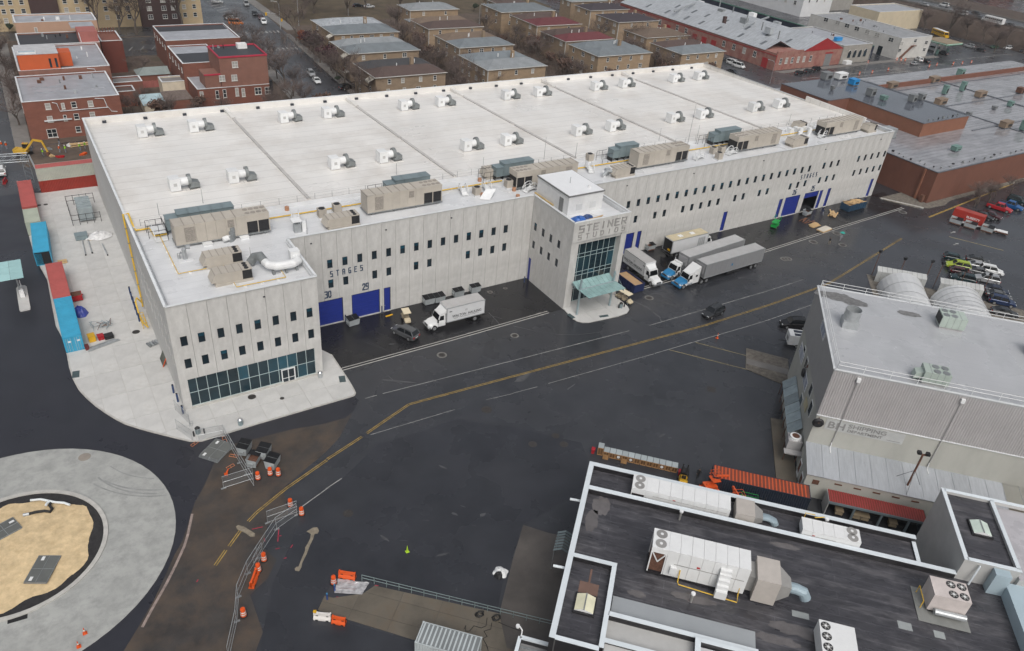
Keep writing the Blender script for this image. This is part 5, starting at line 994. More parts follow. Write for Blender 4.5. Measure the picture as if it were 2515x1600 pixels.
# ================================================================== the town behind: streets, blocks
sheet('earth_block', [(78,110),(212,110),(212,300),(84,300),(79,205)], .02, earth, 'brown winter yards between the tan houses')
sheet('earth_block', [(-11,109),(58,109),(61,180),(62,216),(-11,216)], .02, earth, 'yards among the red brick buildings')
sheet('park_ground', [(81,212),(230,230),(230,420),(84,420)], .024, M('brown_grass', (.075,.055,.032), .95, 0, .35, .2, orand=0))
sheet('street', [(-200,82),(240,82),(240,107),(-200,107)], .028, street_m, 'street behind the studio')
sheet('street', [(58.5,107),(72,107),(74,165),(79,205),(80,420),(63,420),(64,206),(62,180)], .031, street_m, 'side street between the brick row and the tan houses')
sheet('street', [(-26,107),(-13,107),(-13,420),(-26,420)], .031, street_m); sheet('street', [(215,82),(236,82),(236,110),(232,300),(216,300)], .034, street_m)
sheet('street', [(228,90),(700,88),(700,106),(228,107.5)], .037, street_m, 'avenue leading right past the warehouses')
sheet('street', [(64,206),(-200,212),(-200,219),(64,217)], .034, street_m)
def walk(poly, z=.13): return struct(MB().prism(poly, 0, z).build('pavement', sidewalk_old))
walk([(72.3,108),(76,108),(79.5,200),(77.6,200)]); walk([(54.5,108),(58,108),(61.5,178),(58,178)]); walk([(-12.8,108),(-9.6,108),(-9.0,205),(-12.8,205)]); walk([(236.2,107.8),(340,107.6),(340,104.5),(238,105)], .1); walk([(80.2,206),(84,206),(84.5,300),(80.5,300)])
for y0 in (204.5,180):
    for k in range(9): stripe('crosswalk_bar', [(65+k*1.45,y0-1.6),(65+k*1.45,y0+1.6)], .55, .04)
for k in range(9): stripe('parking_line', [(64.2,226+k*4.2),(69.5,229.5+k*4.2)], .3, .045)
for k in range(6): stripe('parking_line', [(20+k*3.4,188),(22+k*3.4,193)], .2, .045)
for L_ in ([(240,97),(330,95.6)], [(340,99.5),(400,98.5)], [(262,93),(300,92)]): stripe('lane_line', L_, .25, .045)
sheet('parking_court', [(14,182),(60,180),(60,204),(14,206)], .03, street_m)
# ---- generic far-building pieces
wf_m = M('white_window_frame', (.58,.58,.56), .6); sill_m = M('stone_sill', (.42,.40,.37), .8); glass_h = glassy('house_window_glass', (.02,.025,.03), .08); curtain_m = M('window_curtain', (.30,.29,.27), .8)
HW = {}
def hwin(par, p, ax, w_=1.05, h_=1.35, m=None):
    """window set on a wall. ax 1: wall faces -y, 0: wall faces -x"""
    k = rnd.randrange(3); key = (w_, h_, ax, k)
    if key not in HW:
        P = (lambda b, s0, s1, d0, d1, z0, z1: b.box(s0,s1,d0,d1,z0,z1)) if ax == 1 else (lambda b, s0, s1, d0, d1, z0, z1: b.box(d0,d1,s0,s1,z0,z1))
        f = MB(); t = .1
        P(f,-w_/2,-w_/2+t,-.05,.02,-h_/2,h_/2); P(f,w_/2-t,w_/2,-.05,.02,-h_/2,h_/2); P(f,-w_/2+t,w_/2-t,-.05,.02,h_/2-t,h_/2); P(f,-w_/2+t,w_/2-t,-.05,.02,-h_/2,-h_/2+t); P(f,-w_/2+t,w_/2-t,-.04,.02,-.04,.04)
        if w_ > 1.3: P(f,-.05,.05,-.045,.02,-h_/2+t,h_/2-t)
        g_ = MB(); P(g_,-w_/2+t,w_/2-t,-.015,-.005,-h_/2+t,h_/2-t); s = MB(); P(s,-w_/2-.1,w_/2+.1,-.12,0,-h_/2-.12,-h_/2-.002)
        HW[key] = f.mesh('window', wf_m), g_.mesh('pane', curtain_m if k == 2 else glass_h), s.mesh('sill', sill_m)
    o = obj('window', HW[key][0], par, p); obj('pane', HW[key][1], o); obj('sill', HW[key][2], o); return o
tan_b = [M('tan_brick_%s' % n, c, .85, 0, .14, .6, stretch=(1,1,2), orand=.08) for n, c in (('a',(.27,.195,.125)),('b',(.30,.22,.145)),('c',(.25,.185,.125)))]
RC_ = {'slate': M('slate_shingle', (.145,.165,.178), .7, 0, .14, .5, orand=.08), 'grey': M('grey_shingle', (.20,.215,.225), .65, 0, .14, .5, orand=.06), 'brown': M('brown_shingle', (.072,.048,.042), .8, 0, .14, .6, orand=.08), 'coal': M('charcoal_shingle', (.040,.040,.043), .75, 0, .15, .6, orand=.06), 'maroon': M('maroon_shingle', (.105,.024,.028), .75, 0, .12, .6, orand=.06), 'plum': M('dark_plum_shingle', (.038,.030,.036), .75, 0, .12, .6), 'tanr': M('tan_shingle', (.13,.095,.07), .8, 0, .14, .6), 'snow': M('weathered_silver_roof', (.30,.32,.34), .5, 0, .3, 1.2, dirt=(.12,.13,.14), dscale=1.0, dthr=.5)}
gut = M('white_gutter', (.50,.49,.46), .6); awn = M('striped_awning', (.45,.42,.36), .8, 0, .2, 3)
HOUSES = []
def hip(b, x0, x1, y0, y1, z0, rise, o=.35):
    x0 -= o; x1 += o; y0 -= o; y1 += o; d = (y1-y0)/2; e = min(d, (x1-x0)*.42)
    b.add([(x0,y0,z0),(x1,y0,z0),(x1,y1,z0),(x0,y1,z0),(x0+e,y0+d,z0+rise),(x1-e,y0+d,z0+rise)], [(0,1,5,4),(1,2,5),(2,3,4,5),(3,0,4),(3,2,1,0)])
def house(FL, FR, B, ze, roof, label, twin=None, rise=1.75, rows=2, nf=4, nl=2, awning=False):
    a, c = T(*FL, ze), T(*FR, ze); x0, x1, y0 = a.x, c.x, (a.y+c.y)/2; y1 = max(y0+8, T(*B, ze+.6).y)
    o = thing('tan_house', label, 'house', ((x0+x1)/2, (y0+y1)/2, 0), 0, 'tan brick houses'); w_, d = (x1-x0)/2, (y1-y0)/2; m = rnd.choice(tan_b)
    MB().box(-w_,w_,-d,d,0,ze).build('wall', m, o)
    if twin:
        b = MB(); hip(b,-w_,w_,-d,d*.05,ze,rise); b.build('roof', RC_[roof], o); b = MB(); hip(b,-w_*.99,w_*.97,d*.02,d*.98,ze-.02,rise*.95); b.build('roof', RC_[twin], o)
    else:
        b = MB(); hip(b,-w_,w_,-d,d,ze,rise); b.build('roof', RC_[roof], o)
    MB().box(-w_-.42,w_+.42,-d-.46,-d-.33,ze-.12,ze+.06).build('gutter', gut, o); MB().box(-w_-.46,-w_-.33,-d-.33,d+.33,ze-.12,ze+.06).build('gutter', gut, o)
    MB().box(-w_-.02,-w_+.25,-d-.03,-d+.25,0,ze-.12).build('corner_pier', sill_m if rnd.random() < .4 else m, o)
    for r_ in range(rows):
        z = ze-1.35-2.75*r_
        for k in range(nf): hwin(o, (-w_+(k+.75+rnd.uniform(-.1,.1))*2*w_/(nf+.5), -d, z), 1, rnd.choice((1.0,1.0,1.5)))
        for k in range(nl): hwin(o, (-w_, -d+(k+.5)*2*d/nl, z), 0, rnd.choice((1.0,1.6)))
    for k in range(2): MB().cyl((rnd.uniform(-.5,.5)*w_, rnd.uniform(-.3,.3)*d, ze+rise*.5), .13, rise*.5+.25, 8).build('vent_pipe', white_m, o)
    if rnd.random() < .55: MB().box(w_*.3,w_*.3+.9,-.4,.6,ze,ze+rise+1.0).build('chimney', m, o)
    if awning: MB().add([(-w_-1.9,-d+.2,ze-1.1),(-w_,-d+.2,ze-.3),(-w_,-d+3.2,ze-.3),(-w_-1.9,-d+3.2,ze-1.1),(-w_-1.9,-d+.2,ze-1.6),(-w_-1.9,-d+3.2,ze-1.6)], [(0,1,2,3),(4,0,3,5)]).build('porch_awning', awn, o); MB().box(-w_-1.8,-w_,-d+.3,-d+3.1,2.6,2.8).build('balcony', sill_m, o); MB().box(-w_-1.8,-w_-1.7,-d+.3,-d+3.1,2.8,3.7).build('balcony_rail', rust, o)
    HOUSES.append(o); return o
house((1,1110,725),(1,1785,685),(1,1520,535),8.2,'brown','tan house with brown front roof and charcoal rear roof behind the studio',twin='coal',rows=3,awning=True)
house((1,870,505),(1,1530,470),(1,1330,340),8.2,'slate','tan house with slate-blue twin roofs behind the brown-roofed one',twin='grey',rows=2,nf=3,awning=True)
house((1,725,322),(1,1340,302),(1,1080,150),8.0,'slate','long tan house with weathered silver rear roof nearest the park',twin='snow',rows=2,nf=6,awning=True)
house((1,1600,265),(1,2140,258),(1,1930,150),8.2,'brown','tan house with dark brown hip roof and pale flat annex',twin='tanr',rows=2,nf=3)
house((1,1430,95),(1,1905,90),(1,1740,18),7.0,'grey','small tan house with grey roof at the top edge',rows=1,nf=2)
house((1,1895,445),(1,2425,425),(1,2240,285),8.2,'slate','tan house with slate roof and brown rear roof in the middle',twin='tanr',rows=2,nf=4,nl=3)
house((1,2165,655),(2,318,620),(1,2330,470),8.4,'grey','tan house with silver-patched grey roof close to the white roof',twin='slate',rows=3,nf=3,nl=4)
house((1,2290,112),(2,402,103),(2,240,10),8.2,'slate','tan house with slate roof at the top centre',rows=2,nf=4)
house((2,215,240),(2,650,230),(2,420,110),8.2,'maroon','tan house with maroon front roof, farther of two',twin='brown',rows=2,nf=2,nl=2)
house((2,480,385),(2,960,370),(2,700,255),8.0,'maroon','tan house with maroon front roof, nearer of two',twin='brown',rows=1,nf=3,nl=3)
house((2,800,530),(2,1300,495),(2,1020,368),8.2,'slate','tan house with two slate roofs touching the white studio roof',twin='slate',rows=3,nf=4,nl=3)
house((2,990,210),(2,1375,195),(2,1180,105),8.2,'plum','tan house with dark plum roof beside the red warehouse',rows=2,nf=2,nl=3)
house((2,720,97),(2,1095,90),(2,900,25),8.2,'plum','tan house with dark roof behind the plum-roofed one',rows=1,nf=2,nl=2)
house((2,1250,355),(2,1660,335),(2,1500,240),7.8,'tanr','tan house with light brown roof and white porch front',rows=2,nf=3,nl=3)
house((2,1570,505),(2,2005,485),(2,1700,360),8.2,'slate','tan house with slate roof at the studio\'s back right corner',twin='brown',rows=2,nf=4,nl=2)
house((2,560,22),(2,930,2),(2,760,-40),8.0,'grey','tan house with grey roof cut by the top edge',rows=1,nf=2)
house((1,2320,60),(1,2600,50),(1,2408,-40),8.2,'brown','tan house with brown roof at the top edge right of the street lamp',rows=2,nf=1,nl=2)
o = thing('flat_annex', 'pale flat-roofed annex beside the brown hip roof', 'annex', (*T(1,1520,230,6)[:2], 0)); MB().box(-4,4,-4,4,0,7).build('wall', tan_b[1], o); MB().box(-4.1,4.1,-4.1,4.1,7,7.2).build('roof', RC_['grey'], o)
for k in range(2): hwin(o, (-1.5+k*2.4,-4,5.2), 1, 1.0, 2.0)
# ---- red brick buildings, left
redb = M('red_brick', (.175,.066,.044), .85, 0, .14, .6, stretch=(1,1,2), orand=.1); redb2 = M('dull_red_brick', (.20,.095,.070), .85, 0, .12, .6, orand=.06); dkb = M('maroon_brick', (.055,.030,.028), .85, 0, .12, .6); crm = M('cream_brick', (.42,.325,.20), .85, 0, .10, .5)
silver = M('silver_coated_roof', (.30,.31,.335), .45, 0, .2, .35, orand=.05, dirt=(.20,.205,.22), dscale=.25, dthr=.55); tar = M('black_tar_roof', (.028,.028,.032), .5, 0, .2, .5); wcap = M('white_coping', (.58,.60,.61), .6)
def block(name, label, x0, x1, y0, y1, z, wall, roof, wins=(), caps='FL', cat='building', ww=1.1, wh_=1.4, side=0, par=.35):
    o = thing(name, label, cat, ((x0+x1)/2,(y0+y1)/2,0)); w_, d = (x1-x0)/2, (y1-y0)/2
    MB().box(-w_,w_,-d,d,0,z-par).build('wall', wall, o); MB().box(-w_+.3,w_-.3,-d+.3,d-.3,z-par,z-par+.04).build('roof', roof, o)
    for p, q in (((-w_,-d+.15),(w_,-d+.15)),((-w_+.15,-d+.3),(-w_+.15,d-.3)),((w_-.15,-d+.3),(w_-.15,d-.3)),((-w_,d-.15),(w_,d-.15))):
        MB().obox((*p,z-par/2),(*q,z-par/2),.3,par).build('parapet', wall, o); MB().obox((*p,z+.04),(*q,z+.04),.38,.09).build('coping', wcap, o)
    for q in wins:
        p = TP(*q[:3], 1, y0); hwin(o, (p.x-o.location.x, -d, p.z), 1, *(q[3:5] if len(q) > 3 else (ww, wh_)))
    for k in range(side): hwin(o, (-w_, -d+(k+.5)*2*d/side, z-2.2), 0)
    return o
def clutter(o, n, w_, d, z, seed):
    rg = random.Random(seed)
    for k in range(n):
        x, y, s = rg.uniform(-.8,.8)*w_, rg.uniform(-.8,.8)*d, rg.uniform(.3,1.0); t = rg.random()
        if t < .5: MB().box(x-s/2,x+s/2,y-s/2,y+s/2,z,z+rg.uniform(.4,1)).build('roof_box', rg.choice((galv,galv_d,white_m,rust)), o)
        else: MB().cyl((x,y,z),.12,rg.uniform(.5,1.3),8).build('vent_pipe', rg.choice((galv,white_m,black_m)), o)
b1 = block('brick_building', 'red brick building with silver roof and white downpipes, nearest the excavator', -9.3,10.7,112.4,133.6,8.9,redb,silver,[(0,450,1000),(0,592,997,.7,1.4),(0,693,985),(0,850,975),(0,470,1120),(0,612,1108,.7,1.4),(0,718,1095),(0,868,1080),(0,735,1215),(0,490,1252,2.0,2.0)],side=5); clutter(b1,9,9,9,8.55,1)
MB().tube([(x-.7,-10.72,z-0) for x, z in ((-3.4,8.4),(-2.5,8.1),(-2.2,6.3),(7.9,6.3),(8.4,5.3),(9.6,5.1))],.09).build('downpipe', wcap, b1); MB().tube([(x-.7,-10.72,z) for x, z in ((5.4,8.6),(7.3,8.4),(7.7,6.3))],.09).build('downpipe', wcap, b1)
MB().box(-6.5,-.9,-10.9,-10.62,4.2,4.45).build('lintel', wcap, b1)
for q in (((-7,1),(-.5,1)),((-7,-3),(8,-3))): MB().obox((*q[0],8.68),(*q[1],8.68),.25,.2).build('roof_fold', silver, b1)
b2 = block('brick_building', 'brick building with silver roof behind the nearest red one', -8.2,12,134.2,158,10.0,redb2,silver); clutter(b2,8,8,9,9.7,2)
MB().tube([(x,-12.0,z) for x, z in ((4.8,9.7),(6.5,9.4),(6.6,8.6))],.08).build('downpipe', wcap, b2)
org = M('orange_panel_wall', (.46,.085,.02), .6, 0, .06, .6)
pn = MB().box(-9.6,-.9,-11.9,-2.5,9.9,13.7).build('penthouse', org, b2); MB().box(-9.75,-.75,-12.0,-2.4,13.7,13.85).build('penthouse_roof', M('pale_roof', (.42,.42,.43), .5), pn); MB().box(-9.3,-5.4,-11.3,-9.6,13.85,14.1).build('skylight', wf_m, pn); MB().box(-9.1,-5.6,-11.1,-9.8,14.1,14.14).build('skylight_pane', M('pale_pane', (.35,.42,.46), .2), pn)
for x in (-2.9,-1.6): MB().box(x-.25,x+.25,-11.95,-11.88,10.4,12.6).build('slit_window', win_m, pn)
MB().box(-.8,2.1,-9.5,-5,9.9,13.2).build('penthouse_bay', org, b2)
b3 = block('brick_building', 'brick building with black roof and a pink-red rooftop box', -6.5,13,158.2,172,10.2,redb2,tar); MB().box(4.9,9.6,-6.6,0,10,13.0).build('rooftop_box', M('pink_red_wall', (.30,.10,.085), .7), b3); MB().box(3.9,9.8,-.2,6,12.6,12.9).build('box_roof', silver, b3); MB().tube([(5.0,-6.7,12.9),(5.2,-6.7,10.4)],.1).build('downpipe', wcap, b3); clutter(b3,6,6,5,9.9,3)
b4 = block('brick_building', 'pinkish tan flat-roofed building below the cream apartments', -5.9,15,177,187.5,12,M('pinkish_tan_wall', (.42,.27,.19), .8, 0, .06, .4),silver,[(0,345,310,.8,3.0)]); clutter(b4,4,8,4,11.7,4)
b5 = block('brick_building', 'narrow dark red brick building with outdoor stair', 13.8,19.4,164,176,9,M('deep_red_brick', (.115,.028,.018), .8, 0, .1, .6),redb)
for k in range(7): MB().box(-2.4+k*.72,-2.2+k*.72,3.5,3.7,8.9,10.6).build('roof_post', redb, b5)
b6 = block('brick_building', 'red brick building with half black, half silver roof by the side street', 30.5,52,161,180.5,9,redb,silver,side=5); MB().box(-10.2,10.2,3,9.2,8.7,8.75).build('tar_section', tar, b6)
b7 = block('brick_building', 'red brick building with split white and black roof', 29.8,40.6,135.6,155,9,redb,silver,side=5); MB().box(-5,5,-9.2,1.5,8.72,8.78).build('tar_section', tar, b7)
b8 = thing('brick_building', 'tall red brick building with pink roof edging beside the side street', 'building', (40,133,0))
MB().box(-9.5,9.5,-9,10,0,5.3).build('lower_wall', redb, b8); MB().obox((-9.5,-8.95,5.35),(9.5,-8.95,5.35),.3,.12).build('coping', wcap, b8); MB().obox((-9.4,-9,5.35),(-9.4,10,5.35),.3,.12).build('coping', wcap, b8); MB().box(-9.2,9.2,-8.8,9.8,5.3,5.34).build('lower_roof', silver, b8)
MB().box(-3.1,9.4,-8.96,3,5.3,12.9).build('upper_wall', redb2, b8); netm = M('red_netting', (.40,.02,.05), .6); MB().box(-3.0,9.3,-8.8,2.8,12.9,12.95).build('upper_roof', tar, b8)
for p, q in (((-3.2,-8.9),(9.5,-8.9)),((-3.05,-8.9),(-3.05,3)),((9.35,-8.9),(9.35,3)),((-3.2,2.9),(9.5,2.9))): MB().obox((*p,13.05),(*q,13.05),.4,.35).build('edge_netting', netm, b8)
MB().box(-7.2,-3.2,-8.7,-2,5.35,8.6).build('side_wing', redb2, b8); MB().obox((-7.3,-8.6,8.7),(-3.1,-8.6,8.7),.4,.3).build('edge_netting', netm, b8)
for x, y in ((2205,607),(2085,737),(2200,732)): p = TP(0,x,y,1,124); hwin(b8, (p.x-40,-9,p.z), 1, 1.5, 1.6)
for x, y in ((1895,900),(2040,890),(2110,880),(2225,865),(2285,870)): p = TP(0,x,y,1,124); hwin(b8, (p.x-40,-9.02,p.z), 1, .9, 2.2)
MB().box(9.4,10.2,-9.4,-7.9,0,6.3).build('chimney_breast', black_m, b8); clutter(b8,3,3,2,12.95,5); MB().box(4,6.5,-1,1,12.95,14.2).build('roof_box', white_m, b8)
for x, y in ((15,855),(110,850)): p = TP(1,x,y,1,124); hwin(b8, (min(9.0,p.x-40),-9.02,p.z), 1, 1.8, 1.9)
# yard sheds between the brick rows
o = block('yard_shed', 'flat grey shed roof with white rim in the brick yard, farther', 12.2,19.5,138,143.5,4.5,redb,M('dull_grey_roof', (.19,.18,.175), .7)); o['category'] = 'shed'
o = block('yard_shed', 'small open-topped shed with white rim in the brick yard', 12.0,16.6,131.5,136.6,4.0,redb,M('brown_felt_roof', (.10,.07,.06), .9)); o['category'] = 'shed'
o = block('yard_shed', 'cream garage with white wall in the brick yard', 24,31.5,136.5,142,4.2,M('cream_wall', (.52,.46,.36), .8),M('dull_grey_roof', 0)); o['category'] = 'garage'
o = thing('yard_shed', 'low dark brick hut with green-grey roof in the brick yard', 'shed', (24,151,0)); MB().box(-4,4,-3,3,0,3.2).build('wall', redb, o); MB().add([(-4.3,-3.3,3.2),(4.3,-3.3,3.2),(4.3,3.3,3.2),(-4.3,3.3,3.2),(-2,0,4.6),(4.3,0,4.6)], [(0,1,5,4),(2,3,4,5),(3,0,4),(1,2,5)]).build('roof', M('green_grey_roof', (.20,.23,.22), .7), o)
o = thing('yard_shed', 'lean-to with pale blue roof in the brick yard', 'shed', (19.5,126,0)); MB().box(-2.5,2.5,-3,3,0,2.8).build('wall', M('cream_wall', 0), o); MB().add([(-2.8,-3.3,2.7),(2.8,-3.3,2.7),(2.8,3.3,3.6),(-2.8,3.3,3.6)], [(0,1,2,3)]).build('roof', M('pale_blue_roof', (.34,.44,.47), .5), o)
o = thing('yard_shed', 'red-brown brick outbuilding with rough roof in the brick yard', 'shed', (25.5,126,0)); MB().box(-3.2,3.2,-4,4,0,3.5).build('wall', redb, o); MB().box(-3.3,3.3,-4.1,4.1,3.5,3.7).build('roof', M('rough_brown_roof', (.13,.10,.085), .9, 0, .4, 2), o)
for i, (x, y, w_, m) in enumerate(((22,147,3,'pink_red_wall'),(25,133,2.4,'pink_red_wall'),(20.5,121,3,'cream_wall'),(17,148,2.5,'dull_grey_roof'))):
    o = thing('yard_fence', ['red plank fence behind the green-roofed hut','short red fence beside the cream garage','leaning pale fence near the white roof corner','grey board fence by the narrow red building'][i], 'fence', (x,y,0), .2*i)
    for k in range(8): MB().box(-w_+k*w_/4,-w_+k*w_/4+w_/4-.03,-.04,.04,0,1.9+rnd.uniform(-.1,.1)).build('board', M(m, 0), o)
# ---- cream and maroon apartment slabs, top left
def apt(name, label, x0, x1, y, m, cols, zs_=(3.4,6.2,8.9,11.6), z=18, w_=1.3, h_=1.5, dep=14):
    o = thing(name, label, 'apartment block', ((x0+x1)/2,y,0)); c = (x0+x1)/2; MB().box(x0-c,x1-c,0,dep,0,z).build('wall', m, o)
    for x in cols:
        for zz in zs_: hwin(o, (x-c,0,zz), 1, w_, h_)
    MB().box(x0-c-.1,x1-c+.1,-.1,dep,z,z+.3).build('coping', wcap, o); return o
apt('apartment_block', 'cream brick apartment wall at the top left corner', -40,-.05,221,crm,[-34,-29,-24,-19,-14,-10.5,-7.6,-5.2,-2.0]); apt('apartment_block', 'dark maroon windowless bay between the cream apartment walls', 0,8.3,220,dkb,[])
apt('apartment_block', 'cream apartment wall behind the two bare trees', 8.35,33,221,crm,[10.5,13.9,16.9,22.5,26,29.5]); apt('apartment_block', 'dark maroon apartment wing with paired white windows', 33.1,46.2,219.5,dkb,[41.0,44.2,36.2],w_=1.6); apt('apartment_block', 'narrow cream apartment wing next to the side street', 46.25,54,221,crm,[48.1,51.6])
apt('apartment_block', 'distant brick apartments at the far top', 90,150,440,dkb,[94+5*k for k in range(11)],dep=20,z=16)
# ================================================================== warehouses to the right
pinkb = M('worn_red_brick', (.29,.15,.12), .8, 0, .2, .4, dirt=(.22,.05,.045), dscale=.35, dthr=.47); tin = M('worn_tin_roof', (.40,.42,.44), .42, .25, .25, .7, stretch=(.4,3,1), orand=.05, dirt=(.22,.23,.245), dscale=.5, dthr=.55); redp = M('red_painted_gable', (.30,.018,.02), .6)
WHS = thing('red_warehouse', 'long worn red brick warehouse with tin gable roofs', 'warehouse', (237,109,0))
MB().box(0,39,0,95,0,6.3).build('wall', pinkb, WHS)
for k, (xa, xb, zr_) in enumerate(((0,15,9.2),(15,39,10.6))):
    c = (xa+xb)/2; n = 12
    for j in range(n):
        y0, y1 = (0 if k else 6)+(89 if not k else 95)*j/n, (0 if k else 6)+(89 if not k else 95)*(j+1)/n
        MB().add([(xa-.3,y0,6.3),(c,y0,zr_),(c,y1-.05,zr_),(xa-.3,y1-.05,6.3)], [(0,1,2,3)]).build('roof_sheet', tin, WHS); MB().add([(c,y0,zr_),(xb,y0,6.3),(xb,y1-.05,6.3),(c,y1-.05,zr_)], [(0,1,2,3)]).build('roof_sheet', tin, WHS)
    for j in range(7):
        y = 12+j*11+rnd.uniform(-2,2); MB().obox((xa+2,y,6.3+(zr_-6.3)*2/(c-xa)+.08),(xa+5,y,6.3+(zr_-6.3)*5/(c-xa)+.08),1.2,.06).build('roof_light', M('grimy_rooflight', (.10,.11,.12), .4), WHS)
MB().add([(15,-.1,6.3),(39,-.1,6.3),(27,-.1,10.8)], [(0,1,2)]).build('gable', redp, WHS); MB().box(15,39,-.05,.3,6.2,6.35).build('gable_beam', redp, WHS); MB().box(0,15,-.1,.4,6.3,7.0).build('parapet', pinkb, WHS)
for x, w_ in ((3,1.4),(6.2,1.4),(9.5,1.4),(13,1.4),(16.4,1.4),(20.3,1.4)): hwin(WHS, (x,0,3.4), 1, 1.4, 2.2)
MB().box(29,33,-.08,0,0,4.6).build('loading_door', grey_d, WHS); MB().box(28.6,33.4,-.1,.02,4.6,5.2).build('door_head', redp, WHS); MB().box(0,.3,-.06,0,0,6).build('downpipe', redp, WHS)
for k in range(14):
    y = 5+k*5.6; s = rnd.random()
    if s < .25: MB().box(-.08,0,y-1.4,y+1.4,0,3.6).build('loading_door', redp, WHS)
    else: hwin(WHS, (0,y,3.6), 0, 1.6, 2.2)
MB().box(-.1,0,0,95,5.2,5.5).build('red_band', redp, WHS)
for k in range(6): MB().box(17+k*3.4,19+k*3.4,20+(k*17) % 60,23+(k*17) % 60,8,10.5).build('roof_plant', rnd.choice((galv,galv_d,white_m)), WHS)
for k in range(5): MB().tube([(8+k*6,8+k*14,9.4),(8+k*6,8+k*14,12.5)],.25).build('stack', galv_d, WHS)
MB().obox((1,60,9.3),(30,75,9.9),.6,.6).build('roof_conveyor', galv, WHS); MB().obox((12,30,9.3),(38,40,9.9),.6,.6).build('roof_conveyor', galv, WHS); MB().box(9,10.2,38,39.2,7,11.4).build('chimney', dkb, WHS)
SG = block('stone_building', 'grey stone-faced building with tall arched windows beside the red gable', 276.3,295,109,140,7.2,M('grey_stone_wall', (.27,.255,.23), .85, 0, .15, .6),silver)
for k in range(4):
    x = -4.6+k*3.4; f = MB(); P = [(x-.9,-15.6,2.2),(x+.9,-15.6,2.2),(x+.9,-15.6,4.4)]+[(x+.9*math.cos(a),-15.6,4.4+.9*math.sin(a)) for a in (.5,1.05,1.57,2.1,2.64)]+[(x-.9,-15.6,4.4)]; f.add(P, [tuple(range(len(P)))]); f.build('arched_window', win_m, SG)
    MB().tube([(P[i][0],-15.62,P[i][2]) for i in range(2,9)],.12).build('arch_trim', sill_m, SG)
MB().box(-7.5,-4,-17.5,-15.5,0,1.4).build('bay_cover', white_m, SG); clutter(SG,5,7,8,6.9,8)
o = thing('blue_unit', 'bright blue box on the roof beside the red gable', 'roof unit', (*T(3,660,380,7.3)[:2],7.2)); MB().box(-1.8,1.8,-.8,.8,0,1.2).build('body', m_blu, o); MB().box(-1.9,1.9,-.9,.9,1.2,1.35).build('lid', m_blu, o)
o = thing('navy_hoarding', 'long dark navy wall with green trim behind the red warehouse', 'wall', (300,112,0)); MB().box(0,1.2,0,110,0,5.0).build('wall', M('navy_wall', (.012,.018,.035), .5), o); MB().box(-.15,1.35,0,110,5.0,5.2).build('coping', M('dark_green_trim', (.01,.08,.05), .5), o)
for k in range(14): MB().box(-.12,0,k*8,k*8+.3,0,5).build('pier', M('navy_wall', 0), o)
WB = block('white_building', 'white painted two-storey building with outdoor stair and flat grey roof', 312,334,107.5,156,8.7,M('white_painted_brick', (.50,.49,.465), .75, 0, .1, .6),M('grey_gravel_roof', (.26,.265,.275), .5, 0, .25, .5),[(3,1260,412,2.2,1.5),(3,1388,385,2.0,1.5),(3,1490,402,2.2,1.5),(3,1240,475,2.0,1.4),(3,1470,468,2.0,1.4)])
for (x, y) in ((1160,375),(1030,330),(938,302),(840,272),(748,243),(660,215),(550,187)): p = TP(3,x,y,0,312); hwin(WB, (-11,p.y-131.75,p.z), 0, 2.4, 1.7)
for (x, y) in ((1060,450),(905,360),(730,300),(600,250)): p = TP(3,x,y,0,312); MB().box(-11.08,-11,p.y-131.75-1.1,p.y-131.75+1.1,0,3.6).build('arched_door', win_m, WB)
MB().obox((-9,-24.8,.6),(-2.5,-24.8,5.4),1.0,.2).build('outdoor_stair', rust, WB); MB().obox((-9,-25.3,1.6),(-2.5,-25.3,6.4),.06,.06).build('stair_rail', rust, WB); MB().box(-3,0,-25.2,-24.2,5.2,5.4).build('landing', rust, WB); clutter(WB,14,9,20,8.4,9)
TW = block('white_tower', 'tall white building with red stripe at the top edge', 343,366,186,240,26,M('white_render', (.62,.63,.64), .7, 0, .06, .4),silver); MB().box(-11.6,-11.5,-20,27,9.5,11).build('red_sign', M('red_sign_board', (.30,.02,.02), .5), TW)
for y in range(8):
    for z in (6,13.5,17,21): hwin(TW, (-11.5,-22+y*6.2,z), 0, 1.6, 2.0)
for x in (-7,-1,5):
    for z in (8,13,18): hwin(TW, (x,-27,z), 1, 1.2, 2.2)
block('yellow_wall', 'blank cream-yellow wall beyond the white building', 357,393.5,151,168,9.0,M('yellowish_render', (.50,.43,.31), .8, 0, .1, .4, dirt=(.36,.31,.24), dscale=.2),silver)
o = block('pink_block', 'small pinkish house on a flat roof at the top edge', 420,432,222,236,12,M('salmon_wall', (.42,.20,.15), .8),M('dull_grey_roof', 0)); block('concrete_plant', 'grey concrete works with stacks behind the white building', 372,398,196,214,13,M('works_grey', (.28,.27,.25), .8),silver)
for i, (x0, x1, y0, y1, z, m, lb) in enumerate(((470,520,232,262,20,dkb,'dark red brick block at the far top right'),(530,570,226,256,22,crm,'cream far block between the red ones at top right'),(575,660,214,250,17,redb,'long deep red building at the far right corner'),(600,640,196,210,9,M('white_render', 0),'low white building before the far red blocks'),(250,300,262,290,14,redb,'red brick works at the top centre right'),(310,335,262,290,16,dkb,'dark block behind the tall white building'))):
    o = block('far_building', lb, x0, x1, y0, y1, z, m, silver)
    for k in range(int((x1-x0)/5)):
        for zz in (z-3, z-7): hwin(o, (-(x1-x0)/2+2.5+k*5, -(y1-y0)/2, zz), 1, 1.6, 2)
    for k in range(int((y1-y0)/6)):
        for zz in (z-3, z-7): hwin(o, (-(x1-x0)/2, -(y1-y0)/2+3+k*6, zz), 0, 1.6, 2)
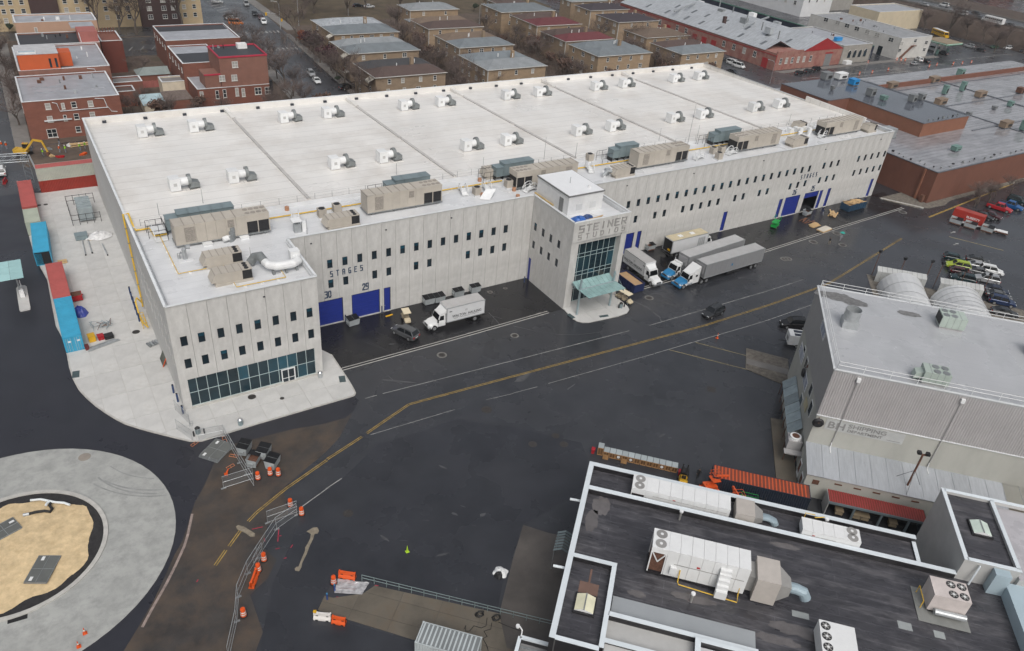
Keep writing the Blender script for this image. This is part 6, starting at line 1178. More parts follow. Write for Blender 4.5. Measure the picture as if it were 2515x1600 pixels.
# embankment with the expressway
em = M('brown_scrub', (.060,.042,.032), .95, 0, .35, .3, bump=.6, bscale=2, orand=0)
V = []; n = 20
for k in range(n+1):
    y = 20+k*14; xb = 398+3*noise.noise((k*.7,1,2)); V += [(xb,y,0),(xb+11+3*noise.noise((k,4,2)),y,7.3),(414,y,7.6),(470,y,7.6)]
b = MB().add(V, [(4*k+j, 4*k+1+j, 4*k+5+j, 4*k+4+j) for k in range(n) for j in range(3)]); struct(b.build('embankment', em), 'brown scrub embankment carrying the far road')
sheet('raised_road', [(415,20),(433,20),(433,300),(415,300)], 7.9, street_m); struct(MB().obox((414.6,20,8.2),(414.6,300,8.2),.4,.8).build('road_parapet', sidewalk_old)); struct(MB().obox((433.4,20,8.2),(433.4,300,8.2),.4,.8).build('road_parapet', sidewalk_old))
o = thing('gas_station_canopy', 'white filling station canopy with green edge and pumps', 'canopy', (349.5,110.5,0)); MB().box(-6.2,6.2,-5.5,5.5,4.6,5.3).build('fascia', M('green_fascia', (.03,.30,.14), .4), o); MB().box(-6.25,6.25,-5.55,5.55,5.3,5.4).build('roof', M('tan_canopy_roof', (.24,.19,.13), .8), o); MB().box(-6.3,6.3,-5.6,5.6,4.9,5.1).build('white_band', white_m, o)
for x in (-4,4): MB().box(x-.25,x+.25,-.25,.25,0,4.6).build('column', white_m, o); MB().box(x-.5,x+.5,-1.6,-.8,0,1.9).build('pump', m_grn, o)
# ================================================================== vehicles
tyre_m = M('tyre_rubber', (.012,.012,.013), .8, 0, .1, 3); rim_m = M('alloy_rim', (.35,.36,.37), .35, .6, .1, 3); carglass = M('car_glass', (.010,.012,.014), .06, 0, .1, 1, orand=0)
lampw = M('headlamp_glass', (.60,.62,.63), .15, 0, .05, 2); lampr = M('tail_lamp', (.30,.01,.01), .25, 0, .05, 2); trim = M('black_trim', (.015,.015,.016), .55, 0, .1, 2); paint0 = M('paint_proto', (.3,.3,.3), .25, 0, .02, 1, orand=0)
PAINT = {n: M('paint_'+n, c, .22, .25 if n in ('silver','grey','blue') else 0, .03, 1, orand=0) for n, c in dict(black=(.008,.008,.009), charcoal=(.025,.027,.03), grey=(.10,.105,.11), silver=(.34,.35,.36), white=(.62,.63,.63), lime=(.30,.38,.03), maroon=(.05,.012,.016), teal=(.010,.028,.032), blue=(.018,.035,.09), red=(.33,.012,.018), bluep=(.010,.075,.22), orange=(.62,.16,.01), green=(.015,.05,.025), tan=(.33,.28,.19), navy=(.012,.018,.035), yellow=(.58,.33,.01)).items()}
def wheel(par, x, y, r, w_=.24):
    o = MB().cyl((0,-w_/2,0), r, w_, 16, ax=1).build('wheel', tyre_m, par, (x, y, r)); MB().cyl((0,-w_/2-.012,0), r*.62, w_+.024, 12, ax=1).build('rim', rim_m, o); return o
def loft(b, st, mi=0):       # st: (x, halfwidth, zlow, zmid, ztop, topwidth)
    n = 8; V = []
    for x, w_, zl, zm, zt, tw in st: V += [(x,-w_*.9,zl),(x,-w_,zl+.12),(x,-w_,zm),(x,-tw,zt),(x,tw,zt),(x,w_,zm),(x,w_,zl+.12),(x,w_*.9,zl)]
    F = [(i*n+j, (i+1)*n+j, (i+1)*n+(j+1) % n, i*n+(j+1) % n) for i in range(len(st)-1) for j in range(n)]
    F += [tuple(range(n)), tuple(range(len(st)*n-1, (len(st)-1)*n-1, -1))]; b.add(V, [f[::-1] for f in F], mi)
CK = {'sedan': (4.7,.90,1.44,.95,(1.05,.35,-1.0,-1.75),.31), 'suv': (4.75,.95,1.76,1.10,(1.15,.55,-1.85,-2.25),.36), 'hatch': (4.2,.87,1.52,1.0,(1.05,.45,-1.5,-2.0),.31), 'pickup': (5.7,.98,1.85,1.12,(1.25,.7,-.75,-1.05),.40), 'van': (5.2,.98,2.0,1.15,(1.9,1.1,-2.45,-2.55),.35)}
def make_car(kind):
    L_, W, H, bz, (g0,g1,g2,g3), wr = CK[kind]; o = thing(kind+'_car', 'x', 'car'); l = L_/2; b = MB()
    hood = bz-.06
    st = [(-l,W*.80,.42,bz*.75,bz*.80,W*.72),(-l+.12,W*.93,.28,bz*.85,bz-.02,W*.82),(-l+.9,W,.22,bz*.88,bz,W*.90),(g2,W,.20,bz*.9,bz,W*.92),(0,W,.20,bz*.9,bz,W*.93),(g0,W,.22,bz*.88,bz,W*.90),(l-.75,W*.97,.24,bz*.80,hood-.08,W*.82),(l-.18,W*.88,.28,bz*.66,bz*.76,W*.74),(l,W*.74,.36,bz*.55,bz*.62,W*.62)]
    if kind == 'pickup':
        st = st[:3]+[(g3-.1,W,.20,bz*.9,bz,W*.92)]+st[3:]
    loft(b, st); b.build('body', paint0, o, smooth=False)
    rw, bw = W*.74, W*.90; zr_ = H-.05
    A = [(g3,-bw,bz-.02),(g3,bw,bz-.02),(g2,-rw,zr_),(g2,rw,zr_),(g1,-rw,zr_),(g1,rw,zr_),(g0,-bw,bz-.02),(g0,bw,bz-.02)]
    MB().add(A, [(0,2,3,1),(2,4,5,3),(4,6,7,5),(0,6,4,2),(1,3,5,7)]).build('glasshouse', carglass, o)
    rf = MB().add([(g2-.05,-rw-.02,zr_),(g2-.05,rw+.02,zr_),(g1+.04,rw+.02,zr_),(g1+.04,-rw-.02,zr_),(g2+.08,-rw+.1,H),(g2+.08,rw-.1,H),(g1-.1,rw-.1,H),(g1-.1,-rw+.1,H)], [(4,7,6,5),(0,3,7,4),(3,2,6,7),(2,1,5,6),(1,0,4,5)])
    rf.build('roof', paint0, o)
    pl = MB()
    for s in (-1,1):
        pl.obox((g0,s*bw,bz),(g1,s*(rw+.02),zr_),.09,.07); pl.obox((g3,s*bw,bz),(g2,s*(rw+.02),zr_),.16,.08); m_ = (g1+g2)/2+.1; pl.obox((m_,s*(bw+.01),bz),(m_,s*(rw+.02),zr_),.1,.05)
    tag(pl.build('pillars', paint0, o), kind='stuff')
    if kind in ('suv','van'):
        for s in (-1,1): MB().tube([(g2+.2,s*(rw-.05),H+.05),(g1-.2,s*(rw-.05),H+.05)],.03,5).build('roof_rail', trim, o)
    if kind == 'pickup': MB().box(-l+.15,g3-.15,-W*.74,W*.74,bz-.03,bz+.015).build('bed_cover', trim, o)
    for x in (l-.9,-l+.95):
        for s in (-1,1): wheel(o, x, s*(W-.12), wr)
    for s in (-1,1):
        MB().box(l-.30,l-.06,s*W*.60-.18,s*W*.60+.18,bz*.60,bz*.72).build('headlight', lampw, o); MB().box(-l-.02,-l+.14,s*W*.70-.16,s*W*.70+.16,bz*.62,bz*.84).build('tail_light', lampr, o); MB().box(g0-.35,g0-.15,s*(W+.08)-.09,s*(W+.08)+.09,bz-.04,bz+.12).build('mirror', paint0, o)
    MB().box(l-.12,l+.02,-W*.42,W*.42,bz*.40,bz*.58).build('grille', trim, o); MB().box(-l-.03,-l+.1,-W*.6,W*.6,.32,.5).build('rear_bumper', trim, o); MB().box(-l-.025,-l,-.26,.26,bz*.6,bz*.72).build('number_plate', lampw, o)
    return o
PROTO = {}
def car(kind, colr, p, ang, label, group=None, cat=None):
    """p: (n,x,y) photo point of the car's middle near half height; ang heading in degrees"""
    q = T(*p, .7); first = kind not in PROTO
    if first: PROTO[kind] = make_car(kind); o = PROTO[kind]; o.location = (q.x,q.y,.02); o.rotation_euler = (0,0,R_(ang))
    else: o = dup(PROTO[kind], (q.x,q.y,.02), R_(ang))
    for ch in [c for c in o.children if c.type == 'MESH']:
        for i, ms in enumerate(ch.data.materials):
            if ms and ms.name == 'paint_proto': ch.material_slots[i].link = 'OBJECT'; ch.material_slots[i].material = PAINT[colr]
    tag(o, label, cat or {'pickup': 'pickup truck', 'van': 'van'}.get(kind, 'car'), group); o.name = {'pickup': 'pickup_truck', 'van': 'parked_van'}.get(kind, 'parked_car'); return o
car('suv','grey',(9,1395,60),115,'grey estate car with roof rails parked in the stage bay')
car('suv','charcoal',(6,1880,1400),188,'black SUV driving along the yellow centre line')
car('suv','black',(None,1950,795),150,'black SUV half hidden behind the grey warehouse wall')
GL = 'cars parked by the round huts'
for k, cl, x, y, a, lb in (('hatch','teal',1755,890,-50,'dark green hatchback at the left end of the car cluster'),('suv','lime',1790,965,130,'lime green SUV in the parked cluster'),('hatch','maroon',1820,1020,-50,'dark maroon hatchback beside the lime SUV'),('suv','teal',1835,1085,128,'dark teal SUV at the near end of the left column'),('sedan','charcoal',1975,910,-52,'charcoal saloon at the back of the right column'),('sedan','silver',1990,965,-52,'silver saloon in the right column'),('sedan','grey',2000,1020,-52,'grey saloon half hidden behind the white jeep'),('suv','white',2100,1010,-52,'white jeep with barred roof rack'),('suv','silver',2060,1090,128,'pale silver SUV at the near end of the right column')): car(k,cl,(7,x,y),a,lb,GL)
GL = 'cars parked beside the dirt verge'
for k, cl, x, y, a, lb in (('sedan','navy',2150,1190,-52,'dark navy saloon farthest along the dirt verge'),('sedan','grey',2170,1240,-52,'grey saloon second along the dirt verge'),('suv','blue',2205,1300,-52,'blue estate third along the dirt verge'),('sedan','charcoal',2230,1400,-52,'dark saloon nearest along the dirt verge, by the railing')): car(k,cl,(7,x,y),a,lb,GL)
GL = 'vehicles in the far right parking row'
for k, cl, x, y, a, lb in (('pickup','red',2180,420,-75,'bright red pickup truck in the right parking row'),('pickup','bluep',2285,400,-75,'bright blue pickup truck behind the red one'),('sedan','maroon',2105,490,-75,'dark red saloon nearest in the right parking row'),('suv','teal',2345,355,-75,'teal SUV at the far end of the right parking row'),('sedan','charcoal',2030,495,-75,'charcoal car beside the red trailer')): car(k,cl,(7,x,y),a,lb,GL)
GL = 'cars along the far streets'
for k, cl, n_, x, y, a, lb in (('suv','silver',1,512,690,-95,'silver SUV parked behind the brick row street corner'),('sedan','white',1,565,755,-95,'white saloon just behind the silver SUV'),('suv','black',1,850,820,10,'black SUV in front of the brown-roofed tan house'),('van','orange',0,2215,215,-20,'orange taxi van by the zebra crossing'),('sedan','white',0,2180,170,-25,'white car behind the orange van'),('sedan','black',0,2160,150,-25,'black car behind the white one at the kerb'),('suv','silver',0,2040,15,-25,'silver car at the top edge beside the hatched bay'),('sedan','white',1,1058,58,5,'white car beyond the park trees'),('sedan','black',1,950,50,5,'black car left of the white car beyond the park'),('van','silver',0,2310,35,-98,'silver van driving on the side street at the top'),('sedan','black',0,2390,125,-98,'black car on the side street near the top'),('suv','white',1,68,205,-100,'white car waiting at the crossing'),('suv','maroon',1,40,165,-100,'dark red car behind the waiting white car'),
    ('van','white',2,2065,592,-80,'white van parked at the red warehouse, farther one'),('van','white',2,2118,618,-80,'white van parked at the red warehouse, nearer one'),('sedan','grey',2,2000,557,-80,'grey car behind the white vans'),('sedan','charcoal',2,2062,672,-80,'dark car across from the white vans'),('sedan','black',3,300,682,5,'black saloon, leftmost of three before the warehouse front'),('sedan','charcoal',3,385,665,5,'black saloon, middle of three before the warehouse front'),('suv','black',3,462,650,5,'black SUV, rightmost of three before the warehouse front'),('sedan','silver',3,1385,595,3,'silver car on the avenue before the white building'),('suv','white',3,1420,560,60,'white SUV at the foot of the outdoor stair'),('sedan','black',3,1490,568,60,'black car beside the white SUV under the stair'),('suv','charcoal',3,1645,500,90,'dark SUV turning at the filling station'),('van','white',3,1555,460,90,'white van beside the filling station canopy'),('suv','silver',3,1895,432,100,'silver SUV beyond the filling station'),('sedan','black',3,1995,465,100,'black car beyond the filling station'),('suv','white',3,2260,450,170,'white SUV on the far avenue'),('suv','white',3,2185,415,170,'white car on the avenue slip road'),('sedan','green',3,2130,440,170,'dark green car before the bare roadside tree'),('sedan','black',3,2400,480,180,'black car leaving at the right edge')): car(k,cl,(n_,x,y),a,lb,GL)
GL = 'cars in the lot behind the market'; L_ = []
for i in range(5): L_.append(car('sedan',('grey','silver','black','maroon','charcoal')[i],(3,1995+i*48,722-i*4),-60,'x',GL))
for i in range(4): L_.append(car('suv',('black','charcoal','silver','black')[i],(3,2265+i*36,705-i*8),-60,'x',GL))
for i in range(3): L_.append(car('hatch',('white','silver','white')[i],(3,2330+i*36,800+i*8),-60,'x',GL))
rank(L_, 'small parked car, %s in the lot behind the market roof')
L_ = [car(k,cl,(3,x,y),a,'x','vehicles on the raised road') for k, cl, x, y, a in (('van','white',1830,130,90),('van','white',1660,50,90),('sedan','black',1960,125,-90),('sedan','grey',1985,165,90),('sedan','silver',1480,45,-90),('sedan','grey',2290,235,-90))]
for o in L_: 
    q = pix(o.location); d = ray(None,*q); p = CAM+d*((7.95-CAM.z)/d.z); o.location = (p.x,p.y,7.95)
rank(L_, 'vehicle on the raised far road, %s of those moving')
def bus(p, ang, colr, label, z=0, L_=11):
    q = T(*p, 1.5+z); o = thing('bus', label, 'bus', (q.x,q.y,z+.04), R_(ang)); m = PAINT[colr]
    MB().box(-L_/2,L_/2-1.2,-1.2,1.2,.5,2.9).build('body', m, o); MB().box(L_/2-1.2,L_/2,-1.05,1.05,.5,1.5).build('bonnet', m, o); MB().box(-L_/2+.2,L_/2-1.3,-1.1,1.1,2.9,3.05).build('roof', white_m, o)
    for s in (-1,1):
        for k in range(9): MB().box(-L_/2+.4+k*1.03,-L_/2+1.2+k*1.03,s*1.2-.02,s*1.2+.02,1.7,2.5).build('window', carglass, o)
        MB().box(-L_/2,L_/2-1.2,s*1.2-.025,s*1.2+.025,1.2,1.32).build('stripe', trim, o)
        for x in (-L_/2+2,L_/2-1): wheel(o, x, s*1.1, .48, .3)
    MB().box(L_/2-1.22,L_/2-1.18,-1,1,1.6,2.6).build('windscreen', carglass, o); return o
bus((3,1625,315), -113, 'yellow', 'yellow school bus parked below the scrub embankment')
b_ = bus((3,2120,190), 85, 'white', 'white coach on the raised far road', 7.9, 11)
# ---- trucks
box_w = M('white_box_side', (.58,.59,.60), .4, 0, .05, .8, orand=.04); box_top = M('grey_box_roof', (.40,.395,.39), .55, 0, .1, .6); trl = M('grey_aluminium_trailer', (.32,.325,.335), .4, .35, .07, .6, stretch=(4,1,1)); trl_top = M('grey_trailer_roof', (.40,.40,.40), .45, .1, .1, .5); chrome = M('chrome', (.55,.56,.57), .12, .9, .03, 1); chass = M('chassis_black', (.015,.015,.016), .6); tb = M('truck_blue', (.02,.16,.34), .3, 0, .03, 1); yel_top = M('yellowed_box_roof', (.47,.41,.28), .6, 0, .12, .6)
def cab(o, x0, z0=0, m=None, hood=None, bumper=None, tall=False, x1=3.0):
    m = m or PAINT['white']; hood = hood or m
    st = [(x0,1.15,.55,1.3,1.6,1.05),(x0+1.25,1.12,.55,1.3,1.62,1.02)]; b = MB(); loft(b, st); b.build('cab_body', m, o)
    zt = 2.75; MB().add([(x0,-1.08,1.55),(x0,1.08,1.55),(x0,-.98,zt),(x0,.98,zt),(x0+.95,-.95,zt),(x0+.95,.95,zt),(x0+1.3,-1.04,1.6),(x0+1.3,1.04,1.6)], [(0,2,3,1),(2,4,5,3),(4,6,7,5),(0,6,4,2),(1,3,5,7)]).build('cab_shell', m, o)
    MB().add([(x0+1.0,-.86,2.62),(x0+1.0,.86,2.62),(x0+1.31,.94,1.72),(x0+1.31,-.94,1.72)], [(0,1,2,3),(3,2,1,0)]).build('windscreen', carglass, o)
    for s in (-1,1): MB().add([(x0+.25,s*1.075,1.7),(x0+1.1,s*1.07,1.7),(x0+.9,s*1.01,2.5),(x0+.25,s*1.02,2.5)], [(0,1,2,3),(3,2,1,0)]).build('side_window', carglass, o)
    b = MB(); loft(b, [(x0+1.22,1.0,.6,1.2,1.58,.86),(x0+2.3,.98,.6,1.1,1.42,.78),(x0+x1-.28,.9,.6,1.0,1.25,.66),(x0+x1,.8,.65,.9,1.0,.6)]); b.build('bonnet', hood, o)
    MB().box(x0+x1-.05,x0+x1+.03,-.55,.55,.75,1.12).build('grille', chrome, o); MB().box(x0+x1-.35,x0+x1+.12,-1.12,1.12,.42,.72).build('bumper', bumper or chrome, o)
    for s in (-1,1):
        MB().box(x0+x1-.34,x0+x1-.05,s*.82-.17,s*.82+.17,.78,1.02).build('headlight', lampw, o); MB().box(x0+1.35,x0+1.55,s*1.35-.1,s*1.35+.1,1.6,2.2).build('mirror', trim, o); MB().box(x0+1.35,x0+2.6,s*.98-.14,s*.98+.14,.55,.95).build('wing', m, o)
        wheel(o, x0+x1-.95, s*.98, .5, .3)
    if tall: MB().add([(x0-.2,-1.05,2.7),(x0+.85,-.92,2.7),(x0+.85,.92,2.7),(x0-.2,1.05,2.7),(x0-1.5,-1.15,3.95),(x0-1.5,1.15,3.95),(x0-1.5,-1.15,2.7),(x0-1.5,1.15,2.7)], [(0,1,4),(1,2,5,4),(2,3,5),(0,4,6),(3,7,5),(4,5,7,6)]).build('roof_fairing', m, o)
def box_body(o, x0, x1, top, side, roof, z0=1.1, w_=1.25):
    MB().box(x0,x1,-w_,w_,z0,top-.05).build('box_body', side, o); MB().box(x0+.06,x1-.06,-w_+.06,w_-.06,top-.05,top).build('box_roof', roof, o)
    for s in (-1,1): MB().box(x0,x1,s*w_-.03,s*w_+.03,z0,z0+.14).build('lower_rail', galv, o); MB().box(x0,x1,s*w_-.03,s*w_+.03,top-.12,top+.01).build('upper_rail', galv, o)
    for x in (x0,x1):
        for s in (-1,1): MB().box(x-.05,x+.05,s*w_-.05,s*w_+.05,z0,top+.005).build('corner_post', galv, o)
    MB().box(x0,x1,-.45,.45,.65,z0).build('chassis', chass, o)
def box_truck(loc, ang, label, L_=7.0, top=3.8, roof=box_top, text_=None, rear_dark=False, hood=None):
    o = thing('box_truck', label, 'truck', loc, R_(ang)); h = L_/2
    box_body(o, -h, h, top, box_w, roof); cab(o, h+.15, m=PAINT['white'], hood=hood, x1=2.9)
    for s in (-1,1): wheel(o, -h+1.7, s*1.0, .5, .42)
    MB().add([(h,-1.1,2.8),(h+.9,-.9,2.8),(h+.9,.9,2.8),(h,1.1,2.8),(h,-1.1,3.4),(h,1.1,3.4)], [(0,1,4),(1,2,5,4),(2,3,5)]).build('wind_deflector', PAINT['white'], o)
    MB().box(-h-.06,-h-.01,-1.12,1.12,1.2,top-.2).build('rear_door', dark_m if rear_dark else box_w, o); MB().box(-h-.35,-h,-1.1,1.1,.6,.75).build('rear_step', chass, o)
    if text_:
        s_ = 1 if text_ == 'L' else -1
        for body, hh, a, c, z in (('WALTON  HAULING', .5, -2.9, 2.5, 1.8), ('86', .26, 2.55, 3.05, 2.95)):
            p, q = (c, a) if s_ > 0 else (a, c); obj('lettering', text(body, hh, M('dark_lettering', (.03,.035,.04), .6), 1, p, q, z, s_*1.275, 'lettering', .015, .01), o)
        p, q = (2.2,-2.4) if s_ > 0 else (-2.4,2.2); obj('lettering', text('FILM  TELEVISION  EVENTS', .12, M('dark_lettering', 0), 1, p, q, 1.55, s_*1.275, 'lettering', 0, .01), o); obj('emblem', text('W', .42, M('faint_lettering', (.25,.26,.27), .6), 1, .2*s_, -.3*s_, 2.55, s_*1.275, 'lettering', 0, .01), o)
    return o
box_truck((44.5,4.3,.02), 180, 'white box truck lettered Walton Hauling in the stage 29 bay', text_='L'); box_truck((82.95,5.0,.02), -91, 'white box truck with hauling lettering nosing out beside the entrance', L_=6.2, text_='R')
o = box_truck((97.6,7.95,.02), 0, 'white box truck with yellowed roof backed along the far facade', L_=9.6, top=3.9, roof=yel_top, rear_dark=True); MB().box(-2.4,-1.4,-.4,.4,3.9,4.0).build('roof_hatch', white_m, o); MB().box(.8,1.8,-.4,.4,3.9,4.0).build('roof_hatch', white_m, o); MB().box(-4.9,-4.86,-.9,-.2,1.5,1.9).build('rear_placard', PAINT['yellow'], o)
for k in range(4): MB().box(2.2+k*.5,2.5+k*.5,-1.27,-1.25,1.5,3.3).build('side_panel', galv, o)
def semi(loc, ang, label, L_=16.2, sleeper=False):
    o = thing('semi_truck', label, 'truck', loc, R_(ang)); h = L_/2; box_body(o, -h, h, 4.1, trl, trl_top, 1.15, 1.28)
    n = 22
    for s in (-1,1):
        for k in range(n): MB().box(-h+.3+k*(L_-.6)/n,-h+.34+k*(L_-.6)/n,s*1.29-.012,s*1.29+.012,1.3,3.95).build('side_rib', trl, o)
        MB().box(.6,1.0,s*1.3-.012,s*1.3+.012,2.3,2.75).build('logo', tb, o)
        for x in (-h+1.5,-h+2.8): wheel(o, x, s*1.0, .5, .45)
        for x in (h+.3,h-1.0): wheel(o, x, s*1.0, .5, .45)
        MB().box(-2.2,1.6,s*1.1-.1,s*1.1+.1,.5,.95).build('side_skirt', chass, o)
    MB().box(h-2.0,h+2.4,-.5,.5,.55,1.05).build('tractor_frame', chass, o); MB().box(h+.15,h+.28,-1.0,1.0,2.0,3.7).build('reefer_unit', M('grey_reefer', (.3,.3,.31), .5), o)
    x0 = h+(2.7 if sleeper else 1.6); cab(o, x0, m=PAINT['white'], hood=tb, bumper=tb, tall=sleeper, x1=3.1)
    if sleeper: MB().box(x0-1.5,x0,-1.15,1.15,.7,2.75).build('sleeper', PAINT['white'], o); MB().box(x0-1.0,x0-.5,-1.17,1.17,2.0,2.4).build('sleeper_window', carglass, o); MB().add([(x0+.05,-.35,2.95),(x0+.45,-.35,2.79),(x0+.45,.35,2.79),(x0+.05,.35,2.95)], [(0,1,2,3),(3,2,1,0)]).build('roof_window', carglass, o)
    else: MB().box(x0-.5,x0,-.95,.95,2.6,3.0).build('air_deflector', PAINT['white'], o)
    for s in (-1,1): MB().tube([(x0-.35-(1.3 if sleeper else 0),s*1.05,.8),(x0-.35-(1.3 if sleeper else 0),s*1.05,3.4)],.1,8).build('exhaust', chrome, o); MB().cyl((x0+.15,s*1.0,.7),.3,1.0,12,ax=0).build('fuel_tank', chrome, o)
    return o
semi((98.8,1.85,.02), 184.5, 'articulated truck with grey trailer and blue-bonneted white cab, farther of two'); semi((99.8,-2.2,.02), 181.5, 'articulated truck with grey trailer and tall white sleeper cab, nearer of two', sleeper=True)
def golf(loc, ang, label, L_=2.6):
    o = thing('golf_cart', label, 'golf cart', loc, R_(ang)); cm = M('cream_cart', (.50,.43,.30), .5)
    MB().box(-L_/2,L_/2-.7,-.58,.58,.28,.42).build('floor', trim, o); b = MB(); loft(b, [(L_/2-.75,.55,.3,.7,.85,.45),(L_/2-.3,.52,.3,.62,.72,.42),(L_/2,.45,.32,.5,.55,.36)]); b.build('front_cowl', cm, o)
    for x in ((-.35,) if L_ < 3 else (-.9,.1)): MB().box(x-.3,x+.25,-.55,.55,.42,.78).build('seat', M('cart_seat', (.33,.28,.2), .7), o); MB().box(x-.38,x-.28,-.55,.55,.75,1.2).build('backrest', M('cart_seat', 0), o)
    MB().box(-L_/2,-L_/2+.8,-.55,.55,.42,.75).build('rear_bed', cm, o); MB().box(-L_/2+.4,L_/2-.45,-.62,.62,1.82,1.9).build('canopy', M('cream_canopy', (.62,.55,.40), .5), o)
    for x in (-L_/2+.5,L_/2-.55):
        for s in (-1,1): MB().tube([(x,s*.55,.5),(x*.95,s*.57,1.82)],.025,5).build('canopy_post', trim, o)
    for x in (-L_/2+.45,L_/2-.45):
        for s in (-1,1): wheel(o, x, s*.5, .24, .2)
    MB().tube([(L_/2-.95,-.25,.8),(L_/2-1.15,-.25,1.05)],.03).build('steering_column', trim, o); return o
golf((*T(5,1405,1440,.9)[:2],.02), -100, 'cream golf cart parked beside the blue door of stage 29'); golf((*T(6,1050,1260,.9)[:2],.02), -80, 'long cream golf cart parked beside the entrance apron', 3.4)
# ================================================================== containers
def cmat(n, c): return M('container_'+n, c, .5, 0, .12, .5, orand=.04, dirt=tuple(x*.72 for x in c), dscale=.5, dthr=.6)
CM = {'red': cmat('red',(.38,.085,.075)), 'grey': cmat('grey',(.36,.37,.32)), 'sage': cmat('sage',(.36,.39,.32)), 'blue': cmat('blue',(.04,.32,.50)), 'brick': cmat('brick',(.24,.025,.015)), 'orange': cmat('orange',(.50,.085,.025)), 'crimson': cmat('crimson',(.28,.035,.035)), 'white': cmat('white',(.42,.46,.47))}
def container(loc, ang, L_, m, label, W=2.44, H=2.6, doors=None, wm=None, ribs=True, open_=False, group=None, roofribs=True, gap=None):
    o = thing('shipping_container', label, 'container', loc, ang, group); wm = wm or m; h, w_ = L_/2, W/2
    MB().box(-h+.03,h-(.03 if not open_ else .03),-w_+.06,w_-.06,.15,H-.05).build('shell', wm, o)
    n = int(L_/.28)
    for s in (-1,1):
        b = MB()
        for k in range(n):
            x = -h+.15+k*(L_-.3)/n; q = (L_-.3)/n
            P = [(x,s*(w_-.06)),(x+q*.3,s*(w_-.01)),(x+q*.65,s*(w_-.01)),(x+q,s*(w_-.06))]
            for a, c in zip(P, P[1:]): b.quad((*a,.15),(*c,.15),(*c,H-.12),(*a,H-.12))
        b.build('corrugated_side', wm, o)
    b = MB(); b.box(-h,h,-w_,-w_+.08,H-.13,H); b.box(-h,h,w_-.08,w_,H-.13,H); b.box(-h,h,-w_,-w_+.08,0,.15); b.box(-h,h,w_-.08,w_,0,.15)
    for x in (-h,h-.1): b.box(x,x+.1,-w_,w_,0,.15); b.box(x,x+.1,-w_,w_,H-.13,H)
    for x in (-h,h-.14):
        for y in (-w_,w_-.14): b.box(x,x+.14,y,y+.14,.15,H-.13)
    b.build('frame', wm, o)
    MB().box(-h+.06,h-.06,-w_+.08,w_-.08,H-.06,H-.03).build('roof', gap or m, o)
    if roofribs:
        b = MB(); n = int(L_/.45)
        for k in range(n): x = -h+.2+k*(L_-.4)/n; b.box(x,x+.16,-w_+.12,w_-.12,H-.03,H-.005)
        b.build('roof_ribs', m, o)
    for s in (-1,) if doors == 'front' else (1,) if doors == 'back' else ():
        x = s*h
        for y in (-.58,.58):
            d = MB().box(min(x,x+s*.05),max(x,x+s*.05),y-.55,y+.55,.18,H-.16).build('door', wm, o)
            for q in (-.3,.05,.3): MB().tube([(x+s*.09,y+q,.2),(x+s*.09,y+q,H-.2)],.025,5).build('lock_rod', galv, d)
            MB().box(min(x+s*.05,x+s*.07),max(x+s*.05,x+s*.07),y-.35,y+.1,H-.95,H-.7).build('door_plate', white_m, d)
    for x in (-h+.07,h-.07):
        for y in (-w_+.07,w_-.07): MB().box(x-.09,x+.09,y-.09,y+.09,H-.02,H+.01).build('corner_casting', wm, o)
    return o
Y = math.pi/2
container((-12.4,75.2,.14), Y, 13.2, CM['red'], 'faded red shipping container at the far end of the side row'); container((-12.4,64.6,.14), Y, 6.1, CM['sage'], 'short pale sage container between the red and blue ones', roofribs=True)
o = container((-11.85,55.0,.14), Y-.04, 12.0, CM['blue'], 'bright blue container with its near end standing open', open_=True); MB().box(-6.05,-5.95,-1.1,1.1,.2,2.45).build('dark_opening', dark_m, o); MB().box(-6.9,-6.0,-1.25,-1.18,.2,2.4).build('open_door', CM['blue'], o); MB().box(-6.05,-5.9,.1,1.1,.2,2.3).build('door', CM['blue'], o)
container((-10.75,38.1,.14), Y, 12.1, CM['red'], 'faded red container in the middle of the side row'); container((-10.7,26.1,.14), Y, 11.8, CM['blue'], 'bright blue container with closed doors facing the viewer', doors='front')
container((-4.0,81.9,.0), 0, 12.0, CM['brick'], 'bottom brick red container across the end of the side yard', roofribs=False); container((-4.0,81.9,2.6), 0, 12.0, CM['red'], 'upper grey-sided container with red roof on the brick red one', wm=CM['grey'])
container(tuple(BL(-5.6,-7.35,0)), BR, 12.0, CM['orange'], 'bright orange container with ribbed roof beside the forklifts', wm=M('navy_container_side', (.018,.025,.04), .5), gap=M('shaded_rib_gap', (.17,.04,.022), .8))  # darker base colour paints shade into the gaps between roof ribs
o = thing('container_shed', 'open-fronted shed with ribbed crimson roof and blue-grey posts', 'shed', tuple(BL(8.4,-7.0,0)), BR)
b = MB(); n = 38
for k in range(n): x = -5.7+k*.3; b.box(x,x+.17,-1.05,1.05,2.5,2.56)
b.build('roof_ribs', CM['crimson'], o); MB().box(-5.75,5.75,-1.06,1.06,2.42,2.5).build('roof', M('shaded_rib_gap', 0), o); bgp = M('blue_grey_steel', (.13,.165,.18), .5)  # roof base coloured dark so the rib gaps look shaded
MB().box(-5.75,5.75,-1.16,-1.06,2.15,2.5).build('front_beam', bgp, o); MB().box(-5.8,-5.7,-1.1,1.1,0,2.5).build('end_wall', M('grey_panel', (.36,.36,.35), .6), o); MB().box(5.7,5.8,-1.1,1.1,0,2.5).build('end_wall', bgp, o); MB().box(-5.75,5.75,1.0,1.08,0,2.4).build('back_wall', M('shed_back', (.035,.028,.025), .9), o)
for x in (-2.6,.6,3.8): MB().box(x-.12,x+.12,-1.12,-.9,0,2.2).build('post', bgp, o)
tanp = M('tan_cart', (.25,.20,.13), .7)
L_ = []
